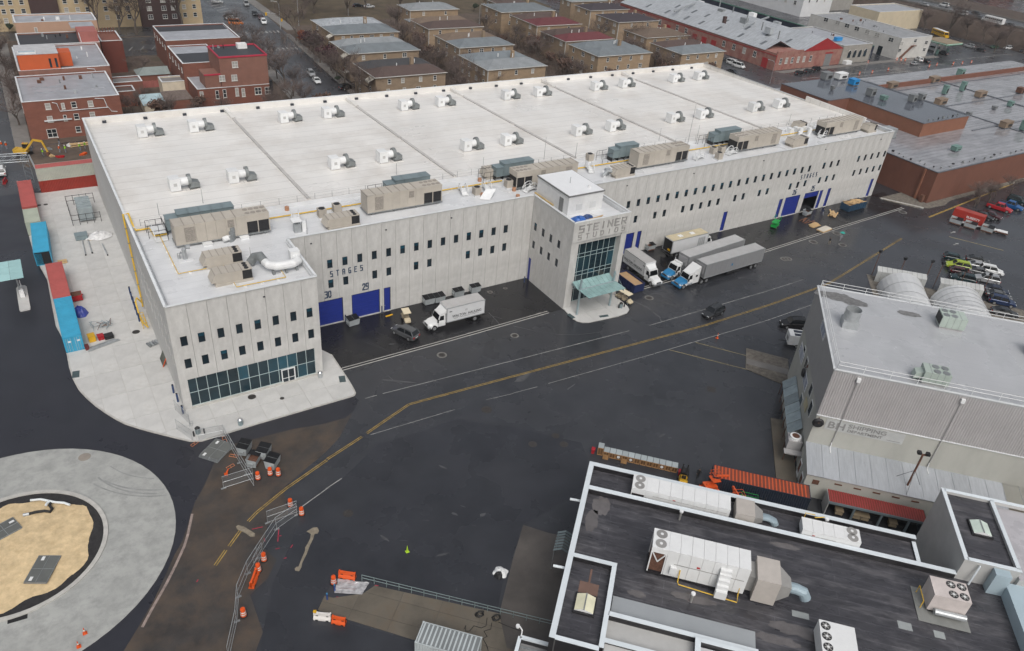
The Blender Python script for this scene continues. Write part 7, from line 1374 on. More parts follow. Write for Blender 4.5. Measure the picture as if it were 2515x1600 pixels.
for k, x in enumerate((-4.0,-1.9,-.9,2.4)):
    q = thing('storage_cart', 'x', 'cart', tuple(BL(8.4+x,-7.4,0)), BR, 'carts under the crimson shed'); L_.append(q); MB().box(-.45,.45,-.4,.4,.35,.75).build('body', tanp, q); MB().box(-.5,.5,-.45,.45,.9,.98).build('top', tanp, q)
    for a in (-.4,.4):
        for c in (-.35,.35): MB().box(a-.04,a+.04,c-.04,c+.04,0,.9).build('leg', chass, q)
rank(L_, 'small tan cart, %s in the open crimson-roofed shed')
container(tuple(T(13,1800,1500,1.3)[:2])+(.05,), R_(-45.6), 6.06, CM['white'], 'pale weathered container at the bottom edge of the photo', gap=M('shaded_gap', (.17,.185,.19), .7))
# row of timber crates
crt = M('crate_timber', (.36,.20,.085), .8, 0, .2, 2, orand=.12); crt_top = M('grey_crate_top', (.33,.37,.38), .6, 0, .15, 1, orand=.1); crd = M('crate_inside', (.11,.055,.022), .9, 0, .3, 3); L_ = []
for k in range(13):
    u = -26.4+k*.82; q = thing('timber_crate', 'x', 'crate', tuple(BL(u+.4,-6.4-(.0 if k not in (0,) else -.1),0)), BR+rnd.uniform(-.02,.02), 'timber crates in a row'); L_.append(q); h_ = 1.35 if k == 0 else .95
    MB().box(-.38,.38,-.1,.9,h_-.05,h_).build('lid', crt_top, q); MB().box(-.38,.38,-.05,.85,.05,h_-.05).build('body', crd, q)
    for a in (-.38,.3): MB().box(a,a+.08,-.12,-.04,.05,h_-.05).build('frame_post', crt, q)
    for z in (.05,h_-.13): MB().box(-.3,.3,-.12,-.04,z,z+.08).build('frame_rail', crt, q)
    MB().box(-.03,.03,-.11,-.045,.13,h_-.13).build('slat', crt, q)
    if k in (3,5,10): MB().cyl((0,-.14,.5),.2,.08,8,ax=1).build('white_wrap', white_m, q)
    if k in (1,4): MB().box(-.38,.38,-.62,-.58,.05,.85).build('open_flap', crt, q)
rank(L_, 'timber crate with grey lid, %s of the row behind the black roof')
o = thing('end_stop', 'small red end block at the left of the crate row', 'block', tuple(BL(-26.95,-6.1,0)), BR); MB().box(-.2,.2,-.3,.3,0,.6).build('block', PAINT['red'], o); MB().box(-.25,.25,-.35,.35,.6,.66).build('cap', PAINT['red'], o)
o = thing('end_stop', 'small red end block at the right of the crate row', 'block', tuple(BL(-15.4,-6.6,0)), BR); MB().box(-.2,.2,-.3,.3,0,.6).build('block', PAINT['red'], o); MB().box(-.25,.25,-.35,.35,.6,.66).build('cap', PAINT['red'], o)
# ================================================================== yard props
orange_p = M('safety_orange', (.62,.085,.012), .45, 0, .08, 3, orand=.05); refl = M('white_reflective', (.62,.60,.57), .5, 0, .05, 3); lime_p = M('lime_plastic', (.35,.55,.03), .5); rubber = M('black_rubber', (.015,.015,.016), .8)
def drum(loc, tilt=0):
    o = thing('traffic_drum', 'x', 'traffic drum', loc)
    MB().cyl((0,0,0),.42,.09,16,.40).build('rubber_base', rubber, o)
    zs_ = [.09,.30,.45,.60,.75,.90,1.08]; rs = [.31,.30,.285,.275,.26,.25,.235]
    for k in range(6): MB().cyl((0,0,zs_[k]),rs[k],zs_[k+1]-zs_[k],16,rs[k+1]).build('band', (orange_p,refl,orange_p,refl,orange_p,orange_p)[k], o)
    MB().box(-.14,.14,-.03,.03,1.08,1.2).build('handle', orange_p, o); return o
D_L = [(9,15,1440),(9,130,1400),(9,207,1405),(13,320,165),(13,425,245),(13,72,675),(13,20,775),(12,2288,1195),(13,725,890)]
DR_ = []
d0 = None
for q in D_L:
    p = T(*q); 
    if d0 is None: d0 = drum((p.x,p.y,.02)); DR_.append(d0)
    else: DR_.append(dup(d0,(p.x,p.y,.02),rnd.uniform(0,6)))
for o, lb in zip(DR_, ('left of the three drums by the dumpsters','middle of the three drums by the dumpsters','right of the three drums by the dumpsters','inside the upper end of the folded fence','at the outer tip of the folded fence','upper of two drums halfway down the fence run','lower of two drums halfway down the fence run','at the bottom of the fence run on bare dirt','beside the plastic sheet and orange barrier')): tag(o, 'orange and white traffic drum '+lb, 'traffic drum', 'traffic drums')
def jersey(p, q, m, label, n=2, yl_=False):
    a, c = T(*p), T(*q); d = (c-a); L_ = d.length; o = thing('water_barrier', label, 'barrier', ((a.x+c.x)/2,(a.y+c.y)/2,.02), math.atan2(d.y,d.x))
    P = [(-.30,0),(.30,0),(.28,.22),(.12,.5),(.10,.9),(-.10,.9),(-.12,.5),(-.28,.22)]; V = [(x,y,z) for x in (-L_/2,L_/2) for y, z in P]; k = len(P)
    MB().add(V, [tuple(range(k)), tuple(range(2*k-1,k-1,-1))]+[(i,k+i,k+(i+1)%k,(i+1)%k) for i in range(k)]).build('body', m, o)
    for x in (-L_*.3,L_*.3): MB().box(x-.14,x+.14,-.32,.32,.0,.12).build('fork_slot', dark_m, o); MB().box(x-.12,x+.12,-.13,.13,.42,.6).build('recess', dark_m, o); MB().cyl((x,0,.9),.09,.05,10).build('fill_cap', m, o)
    for x in (-L_/2,L_/2-.12): MB().box(x,x+.12,-.14,.14,.1,.95).build('hinge', m, o)
    if yl_: MB().box(-L_/2-.02,-L_/2+.3,-.12,.12,.9,1.1).build('lamp', PAINT['yellow'], o)
    return o
jersey((13,775,825),(13,930,850),orange_p,'orange plastic barrier beside the plastic sheet'); jersey((13,540,1215),(13,702,1232),refl,'white plastic barrier at the corner of the brown slab',yl_=True); jersey((13,712,1250),(13,838,1275),orange_p,'orange plastic barrier joined to the white one'); jersey((12,2360,945),(12,2412,800),orange_p,'orange plastic barrier along the fence run')
def cone(loc, m, label, h_=.7, lie=None):
    o = thing('traffic_cone', label, 'traffic cone', loc, 0 if lie is None else lie); par = o
    if lie is None: MB().box(-.2,.2,-.2,.2,0,.04).build('base', m, o); MB().cyl((0,0,.04),.14,h_*.45,12,.085).build('lower_body', m, o); MB().cyl((0,0,.04+h_*.45),.085,h_*.2,12,.06).build('white_collar', refl if m is orange_p else m, o); MB().cyl((0,0,.04+h_*.65),.06,h_*.35,12,.025).build('tip', m, o)
    else: MB().cyl((0,0,.2),.17,h_,12,.04,ax=0).build('body', m, o); MB().box(-.04,0,-.22,.22,0,.42).build('base', m, o)
    return o
cone((*T(8,2125,1408)[:2],.02), orange_p, 'orange cone lying on its side near the stacked gates', 1.0, R_(60)); cone((*T(12,800,1365)[:2],.07), orange_p, 'small orange cone on the roundabout, upper of two', .8); cone((*T(12,742,1490)[:2],.07), orange_p, 'small orange cone on the roundabout, lower of two', .8); cone((*T(13,1415,595)[:2],.02), lime_p, 'lime green cone alone on the dark asphalt', .95); cone((*T(10,1915,120)[:2],.02), orange_p, 'orange cone on the white line by the parking bays', 1.0)
# dumpsters
dz = M('dumpster_grey', (.36,.39,.40), .5, .1, .15, 1, orand=.06); lidm = M('black_lid', (.02,.021,.024), .5, 0, .2, 2)
def dumpster(loc, ang, label, open_=False, L_=1.9, w_=1.35, h_=1.25):
    o = thing('dumpster', label, 'dumpster', loc, ang)
    MB().add([(-L_/2*.92,-w_/2*.8,.12),(L_/2*.92,-w_/2*.8,.12),(L_/2*.92,w_/2*.8,.12),(-L_/2*.92,w_/2*.8,.12),(-L_/2,-w_/2,h_),(L_/2,-w_/2,h_),(L_/2,w_/2,h_+.15),(-L_/2,w_/2,h_+.15)], [(0,3,2,1),(0,1,5,4),(1,2,6,5),(2,3,7,6),(3,0,4,7)]+([] if open_ else [(4,5,6,7)])).build('bin', dz, o)
    if open_: MB().box(-L_/2*.9,L_/2*.9,-w_/2*.85,w_/2*.85,.15,h_-.3).build('rubbish', rust, o)
    for s in (-1,1):
        if not open_ or s > 0: MB().add([(s*.02,-w_/2-.04,h_+.02),(s*L_/2,-w_/2-.04,h_+.02),(s*L_/2,w_/2+.04,h_+.2),(s*.02,w_/2+.04,h_+.2)], [(0,1,2,3),(3,2,1,0)]).build('lid', lidm, o)
        MB().box(s*(L_/2+.06)-.06,s*(L_/2+.06)+.06,-.3,.3,h_*.55,h_*.7).build('fork_pocket', dz, o)
    for x in (-.7,.7):
        for y in (-.45,.45): MB().cyl((x,y-.03,.09),.09,.06,8,ax=1).build('caster', rubber, o)
    return o
for q, a, lb, op in (((5,1615,1318),0,'grey dumpster, leftmost of four along the stage wall',0),((5,1712,1298),0,'grey dumpster, second of four along the stage wall',0),((5,1890,1245),0,'grey dumpster, third of four along the stage wall',0),((5,2047,1205),0,'grey dumpster, rightmost of four along the stage wall',0),((5,905,1515),.1,'grey dumpster with black lids before the stage 29 door',0),((9,75,1215),.9,'grey dumpster behind the three drums, top one',0),((8,2390,1290),.9,'open grey dumpster full of rubbish near the fence',1),((9,155,1310),.85,'grey dumpster right behind the drum pair',0),((6,1282,815),0,'open grey dumpster beside the green board',1),((7,365,490),.1,'pale open skip before the open stage door',1),((8,2300,1180),.9,'dark-lidded dumpster close to the chain-link fence',0)):
    p = T(*q,.1); dumpster((p.x,p.y,.02), a, lb, bool(op))
o = thing('green_board', 'dark green board standing by the facade dumpster', 'board', (*T(6,1222,800)[:2],.02)); MB().box(-.7,.7,-.05,.05,0,2.4).build('panel', M('dark_green_board', (.03,.08,.05), .6), o); MB().box(-.7,-.6,-.05,.6,0,.1).build('foot', black_m, o); MB().box(.6,.7,-.05,.6,0,.1).build('foot', black_m, o)
def rolloff(loc, ang, label, m, fill, L_=6.6):
    o = thing('roll_off_skip', label, 'skip', loc, ang); h = L_/2
    b = MB(); b.box(-h,h,-1.2,-1.12,.25,1.7); b.box(-h,h,1.12,1.2,.25,1.7); b.box(-h,-h+.08,-1.12,1.12,.25,1.7); b.box(h-.08,h,-1.12,1.12,.25,1.7); b.box(-h,h,-1.2,1.2,.15,.25); b.build('bin', m, o)
    for s in (-1,1):
        for k in range(8): MB().box(-h+.2+k*(L_-.5)/7,-h+.35+k*(L_-.5)/7,s*1.25-.06,s*1.25+.06,.25,1.65).build('rib', m, o)
        MB().box(-h,h,s*1.2-.06,s*1.2+.06,1.65,1.78).build('top_rail', m, o)
    for k in range(26 if fill else 0):
        l = rnd.uniform(1.4,3.0); MB().box(-l/2,l/2,-.12,.12,-.03,.03).build('board', wood, o, (rnd.uniform(-h+1.4,h-1.4), rnd.uniform(-.8,.8), 1.6+.012*k+rnd.uniform(0,.15)), rnd.uniform(-.5,.5))
    MB().box(-h+.1,h-.1,-1.1,1.1,.3,1.45).build('debris', wood if fill else M('skip_wood', (.4,.26,.14), .8), o); return o
p = T(7,815,440); rolloff((p.x,p.y+.6,.02), .02, 'blue skip heaped with scrap timber by the far stage doors', M('skip_blue', (.018,.05,.09), .5), 1); p = T(6,1070,1110); rolloff((78.2,1.6,.02), R_(-90), 'navy skip with timber behind the glass canopy', M('skip_navy', (.012,.02,.07), .5), 0, 5.4)
planks('timber_stack', 'stack of loose boards on the paving right of the open door', 'timber', (*T(7,620,490)[:2],.02), .6, 12, 3.6, .3, 1.0, 4, layers=4); planks('timber_stack', 'scattered reddish timber before the far bay', 'timber', (*T(7,375,555)[:2],.02), .3, 8, 3.4, .14, 1.2, 5, M('reddish_timber', (.16,.07,.04), .8)); planks('timber_stack', 'tan board stack beside the trench drain, left one', 'timber', (*T(7,440,595)[:2],.02), .1, 7, 3.2, .7, .6, 6, layers=3)
o = thing('board_stack', 'pallet with a clean white board by the trench drain', 'pallet', (*T(7,530,635)[:2],.02), .12); MB().box(-1.7,1.7,-.8,.8,.3,.42).build('white_board', M('white_board', (.58,.54,.46), .6), o); MB().box(-1.8,1.8,-.9,.9,.12,.29).build('plywood', wood, o)
for x in (-1.4,0,1.4): MB().box(x-.1,x+.1,-.8,.8,0,.12).build('bearer', wood, o)
gl = M('machine_green', (.01,.28,.05), .4)
o = thing('scissor_lift', 'bright green lift machine parked on the far paving', 'lift', (*T(7,65,605)[:2],.02), .4); MB().box(-1.2,1.2,-.6,.6,.3,.8).build('chassis', gl, o); MB().box(-1.2,1.2,-.6,.6,1.3,1.4).build('platform', gl, o)
for s in (-1,1):
    MB().obox((-1,s*.4,.8),(1,s*.4,1.3),.08,.1).build('scissor_arm', gl, o); MB().obox((1,s*.4,.8),(-1,s*.4,1.3),.08,.1).build('scissor_arm', gl, o); MB().tube([(-1.2,s*.6,1.4),(-1.2,s*.6,2.4),(1.2,s*.6,2.4),(1.2,s*.6,1.4)],.04).build('guard_rail', gl, o)
    for x in (-.85,.85): wheel(o, x, s*.55, .3, .2)
# red office trailer and skips on the right
o = thing('red_trailer', 'red box trailer with white lettering at the right-hand parking', 'trailer', (*T(7,1890,510,1.4)[:2],.02), R_(-73)); MB().box(-3.3,3.3,-1.1,1.1,.6,2.7).build('body', M('trailer_red', (.36,.03,.02), .45), o); MB().box(-3.2,3.2,-1.0,1.0,2.7,2.75).build('roof', M('trailer_red_roof', (.32,.05,.035), .5), o); obj('lettering', text('ELIBERTY', .5, white_m, 1, -.3, 2.6, 1.4, -1.12, 'lettering', .02, .01), o); MB().box(3.3,4.6,-.1,.1,.5,.7).build('drawbar', chass, o)
for x in (-1.2,0): 
    for s in (-1,1): wheel(o, x, s*1.05, .4, .25)
for i, (x, y, lb) in enumerate(((1765,560,'small white skip at the left end of the red trailer'),(1900,600,'small white skip below the red trailer lettering'),(2060,635,'small skip beside the flat white sheet'))): p = T(7,x,y,.4); dumpster((p.x,p.y,.02), R_(-70), lb, True, 2.6, 1.8, 1.3)
o = thing('white_sheet', 'flat white trailer deck on the wet asphalt', 'trailer', (*T(7,2165,655)[:2],.02), R_(-65)); MB().box(-1.8,1.8,-1,1,.35,.45).build('deck', white_m, o); MB().box(-1.9,1.9,-1.05,-1.0,.3,.6).build('side_board', rust, o); wheel(o,-.5,-.9,.3); wheel(o,-.5,.9,.3)
for i, (x, y) in enumerate(((1850,570),(2005,605))): o = thing('white_slab', ['white board leaning between the first two skips','white board leaning between the last two skips'][i], 'board', (*T(7,x,y,.3)[:2],.02), R_(-65)); MB().box(-.9,.9,-.5,.5,.35,.45).build('board', white_m, o); MB().box(-.1,.1,-.4,.4,0,.35).build('trestle', wood, o)
# quonset huts and light masts
def quonset(c, ang, L_, r, m, label, n=14, rings=16):
    o = thing('quonset_hut', label, 'hut', c, ang)
    for k in range(rings):
        x0, x1 = -L_/2+k*L_/rings, -L_/2+(k+1)*L_/rings-.02; rr = r+(.04 if k % 2 else 0); b = MB(); V = []
        for x in (x0,x1): V += [(x, rr*math.cos(math.pi*i/n), rr*.95*math.sin(math.pi*i/n)) for i in range(n+1)]
        b.add(V, [(i,i+1,n+2+i,n+1+i) for i in range(n)]).build('arch_panel', m, o)
    for x in (-L_/2+.1,L_/2-.15): MB().add([(x, (r-.05)*math.cos(math.pi*i/n), (r-.05)*.95*math.sin(math.pi*i/n)) for i in range(n+1)], [tuple(range(n+1)), tuple(range(n,-1,-1))]).build('end_wall', m, o)
    return o
qm = M('silver_arch_panel', (.55,.56,.565), .4, .1, .08, .6, orand=.05); p = BL(23.3,50.5); quonset((p.x,p.y,.02), BR+Y, 17, 4.2, qm, 'silver quonset hut with flat-faced arch behind the warehouse roof', rings=9); p = BL(33.0,49.5); quonset((p.x,p.y,.02), BR+Y, 15, 4.6, qm, 'wider ribbed quonset hut to the right', rings=18)
for i, (a, c) in enumerate((((19.0,62.5),(28.2,62.8)),((30.6,62.2),(38.5,61.8)))):
    o = thing('tiled_wall', ['grey panelled wall before the left quonset hut','low panelled wall before the right quonset hut'][i], 'wall', tuple(BL(0,0)), BR); n = 10
    for k in range(n): u0, u1 = a[0]+(c[0]-a[0])*k/n, a[0]+(c[0]-a[0])*(k+1)/n-.04; MB().add([(u0,a[1]-1.2,2.3),(u1,a[1]-1.2,2.3),(u1,a[1],2.9),(u0,a[1],2.9),(u0,a[1]-1.2,0),(u1,a[1]-1.2,0)], [(0,1,2,3),(4,5,1,0)]).build('panel', M('pale_wall_panel', (.38,.39,.385), .6, orand=.06), o)
sheet('dirt_verge', [tuple(BL(*q))[:2] for q in ((18,64),(46,60.5),(62,40),(50,30),(36,40),(18,52))], .03, gravel, 'dirt verge behind the quonset huts')
L_ = []
for u, v in ((19.0,64.0),(23.4,62.6),(28.6,63.5),(30.6,63.6),(34.5,62.4),(38.8,62.2)):
    o = thing('light_mast', 'x', 'light mast', tuple(BL(u,v))); MB().tube([(0,0,0),(0,0,5.2)],.07,6).build('pole', rust, o); MB().box(-.3,.3,-.2,.2,5.1,5.6).build('lamp_head', black_m, o); L_.append(o)
rank(L_, 'thin dark light mast, %s near the quonset huts')
o = thing('utility_trailer', 'small white utility trailer with dark roof panels behind the warehouse corner', 'trailer', tuple(BL(1.6,31.5,.02)), BR+.1); MB().box(-1.3,1.6,-1.1,1.1,.5,2.3).build('body', white_m, o); wheel(o,.2,-1.0,.33); wheel(o,.2,1.0,.33); MB().tube([(-1.3,0,.55),(-2.6,0,.5)],.06).build('drawbar', chass, o); MB().box(-1.33,-1.3,-.5,.4,.9,1.6).build('front_hatch', grey_d, o)
for y in (-.6,.45): MB().box(-.5,1.5,y-.35,y+.35,2.3,2.36).build('roof_panel', M('dark_solar_panel', (.03,.035,.05), .25), o)
# forklifts, lifts behind the black roof
def forklift(loc, ang, label, m):
    o = thing('forklift', label, 'forklift', loc, ang); b = MB(); loft(b, [(-1.2,.5,.35,.9,1.05,.42),(-.9,.55,.3,1.0,1.15,.5),(.1,.55,.3,.7,.8,.5),(.7,.5,.3,.6,.65,.45)]); b.build('body', m, o)
    for x in (-.6,.5):
        for s in (-1,1): MB().tube([(x,s*.48,.7),(x*.8,s*.45,2.1)],.04).build('roof_post', trim, o)
    b = MB()
    for k in range(6): b.box(-.6+k*.2,-.52+k*.2,-.5,.5,2.08,2.14)
    tag(b.build('overhead_guard', trim, o), kind='stuff'); MB().box(-.35,.1,-.25,.25,.8,1.0).build('seat', trim, o); MB().box(-.45,-.33,-.25,.25,1.0,1.5).build('seat_back', trim, o)
    for s in (-1,1): MB().box(.8,.92,s*.3-.06,s*.3+.06,.1,2.4).build('mast_rail', trim, o); MB().box(.95,2.0,s*.25-.06,s*.25+.06,.08,.13).build('fork', trim, o); wheel(o,.45,s*.45,.32,.2); wheel(o,-.8,s*.42,.25,.18)
    MB().box(.9,.97,-.45,.45,.2,.9).build('carriage', trim, o); return o
fy = M('forklift_yellow', (.60,.34,.01), .4); p = T(10,1600,1430,.8); forklift((p.x,p.y,.02), BR+Y, 'yellow forklift standing behind the black-roofed building', fy); forklift(tuple(BL(-2.0,-11.5,.02)), BR+2.6, 'yellow and black forklift half hidden by the parapet', fy); forklift(tuple(BL(-5.2,-10.9,.02)), BR+Y+.2, 'black forklift among the parked lifts', M('forklift_black', (.02,.02,.02), .4))
def boom(loc, ang, label, m):
    o = thing('boom_lift', label, 'lift', loc, ang); MB().box(-1.1,1.1,-.8,.8,.45,.8).build('chassis', m, o); MB().box(-.9,.7,-.6,.6,.8,1.5).build('turret', m, o)
    for x in (-.8,.8):
        for s in (-1,1): wheel(o, x, s*.85, .42, .3)
    MB().obox((-.6,.0,1.5),(2.2,0,2.6),.25,.3).build('boom', m, o); MB().obox((2.2,0,2.6),(.4,0,2.9),.2,.22).build('jib', m, o)
    for z in (2.4,2.9,3.4): MB().tube([(-.2,-.6,z),(.9,-.6,z),(.9,.6,z),(-.2,.6,z),(-.2,-.6,z)],.035,5).build('basket_rail', m, o)
    MB().box(-.2,.9,-.6,.6,2.3,2.36).build('basket_floor', m, o); return o
bo = M('lift_orange', (.60,.09,.02), .4); boom(tuple(BL(-11.6,-8.8,.02)), BR+.5, 'orange boom lift at the end of the orange container', bo); boom(tuple(BL(-8.4,-11.6,.02)), BR+1.9, 'orange boom lift leaning against the parapet line', bo)
o = thing('scissor_lift', 'green scissor lift between the forklifts', 'lift', tuple(BL(-7.0,-10.4,.02)), BR); MB().box(-.9,.9,-.5,.5,.3,1.4).build('chassis', gl, o); MB().box(-1,1,-.55,.55,1.4,1.5).build('platform', gl, o)
for z in (1.9,2.4): MB().tube([(-1,-.55,z),(1,-.55,z),(1,.55,z),(-1,.55,z),(-1,-.55,z)],.04,5).build('guard_rail', gl, o)
for x in (-.6,.6):
    for s in (-1,1): wheel(o,x,s*.5,.28,.2)
# ---- chain-link fences
link = meshmat('chain_link_mesh', (.45,.47,.48), .22)
def fence(pts, label, h_=1.9, step=3.0, m=galv):
    o = thing('chain_link_fence', label, 'fence'); W = [T(*q) for q in pts]
    for a, c in zip(W, W[1:]):
        L_ = (c-a).length; n = max(1, round(L_/step))
        for k in range(n):
            p, q = a+(c-a)*k/n, a+(c-a)*(k+1)/n; pn = thing('x','x','x') if False else None
            P = [(p.x,p.y,.1),(q.x,q.y,.1),(q.x,q.y,h_),(p.x,p.y,h_)]
            MB().tube(P+[P[0]],.028,5).build('panel_frame', m, o); MB().quad(*P).build('mesh_panel', link, o); MB().tube([(p.x,p.y,h_*.52),(q.x,q.y,h_*.52)],.022,4).build('mid_rail', m, o); MB().box(p.x-.3,p.x+.3,p.y-.12,p.y+.12,0,.06).build('foot', galv_d, o)
    return o
fence([(8,2105,1035),(8,2250,1290),(8,2385,1510)], 'chain-link fence running down past the dumpsters'); fence([(8,1665,985),(8,1815,1090)], 'short leaning fence at the sidewalk corner'); fence([(8,1870,1085),(8,2100,1040)], 'low fence closing the sidewalk corner'); fence([(8,1650,800),(8,1790,945)], 'narrow fence beside the wing corner bollards'); fence([(8,2100,1529),(8,2380,1440)], 'fence panel turned across the dirt near the drums')
fence([(13,380,250),(13,190,385),(13,10,660),(12,2330,800),(12,2240,1020),(12,2225,1250),(12,2150,1600)], 'long sagging fence run along the dirt strip'); fence([(13,105,325),(13,385,225)], 'fence wing folded back at the top of the long run'); fence([(13,60,620),(12,2390,760)], 'second fence layer against the long run')
def gates(loc, ang, label, n=3, w_=3.4, h_=2.9, m=galv_d):
    o = thing('gate_stack', label, 'gate', loc, ang)
    for k in range(n):
        z = .05+.07*k; d = .08*k; b = MB().tube([(-w_/2+d,-h_/2,z),(w_/2+d,-h_/2,z),(w_/2+d,h_/2,z),(-w_/2+d,h_/2,z),(-w_/2+d,-h_/2,z)],.04,6).build('frame', m, o); MB().tube([(d,-h_/2,z),(d,h_/2,z)],.03,5).build('cross_bar', m, o); MB().tube([(-w_/2+d,0,z),(w_/2+d,0,z)],.03,5).build('cross_bar', m, o)
        MB().quad((-w_/2+d,-h_/2,z),(w_/2+d,-h_/2,z),(w_/2+d,h_/2,z),(-w_/2+d,h_/2,z)).build('mesh_panel', M('dark_gate_mesh', (.10,.105,.10), .6) if k == n-1 else link, o)
    for x, y in ((-w_/2+.5,h_/2-.5),(w_/2-.3,h_/2-.6)): MB().box(x-.25,x+.25,y-.15,y+.15,z+.02,z+.04).build('notice', white_m, o)
    return o
gates((*T(8,2030,1190)[:2],.03), R_(40), 'stack of grey gate panels lying on the asphalt by the fence', 4, 3.2, 2.7); gates((*T(12,400,765,.4)[:2],.36), R_(62), 'gate panel lying on the sand near the roundabout middle', 2, 3.4, 2.2); gates((*T(12,30,395,.4)[:2],.36), R_(20), 'gate panel lying on the sand at the left edge', 2, 2.8, 2.2)
for i, q in enumerate(((8,1825,1112),(8,2108,1072),(8,2195,1225),(8,2165,1325),(8,1795,930))):
    p = T(*q,.02); o = thing('sign_stand', 'tipped wire sign stand '+['beside the sidewalk corner','right of the gate stack','between the gate stack and fence','next to the lying cone','on the pale slabs by the wing corner'][i], 'stand', (p.x,p.y,.03 if i < 4 else .17), .5+i); wm_ = M('copper_wire_frame', (.45,.17,.08), .5) if i < 4 else galv; MB().tube([(-.5,-.2,0),(.5,-.2,.05),(.55,.2,.05),(-.45,.2,0),(-.5,-.2,0)],.035,5).build('frame', wm_, o); MB().tube([(0,-.2,.03),(0,.2,.03)],.03,5).build('cross_bar', wm_, o)
# railing beside the brown slab, sheet, posts, cables
RG = thing('pipe_railing', 'long two-bar pipe railing along the brown slab', 'railing'); A_, C_2 = T(13,990,870), T(13,2900,1335); n = 16; ral = M('teal_grey_pipe', (.21,.27,.27), .5, .2)
for k in range(n+1):
    p = A_+(C_2-A_)*k/n; MB().tube([(p.x,p.y,0),(p.x,p.y,1.0)],.035,6).build('post', ral, RG)
for z in (.55,1.0): MB().tube([(A_.x,A_.y,z),(C_2.x,C_2.y,z)],.035,6).build('rail', ral, RG)
ps = M('plastic_sheet', (.36,.36,.37), .15, 0, .35, 2, bump=.6, bscale=3)
b = MB(); P = xy([(13,705,915),(13,770,845),(13,1060,890),(13,990,1000),(13,730,985)]); n = 10; V = []
for j in range(n+1):
    for i in range(n+1):
        u, v = i/n, j/n; a = Vector(P[0]).lerp(Vector(P[1]), v) if v < .5 or True else 0; l = Vector(P[4]).lerp(Vector(P[0]).lerp(Vector(P[1]), .9), v); r_ = Vector(P[3]).lerp(Vector(P[2]), v); q = l.lerp(r_, u); V.append((q.x,q.y,.07+.16*max(0,noise.noise((u*5,v*5,1)))))
b.add(V, [(j*(n+1)+i, j*(n+1)+i+1, (j+1)*(n+1)+i+1, (j+1)*(n+1)+i) for j in range(n) for i in range(n)]); tag(b.build('plastic_sheet', ps), 'crumpled translucent plastic sheet spread beside the orange barrier', 'sheet')
for i, (x, y) in enumerate(((735,960),(665,1045))):
    p = T(13,x,y); o = thing('blue_post', ['blue post sticking up through the plastic sheet','blue post on the asphalt left of the brown slab'][i], 'post', (p.x,p.y,0)); MB().cyl((0,0,0),.09,.95,8).build('shaft', M('post_blue', (.02,.06,.22), .5), o); MB().cyl((0,0,.95),.1,.05,8).build('cap', M('post_cap', (.05,.2,.35), .5), o)
cab_m = M('cable_black', (.012,.012,.012), .6); rgc = random.Random(4)
for i, (x, y) in enumerate(((2085,1190),(2240,1225))):
    p = T(13,x,y,.06); pts = []
    for k in range(60): a = k*.62; r_ = .28+.22*rgc.random(); pts.append((p.x+r_*math.cos(a)+.004*k, p.y+r_*math.sin(a)*.8, .07+.002*k+.1*rgc.random()))
    tag(MB().tube(pts,.035,4).build('cable_coil', cab_m), ['tangled coil of black cable by the railing, left one','tangled coil of black cable by the railing, right one'][i], 'cable')
for i, pts in enumerate(([(13,2165,1215),(13,2155,1290),(13,2110,1310),(13,2040,1290),(13,2000,1340),(13,1960,1340),(13,1965,1285),(13,1950,1320)],[(13,2210,1260),(13,2200,1320),(13,2135,1340),(13,2165,1390),(13,2125,1410),(13,2160,1470),(13,2180,1540)],[(13,2270,1255),(13,2350,1290),(13,2480,1340)])):
    tag(MB().tube([tuple(T(*q,.08)) for q in pts],.035,5).build('cable', cab_m), ['black cable looping left across the brown slab','black cable wriggling down the brown slab','black cable running right below the railing'][i], 'cable')
o = heap('plastic_heap', 'white plastic and rags heaped on the dark asphalt', 'rubbish', (*T(13,2290,790)[:2],.02), .8, .4, white_m, seed=8); o2 = heap('black_bag', 'black rubbish bag inside the white plastic heap', 'rubbish', (*T(13,2275,820)[:2],.02), .55, .5, black_m, seed=9)
# pipe and hose on the sand
o = thing('white_pipe', 'bent white pipe along the soil ring of the roundabout', 'pipe'); MB().tube([tuple(T(12,*q,.55)) for q in ((285,112),(380,102),(520,130),(600,135),(655,155))],.13,8).build('pipe_run', M('white_plastic_pipe', (.66,.70,.71), .35), o); MB().tube([tuple(T(12,*q,.6)) for q in ((465,120),(440,140),(430,160))],.13,8).build('branch', M('white_plastic_pipe', 0), o)
o = thing('black_hose', 'ribbed black hose with silver coupling on the sand', 'hose'); MB().tube([tuple(T(12,*q,.45)) for q in ((475,135),(465,160),(490,190),(470,220),(420,212),(340,222),(270,240))],.16,8).build('hose_run', rubber, o); MB().tube([tuple(T(12,*q,.45)) for q in ((275,240),(245,246),(218,250))],.19,10).build('coupling', galv, o)
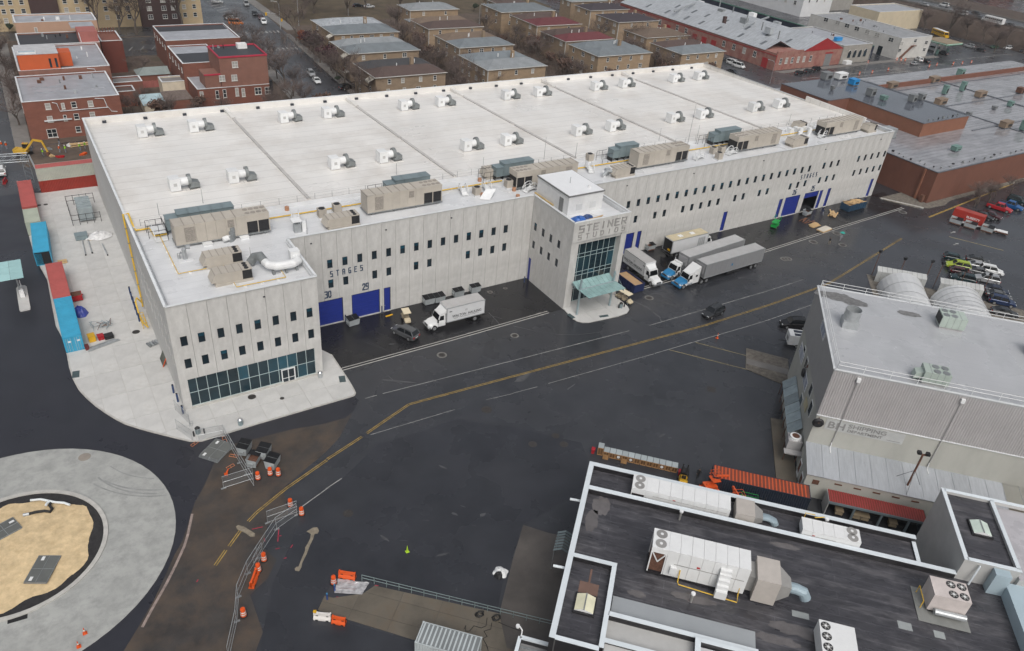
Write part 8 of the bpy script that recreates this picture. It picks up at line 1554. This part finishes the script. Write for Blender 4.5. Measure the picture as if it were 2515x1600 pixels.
# ================================================================== left side yard things
o = thing('generator', 'blue-grey generator inside a black fence beside the studio wall', 'generator', (*T(4,830,560)[:2],.14)); gx_, gy_ = o.location.x, o.location.y
slate2 = M('silver_blue_metal', (.30,.345,.36), .45, .2, .1, 1); MB().box(-1.2,1.2,.2,6.2,.35,2.6).build('housing', slate2, o); MB().box(-1.3,1.3,.1,6.3,.14,.35).build('skid', galv_d, o)
for k in range(7): MB().box(-1.25,1.25,.35+k*.85,.6+k*.85,2.6,2.75).build('roof_fin', slate2, o)
for p, q in (((-2.6,-.8),(-2.6,8.6)),((-2.6,-.8),(2.2,-.8)),((-2.6,8.6),(2.2,8.6))):
    for z in (1.0,2.0): MB().tube([(*p,z),(*q,z)],.045,6).build('fence_rail', black_m, o)
    for k in range(5): MB().tube([(p[0]+(q[0]-p[0])*k/4,p[1]+(q[1]-p[1])*k/4,0),(p[0]+(q[0]-p[0])*k/4,p[1]+(q[1]-p[1])*k/4,2.1)],.05,6).build('fence_post', black_m, o)
o = thing('wrapped_pallet', 'pile of material wrapped in white plastic before the generator fence', 'pallet', (*T(4,930,700)[:2],.14)); heap('wrap', None, None, (0,0,.1), 1.7, .8, M('white_plastic_wrap', (.58,.58,.58), .3, 0, .2, 2), seed=11, par=o, ax=(1.3,1)); MB().box(-2,1.2,-1,1,0,.12).build('pallet_base', wood, o); heap('wrap', None, None, (-2.2,1.2,.1), .9, .6, M('white_plastic_wrap', 0), seed=12, par=o)
o = thing('grey_crate', 'dark grey box beside the white wrapped pile', 'crate', (*T(4,770,720)[:2],.14)); MB().box(-1,1,-.8,.8,.1,.9).build('box', slate, o); MB().box(-1.05,1.05,-.85,.85,.9,.98).build('lid', slate, o)
L_ = []
for a, c in (((755,650),(805,865)),((800,640),(865,845)),((960,760),(1010,865))):
    p, q = T(4,*a,.25), T(4,*c,.25); o = MB().tube([p,q],.1,8).build('steel_pipe', galv); L_.append(o); MB().cyl((q.x,q.y-.05,q.z-.1),.12,.2,8).build('end_cap', black_m, o); o['category'] = 'pipe'; o['group'] = 'loose pipes on the sidewalk'
for o, lb in zip(L_, ('left','middle','right')): o['label'] = 'long grey steel pipe lying on the pale slabs, %s of three' % lb
o = thing('small_skip', 'small crimson skip beside the side container row', 'skip', (*T(4,720,1290)[:2],.14)); MB().box(-.9,.9,-.8,.8,.1,1.0).build('bin', PAINT['red'], o); MB().box(-.8,.8,-.7,.7,.9,1.02).build('load', rust, o); MB().box(-1.05,1.05,-.1,.1,.6,.75).build('lift_bar', PAINT['red'], o)
heap('tarpaulin', 'royal blue tarpaulin over a heap beside the blue container', 'tarpaulin', (*T(4,755,1420)[:2],.14), 1.3, 1.1, M('royal_tarpaulin', (.03,.05,.27), .4, 0, .2, 2), seed=14, ax=(.9,1.2)); 
o = thing('timber_block', 'short timber stack at the open end of the blue container', 'timber', (*T(4,590,945)[:2],.14)); 
for k in range(4): MB().box(-.7,.7,-.5+k*.26,-.28+k*.26,.05,.35).build('beam', wood, o)
o = thing('scaffold_heap', 'jumble of blue-grey scaffold frames near the container doors', 'scaffold', (*T(8,950,30)[:2],.14)); rg = random.Random(6); sf = M('scaffold_blue_grey', (.24,.31,.34), .5, .2)
for k in range(26): a = rg.uniform(0,3.14); x, y, l = rg.uniform(-1.4,1.6), rg.uniform(-.8,1.2), rg.uniform(.7,1.6); MB().tube([(x-math.cos(a)*l/2,y-math.sin(a)*l/2,.1+.025*k),(x+math.cos(a)*l/2,y+math.sin(a)*l/2,.15+.03*k)],.04,5).build('scaffold_tube', (sf,rust,sf,galv)[k % 4], o)
for nm, lb, x, y, w_, d, h_, m in (('yellow_box','yellow plastic bin among the scaffold parts',862,125,.9,1.1,.9,fy),('red_box','red plastic bin next to the yellow one',945,110,.8,.9,.6,PAINT['red']),('black_crate','black slatted crate beside the red bin',1020,100,1.2,1.0,.5,trim),('parts_box','small dark red toolbox by the container doors',815,205,.5,.9,.5,M('dark_red_box', (.12,.02,.02), .5))):
    p = T(8,x,y,.4); o = thing(nm, lb, 'bin', (p.x,p.y,.14), .1); MB().box(-w_/2,w_/2,-d/2,d/2,0,h_).build('box', m, o); MB().box(-w_/2-.04,w_/2+.04,-d/2-.04,d/2+.04,h_,h_+.06).build('rim', m, o)
o = thing('beam_bundle', 'bundle of long grey metal beams on the slabs', 'beams', (*T(8,970,190)[:2],.14), .28)
for k in range(5): MB().box(-2.3+.2*k,2.3-.15*k,-.5+k*.2,-.36+k*.2,.05+.06*(k%2),.2+.06*(k%2)).build('beam', galv, o)
o = thing('pipe_bundle', 'bundle of short grey rolls against the side wall', 'rolls', (*T(8,1445,185)[:2],.14), .3)
for k in range(4): MB().cyl((-.7+.42*k,-.5,.2),.18,1.1,10,ax=1).build('roll', (galv_d,galv)[k%2], o)
o = thing('plywood_board', 'plywood sheet with orange edge leaning on the side wall', 'board', (*T(8,1545,350)[:2],.14)); MB().add([(-.4,-1.2,0),(-.4,1.2,0),(.3,1.2,1.6),(.3,-1.2,1.6)], [(0,1,2,3),(3,2,1,0)]).build('sheet', M('dark_ply', (.18,.19,.16), .7), o); MB().obox((-.4,-1.2,.02),(.3,-1.2,1.6),.08,.1).build('edge', orange_p, o)
bb = M('bollard_blue', (.015,.04,.12), .4); L_ = []
for q in ((4,1225,1235),(4,1240,1285),(4,1256,1330),(4,1272,1380),(4,1290,1430),(4,1310,1490),(8,1632,632),(8,1672,715),(8,1720,828)):
    p = T(*q,.14); o = thing('bollard', 'x', 'bollard', (p.x,p.y,.14), 0, 'dark blue bollards by the left wall'); MB().cyl((0,0,0),.13,1.35,10).build('shaft', bb, o); MB().cyl((0,0,1.35),.14,.06,10).build('cap', PAINT['navy'], o); L_.append(o)
rank(L_, 'dark blue steel bollard, %s along the left wall')
L_ = []
for q in ((5,1178,1405),(5,1295,1365),(5,838,1490),(6,105,1125),(7,285,462),(7,300,455),(7,612,385)):
    p = T(*q,.0); o = thing('bollard', 'x', 'bollard', (p.x,p.y,.02), 0, 'dark bollards by the blue doors'); MB().cyl((0,0,0),.1,1.15,10).build('shaft', bb, o); MB().cyl((0,0,1.15),.11,.05,10).build('cap', black_m, o); L_.append(o)
rank(L_, 'slim dark bollard beside a blue door, %s along the facade')
for i, q in enumerate(((9,600,485),(8,2260,930),(8,1860,1010),(6,1010,1360))):
    p = T(*q,.14); o = thing('litter_bin', ['round litter bin with silver dome at the glass corner','dark litter bin on the front kerb','small black litter bin behind the corner fence','black litter bin on the entrance apron'][i], 'litter bin', (p.x,p.y,.14)); MB().cyl((0,0,0),.32,.85,14).build('body', galv if i == 0 else slate, o); MB().cyl((0,0,.85),.34,.22,14,.15).build('dome', chrome if i < 2 else black_m, o)
L_ = []
for q in ((8,1822,1040),(8,1920,1012),(6,990,1365),(6,1043,1355)):
    p = T(*q,.14); o = thing('short_post', 'x', 'post', (p.x,p.y,.14)); MB().cyl((0,0,0),.1,.75,8).build('shaft', black_m, o); MB().cyl((0,0,.75),.11,.04,8).build('cap', black_m, o); L_.append(o)
for o, lb in zip(L_, ('short black post left of the small bin at the sidewalk corner','short black post right of the small bin at the sidewalk corner','short black post left of the bin on the entrance apron','short black post right of the bin on the entrance apron')): o['label'] = lb
# yellow kerb stop, lawn things
o = thing('wheel_stop', 'yellow wheel stop on the dark bay paving', 'wheel stop', (*T(5,1245,1437)[:2],.02), .1); MB().add([(-.65,-.12,0),(.65,-.12,0),(.65,.12,0),(-.65,.12,0),(-.62,-.06,.14),(.62,-.06,.14),(.62,.06,.14),(-.62,.06,.14)], [(0,3,2,1),(4,5,6,7),(0,1,5,4),(1,2,6,5),(2,3,7,6),(3,0,4,7)]).build('block', fy, o); MB().cyl((0,0,.14),.04,.02,8).build('bolt', black_m, o)
# guard canopy and island at left edge
o = thing('glass_guard_canopy', 'pale aqua glass canopy panel on a slim post at the left edge', 'canopy', (-16.6,40,0)); gcm = M('aqua_glass_panel', (.32,.52,.52), .15, 0, .08, .5)
for i in range(2):
    for j in range(3): MB().box(-2.0+i*1.75,-.28+i*1.75,-1.8+j*2.2,.36+j*2.2,4.0,4.06).build('pane', gcm, o)
MB().tube([(.3,1.4,0),(.3,1.4,3.9)],.12,8).build('post', galv, o); MB().obox((-2,1.4,3.9),(1.5,1.4,3.9),.12,.18).build('beam', galv, o)
o = thing('gate_island', 'pale rounded concrete island with barrier machine', 'traffic island', (-16.05,38.9,0)); P = [(-.65,-4.0),(.65,-4.0),(.75,-3.6),(.75,3.6),(.5,4.2),(-.5,4.2),(-.75,3.6),(-.75,-3.6)]; MB().prism(P,0,.16).build('kerb', M('pale_concrete', 0), o); MB().box(-.3,.3,.2,.9,.16,1.2).build('barrier_machine', white_m, o); MB().box(-.25,.25,2.0,2.5,.16,1.1).build('card_reader', galv, o); MB().tube([(0,3.6,.1),(0,3.6,1.5)],.07).build('post', white_m, o); MB().obox((0,.5,1.0),(.1,2.8,1.1),.08,.1).build('barrier_arm', white_m, o)
# steel lattice gantry
o = thing('lattice_gantry', 'grey steel lattice gantry at the end of the side yard', 'gantry'); lt_ = M('gantry_grey', (.34,.37,.39), .45, .3)
def lattice(p, q, w_, n, nm):
    p, q = Vector(p), Vector(q); d = (q-p).normalized(); u = Vector((0,0,1)) if abs(d.z) < .9 else Vector((0,1,0)); a = d.cross(u).normalized()*w_/2; c = a.normalized().cross(d)*w_/2; C = [p+s*a+t*c for s in (-1,1) for t in (-1,1)]
    for k in range(4): MB().tube([C[k],C[k]+(q-p)],.06,5).build(nm+'_chord', lt_, o)
    for k in range(n):
        x, y = (q-p)*k/n, (q-p)*(k+1)/n
        for i, j in ((0,1),(2,3),(0,2),(1,3)): MB().tube([C[i]+x,C[j]+y],.035,4).build(nm+'_brace', lt_, o)
lattice((-26,86.5,6.4),(-10.6,84.6,6.4),1.3,9,'beam'); lattice((-11.3,87.6,0),(-11.3,85.6,6),1.2,5,'leg'); MB().tube([(-9.3,84.2,.3),(-10.4,85.2,6.6)],.16,8).build('stay', lt_, o); MB().tube([(-10.2,81.6,.4),(-8.6,84.6,.6)],.1,6).build('stay', lt_, o)
for i, (n_, x, y, kind) in enumerate(((4,10,75,'white'),)): car('suv','white',(4,5,75),90,'white car cut by the left photo edge')
jersey((4,40,205),(4,62,175),PAINT['red'],'small red barrier on the dark road at the left')
# ================================================================== roadworks and people
struct(MB().prism([(-12,96),(14,94),(16,106),(-9,109)],0,.05).build('excavated_earth', earth), 'dug-up brown earth behind the containers')
o = thing('excavator', 'yellow excavator with raised arm digging behind the containers', 'excavator', (*T(0,230,1460)[:2],.05), R_(-25)); ey = M('excavator_yellow', (.50,.30,.03), .45, 0, .1, 1)
for s in (-1,1): MB().box(-1.8,1.8,s*1.0-.28,s*1.0+.28,0,.7).build('track', trim, o)
MB().box(-1.7,1.2,-1.15,1.15,.8,1.7).build('house', ey, o); MB().box(-.1,1.3,.2,1.1,1.7,2.9).build('cab', carglass, o); MB().box(-.15,1.35,.15,1.15,2.9,3.0).build('cab_roof', ey, o); MB().box(-2.2,-1.5,-1.1,1.1,.8,1.8).build('counterweight', ey, o)
MB().obox((1.0,-.3,1.6),(3.4,-.3,4.3),.4,.5).build('boom', ey, o); MB().obox((3.3,-.3,4.3),(5.6,-.3,4.0),.4,.45).build('boom_tip', ey, o); MB().obox((5.5,-.3,4.1),(6.4,-.3,1.2),.32,.4).build('stick', ey, o); MB().add([(6.0,-.8,1.2),(6.8,-.8,1.0),(6.8,.2,1.0),(6.0,.2,1.2),(6.1,-.8,.3),(6.6,-.8,.2),(6.6,.2,.2),(6.1,.2,.3)], [(0,1,2,3),(4,7,6,5),(0,4,5,1),(1,5,6,2),(2,6,7,3),(3,7,4,0)]).build('bucket', rust, o); MB().tube([(1.6,-.3,1.5),(3.0,-.3,3.2)],.09,6).build('hydraulic_ram', chrome, o); MB().cyl((.2,.6,3.0),.12,.2,8).build('beacon', orange_p, o); o.scale = (.8,.8,.85)
skin = M('skin', (.42,.25,.17), .6)
def person(loc, ang, label, top, legs, hat=None, walk_=.25, vest=None, extra=None):
    m_ = bpy.data.meshes.new('person'); w_ = walk_
    V = [(0,0,.95),(0,.02,1.15),(0,.02,1.38),(0,.02,1.50),(0,.05,1.62),(.09,0,.90),(.10,w_*.5,.50),(.10,w_*.6-.12,.09),(.10,w_*.6+.06,.05),(-.09,0,.90),(-.10,-w_*.3,.50),(-.10,-w_*.9,.10),(-.10,-w_*.9+.16,.05),(.19,.02,1.40),(.25,-w_*.3,1.15),(.24,-w_*.1+.12,.93),(.24,-w_*.1+.18,.84),(-.19,.02,1.40),(-.25,w_*.3,1.15),(-.24,w_*.4+.12,.95),(-.24,w_*.4+.18,.87)]
    E = [(0,1),(1,2),(2,3),(3,4),(0,5),(5,6),(6,7),(7,8),(0,9),(9,10),(10,11),(11,12),(2,13),(13,14),(14,15),(15,16),(2,17),(17,18),(18,19),(19,20)]
    rr = [.15,.14,.16,.06,.105,.10,.075,.05,.05,.10,.075,.05,.05,.07,.055,.042,.045,.07,.055,.042,.045]
    m_.from_pydata(V, E, []); t_ = bpy.data.objects.new('person', m_); col.objects.link(t_); md = t_.modifiers.new('skin','SKIN')
    for i, sv in enumerate(m_.skin_vertices[0].data): sv.radius = (rr[i], rr[i]*(.75 if i < 3 else 1)); sv.use_root = i == 0
    t_.modifiers.new('sub','SUBSURF').levels = 1
    bpy.context.view_layer.update(); me = bpy.data.meshes.new_from_object(t_.evaluated_get(bpy.context.evaluated_depsgraph_get())); bpy.data.objects.remove(t_)
    me.materials.clear()
    for m in (top, legs, skin): me.materials.append(m)
    for p in me.polygons:
        z = p.center.z; x = abs(p.center.x); p.material_index = 2 if z > 1.5 or (x > .2 and z < .9 and z > .75) else 0 if z > .93 or x > .2 else 1
    o = thing('person', label, 'person', loc, ang); obj('body', me, o)
    if hat: MB().cyl((0,.05,1.64),.125,.05,12,.12).build('helmet_brim', hat, o); MB().cyl((0,.05,1.68),.12,.09,12,.06).build('helmet', hat, o)
    else: MB().cyl((0,.03,1.66),.105,.07,10,.06).build('hair', M('dark_hair', (.02,.015,.012), .8), o)
    if vest: MB().cyl((0,.01,1.02),.215,.42,12,.20).build('vest', vest, o)
    if extra == 'umbrella': 
        b = MB(); n = 10; b.add([(0,0,2.25)]+[(.55*math.cos(2*math.pi*k/n),.55*math.sin(2*math.pi*k/n),1.95) for k in range(n)], [(0,1+k,1+(k+1)%n) for k in range(n)]); b.build('umbrella', M('teal_umbrella', (.02,.32,.26), .5), o); MB().tube([(.2,.15,.95),(.05,.03,2.2)],.012,4).build('umbrella_stick', chrome, o)
    return o
dkc = M('dark_coat', (.015,.016,.02), .8); jean = M('grey_trousers', (.20,.21,.24), .8); khaki = M('khaki_trousers', (.22,.19,.14), .8); blk = M('black_clothes', (.01,.01,.011), .8); hv = M('lime_vest', (.30,.62,.02), .6); ov = M('orange_vest', (.65,.10,.01), .6); hel = M('white_helmet', (.62,.62,.6), .4)
person((*T(7,575,770)[:2],.02), 1.2, 'person in dark coat walking on the wet asphalt, left of two', dkc, khaki); person((*T(7,680,735)[:2],.02), 2.6, 'person in grey trousers under a teal umbrella', M('grey_top', (.25,.26,.28), .8), jean, extra='umbrella'); person((*T(7,515,495)[:2],.02), .4, 'person in navy standing near the stage 25 doorway', M('navy_top', (.02,.03,.06), .8), jean); person((*T(10,1730,1435)[:2],.02), 2.4, 'person in black clothes walking behind the black-roofed building', blk, blk)
for i, (n_, x, y, vm, lb) in enumerate(((0,565,1435,ov,'worker in orange vest and helmet standing in the dug earth'),(0,620,1435,hv,'worker in lime vest right beside the orange-vested one'),(0,757,1415,hv,'worker in lime vest near the timber, left of two'),(0,803,1400,hv,'worker in lime vest near the timber, right of two'),(0,408,1470,hv,'worker in lime vest under the excavator bucket'),(0,560,1360,dkc,'worker in dark jacket behind the orange-vested one'),(0,25,1395,ov,'worker in orange vest at the left edge'),(0,68,1405,ov,'worker in orange vest second from the left edge'))):
    p = T(n_,x,y,.05); person((p.x,p.y,.05), rnd.uniform(0,6), lb, dkc, jean, hel, .12, vm if vm is not dkc else None)
planks('timber_stack', 'tan boards stacked at the edge of the dug earth', 'timber', (*T(0,755,1365)[:2],.05), .1, 8, 4.5, .4, .9, 9, layers=4)
for i, (x, y, m, lb) in enumerate(((450,1410,galv_d,'grey pipe fittings lying in the dug earth'),(660,1370,white_m,'short white pipes beside the stacked boards'),(480,1470,wood,'small timber pallet near the excavator'),(565,1480,PAINT['red'],'low pinkish box on the ground behind the red container'),(785,1455,orange_p,'orange marker box at the container end'))):
    p = T(0,x,y); o = thing('site_material', lb, 'material', (p.x,p.y,.05), i)
    for k in range(3): MB().box(-.9+k*.1,.9-k*.2,-.4+k*.3,-.15+k*.3,.0,.3+.05*k).build('piece', m, o)
# avenue drums and signs
L_ = []
for x, y in ((860,705),(980,690),(1130,665),(940,595),(1515,635),(1585,620),(1740,610),(1825,605),(1910,595),(1250,575),(1210,570),(1290,575)):
    p = T(3,x,y); L_.append(dup(d0,(p.x,p.y,.04)))
for o in L_: o['group'] = 'drums along the avenue'
rank(L_, 'small orange traffic drum, %s along the wet avenue')
def lamp(loc, h_, ang, label, arm=2.2):
    o = thing('street_lamp', label, 'street lamp', loc, ang); MB().tube([(0,0,0),(0,0,h_*.9),(arm*.3,0,h_*.98),(arm,0,h_)],.09,6,r2=.05).build('pole', galv, o); MB().box(arm-.1,arm+.6,-.15,.15,h_-.08,h_+.08).build('lamp_head', galv, o); MB().cyl((0,0,0),.2,.5,8).build('base', galv_d, o); return o
for q, h_, a, lb in (((1,228,285),10,2.8,'grey street lamp left of the crossing'),((1,398,245),10,0,'grey street lamp at the park corner'),((1,985,870),5,0,'short street lamp before the brown-roofed house'),((3,905,700),9,1.5,'street lamp on the avenue kerb'),((3,1640,260),9,0,'street lamp on the embankment side'),((1,2090,230),8,.3,'street lamp between the tan houses'),((3,20,790),8,2,'street lamp behind the market corner'),((1,862,150),11,1,'tall park pole'),((2,1325,160),9,2,'pole beside the warehouse wall')): p = T(*q); lamp((p.x,p.y,.05), h_, a, lb+' standing upright')
o = thing('signal_mast', 'yellow traffic signal on an arm over the crossing', 'traffic light', (*T(1,225,285)[:2],.05)); MB().tube([(0,0,0),(0,0,5.6),(-4.6,0,6.2)],.09,6).build('mast_arm', galv, o); MB().box(-5.1,-4.5,-.2,.2,5.3,6.3).build('signal_head', fy, o); MB().box(.5,1.0,-.2,.2,3,3.9).build('signal_head', fy, o)
# ================================================================== trees (bare winter crowns, a few still coloured)
bark = M('grey_bark', (.085,.068,.056), .9, 0, .3, 3); twig = M('brown_twigs', (.105,.078,.068), .9, 0, .3, 1, orand=.25); plum = M('plum_leaves', (.050,.016,.022), .8, 0, .5, 1.5, orand=.2); rusl = M('russet_leaves', (.16,.045,.02), .8, 0, .5, 1.5, orand=.2); evg = M('evergreen_leaves', (.022,.035,.016), .8, 0, .5, 1.5, orand=.2); brn = M('brown_leaves', (.10,.06,.045), .9, 0, .5, 1.5, orand=.2)
def tree_mesh(seed, H, spread, leaves=0, lsz=.25):
    rg = random.Random(seed); T0, C = MB(), MB(); tips = []
    def grow(p, d, l, r, lv):
        q = p+d*l; mid = p+d*l*.5+Vector((rg.uniform(-1,1),rg.uniform(-1,1),0))*l*.05
        (T0 if lv < 2 else C).tube([p,mid,q], r, 5 if lv < 2 else 3, r2=r*.62)
        if lv >= 5: tips.append(q); return
        n = (3,3,3,3,2)[lv]
        for k in range(n):
            a = rg.uniform(0,6.28); s = (.6,.7,.75,.8,.9)[lv]*spread; nd = (d+Vector((math.cos(a),math.sin(a),rg.uniform(-.15,.5)))*s).normalized()
            t = rg.uniform(.5,1.0); grow(p+d*l*t, nd, l*rg.uniform(.68,.95), max(.012,r*.55), lv+1)
            if lv >= 2: tips.append(p+d*l*t)
    grow(Vector((0,0,0)), Vector((rg.uniform(-.05,.05),rg.uniform(-.05,.05),1)).normalized(), H*.24, H*.02, 0)
    for p in tips:
        for k in range(4 if not leaves else leaves):
            d = Vector((rg.uniform(-1,1),rg.uniform(-1,1),rg.uniform(-.3,1))).normalized()
            if leaves: 
                q = p+d*rg.uniform(0,.6); a = Vector((rg.uniform(-1,1),rg.uniform(-1,1),rg.uniform(-1,1))).normalized()*lsz; c = a.cross(d).normalized()*lsz*.7; C.add([q-a,q+c,q+a,q-c], [(0,1,2,3)], 1)
            else: l = rg.uniform(.5,1.3); c = d.cross(Vector((0,0,1))).normalized()*.017; C.add([p-c,p+c,p+d*l], [(0,1,2)])
    return T0, C
TR = {}
for key, seed, H, sp, lv, m in (('bare_a',1,10,1,0,twig),('bare_b',2,9,1.15,0,twig),('bare_c',3,11,.9,0,twig),('bare_d',4,8,1.25,0,twig),('plum',5,8.5,1.0,5,plum),('russet',6,6.5,1.1,5,rusl),('brown',7,7,1.2,3,brn),('ever',8,6,1.0,6,evg)):
    a, c = tree_mesh(seed, H, sp, lv); TR[key] = a.mesh('trunk', bark), c.mesh('crown', [twig, m])
TREES = {}
def tree(key, p, grp, s=1.0, label=None):
    q = T(*p) if len(p) == 3 else Vector((*p,0)); o = thing('bare_tree' if key.startswith('bare') else {'plum':'plum_tree','russet':'russet_tree','brown':'brown_shrub','ever':'evergreen_shrub'}[key], label or 'x', 'tree' if key not in ('brown','ever') else 'shrub', (q.x,q.y,.02), rnd.uniform(0,6.28), grp); o.scale = (s,s,s*rnd.uniform(.9,1.1)); obj('trunk', TR[key][0], o); obj('crown', TR[key][1], o)
    if not label: TREES.setdefault(grp, []).append(o)
    return o
tree('plum',(76.5,150),'plum trees',1.15,'dark plum-leaved tree, nearer of two beside the side street'); tree('plum',(78,170),'plum trees',1.1,'plum-red tree, farther of two beside the side street'); tree('russet',(2,215,480),None,1.0,'small orange-leaved tree between the tan houses'); tree('russet',(79.5,182),None,1.0,'russet tree beside the striped porch awning')
BK_ = ['bare_a','bare_b','bare_c','bare_d']; rg = random.Random(12)
def grove(grp, fmt, pts, smin=.8, smax=1.15, keys=None):
    for p in pts: tree(rg.choice(keys or BK_), p, grp, rg.uniform(smin,smax)*1.75)
    rank(TREES[grp], fmt)
grove('bare trees left of the side street','bare tree, %s among those beside the brick buildings street',[(56.5,118),(57,128),(57.5,137),(58,146),(58.5,156),(59,166),(59.5,176),(55,170),(54.5,122),(56,188),(58,196)],.6,.85)
grove('bare trees right of the side street','bare tree, %s along the tan house side of the street',[(74,122),(74.5,133),(75,141),(76.5,160),(78.5,190),(76,116)],.7,.95)
grove('bare trees in gardens','bare tree, %s in the gardens between tan houses',[(105,118),(108,126),(106,134),(110,142),(108,150),(112,160),(109,168),(114,176),(118,190),(104,110.5),(112,114),(118,132),(149,118),(152,126),(147,112),(154,134),(150,142),(156,150),(153,160),(158,170),(150,180),(187,116),(190,124),(186,133),(194,128),(192,140),(198,150),(190,158),(201,146),(122,205),(165,190),(204,118),(208,125)],.55,.85)
grove('park trees','bare tree, %s in the park at the top',[(92,222),(100,232),(112,226),(88,240),(124,236),(106,250),(135,225),(150,240),(96,262)],.9,1.35)
grove('apartment trees','tall bare tree, %s before the cream apartments',[(0,930,330),(0,1285,330),(0,1130,320),(0,1720,290)],1.0,1.35,['bare_a','bare_c'])
grove('left street trees','bare tree, %s on the left street pavement',[(-11,124),(-11.2,136),(-11,148),(-11.3,160),(-11,172),(-11.4,186),(-11,198)],.6,.8)
grove('yard trees','small bare tree, %s in the brick building yards',[(14,122),(22,113.5),(27,112.5),(34,112),(22,157),(46,112.5),(18,130)],.4,.6)
grove('embankment trees','bare tree, %s on the far embankment',[(396,158),(395,148),(397,136),(396,126),(394,116),(396,106),(397,96),(384,104)],.8,1.2)
grove('right verge saplings','thin bare sapling, %s by the right parking row',[(7,1940,410),(7,1970,390),(7,2070,380),(7,2130,330),(7,2280,300)],.35,.5)
grove('garden shrubs','low brown shrub, %s between the tan houses',[(102,112),(107,121),(113,134),(111,152),(116,168),(148,123),(152,137),(156,156),(150,166),(188,119),(193,134),(196,146),(76.5,128),(75.5,112),(60,112),(20,117),(30,121),(45,110.5),(205,112),(184,112),(160,112),(135,111)],.45,.75,['brown','brown','bare_d'])
tree('ever',(1,2040,110),None,.8,'round green shrub among the bare garden trees'); tree('ever',(1,1090,815),None,.5,'low green hedge clump by the brown-roofed house'); tree('ever',(0,90,315),None,.7,'dark green hedge before the cream apartments'); tree('ever',(1,780,780),None,.5,'small green shrub at the street corner'); tree('ever',(2,1330,255),None,.5,'small evergreen beside the red warehouse')
# tangled undergrowth that fills the yards: too fine to count
rg = random.Random(21); b = MB()
def brush(x0, x1, y0, y1, n, h_):
    for k in range(n):
        x, y = rg.uniform(x0,x1), rg.uniform(y0,y1)
        if noise.noise((x*.25,y*.25,3)) < -.12: continue
        for j in range(9):
            p = Vector((x+rg.uniform(-.7,.7),y+rg.uniform(-.7,.7),rg.uniform(0,h_*.4))); d = Vector((rg.uniform(-1,1),rg.uniform(-1,1),rg.uniform(.2,1.6))).normalized(); c = d.cross(Vector((0,0,1))).normalized()*.03; b.add([p-c,p+c,p+d*rg.uniform(.5,h_)], [(0,1,2)])
for q in ((100,117,110,205,1500,3.6),(143,161,110,190,1400,3.6),(184,197,110,165,800,3.6),(118,142,134,142,120,2),(72,80,110,200,420,3),(12,30,112,160,260,1.6),(55,60,110,200,160,1.6),(196,212,112,165,300,2.2)): brush(*q)
tag(b.build('undergrowth', M('undergrowth_brown', (.095,.068,.055), .95, 0, .4, .5)), 'tangled brown winter undergrowth between the houses', 'undergrowth', kind='stuff')
# thin wet air over the whole place
hz = bpy.data.materials.new('wet_air'); hz.use_nodes = True; N, L = hz.node_tree.nodes, hz.node_tree.links; N.remove(N['Principled BSDF']); pv = N.new('ShaderNodeVolumePrincipled'); pv.inputs['Color'].default_value = (.86,.90,.95,1); pv.inputs['Density'].default_value = .00011; L.new(pv.outputs[0], N['Material Output'].inputs['Volume'])
tag(MB().box(-1600,1600,-1600,1600,-1,75).build('haze', hz), 'thin grey haze in the wet air', 'haze', kind='stuff')
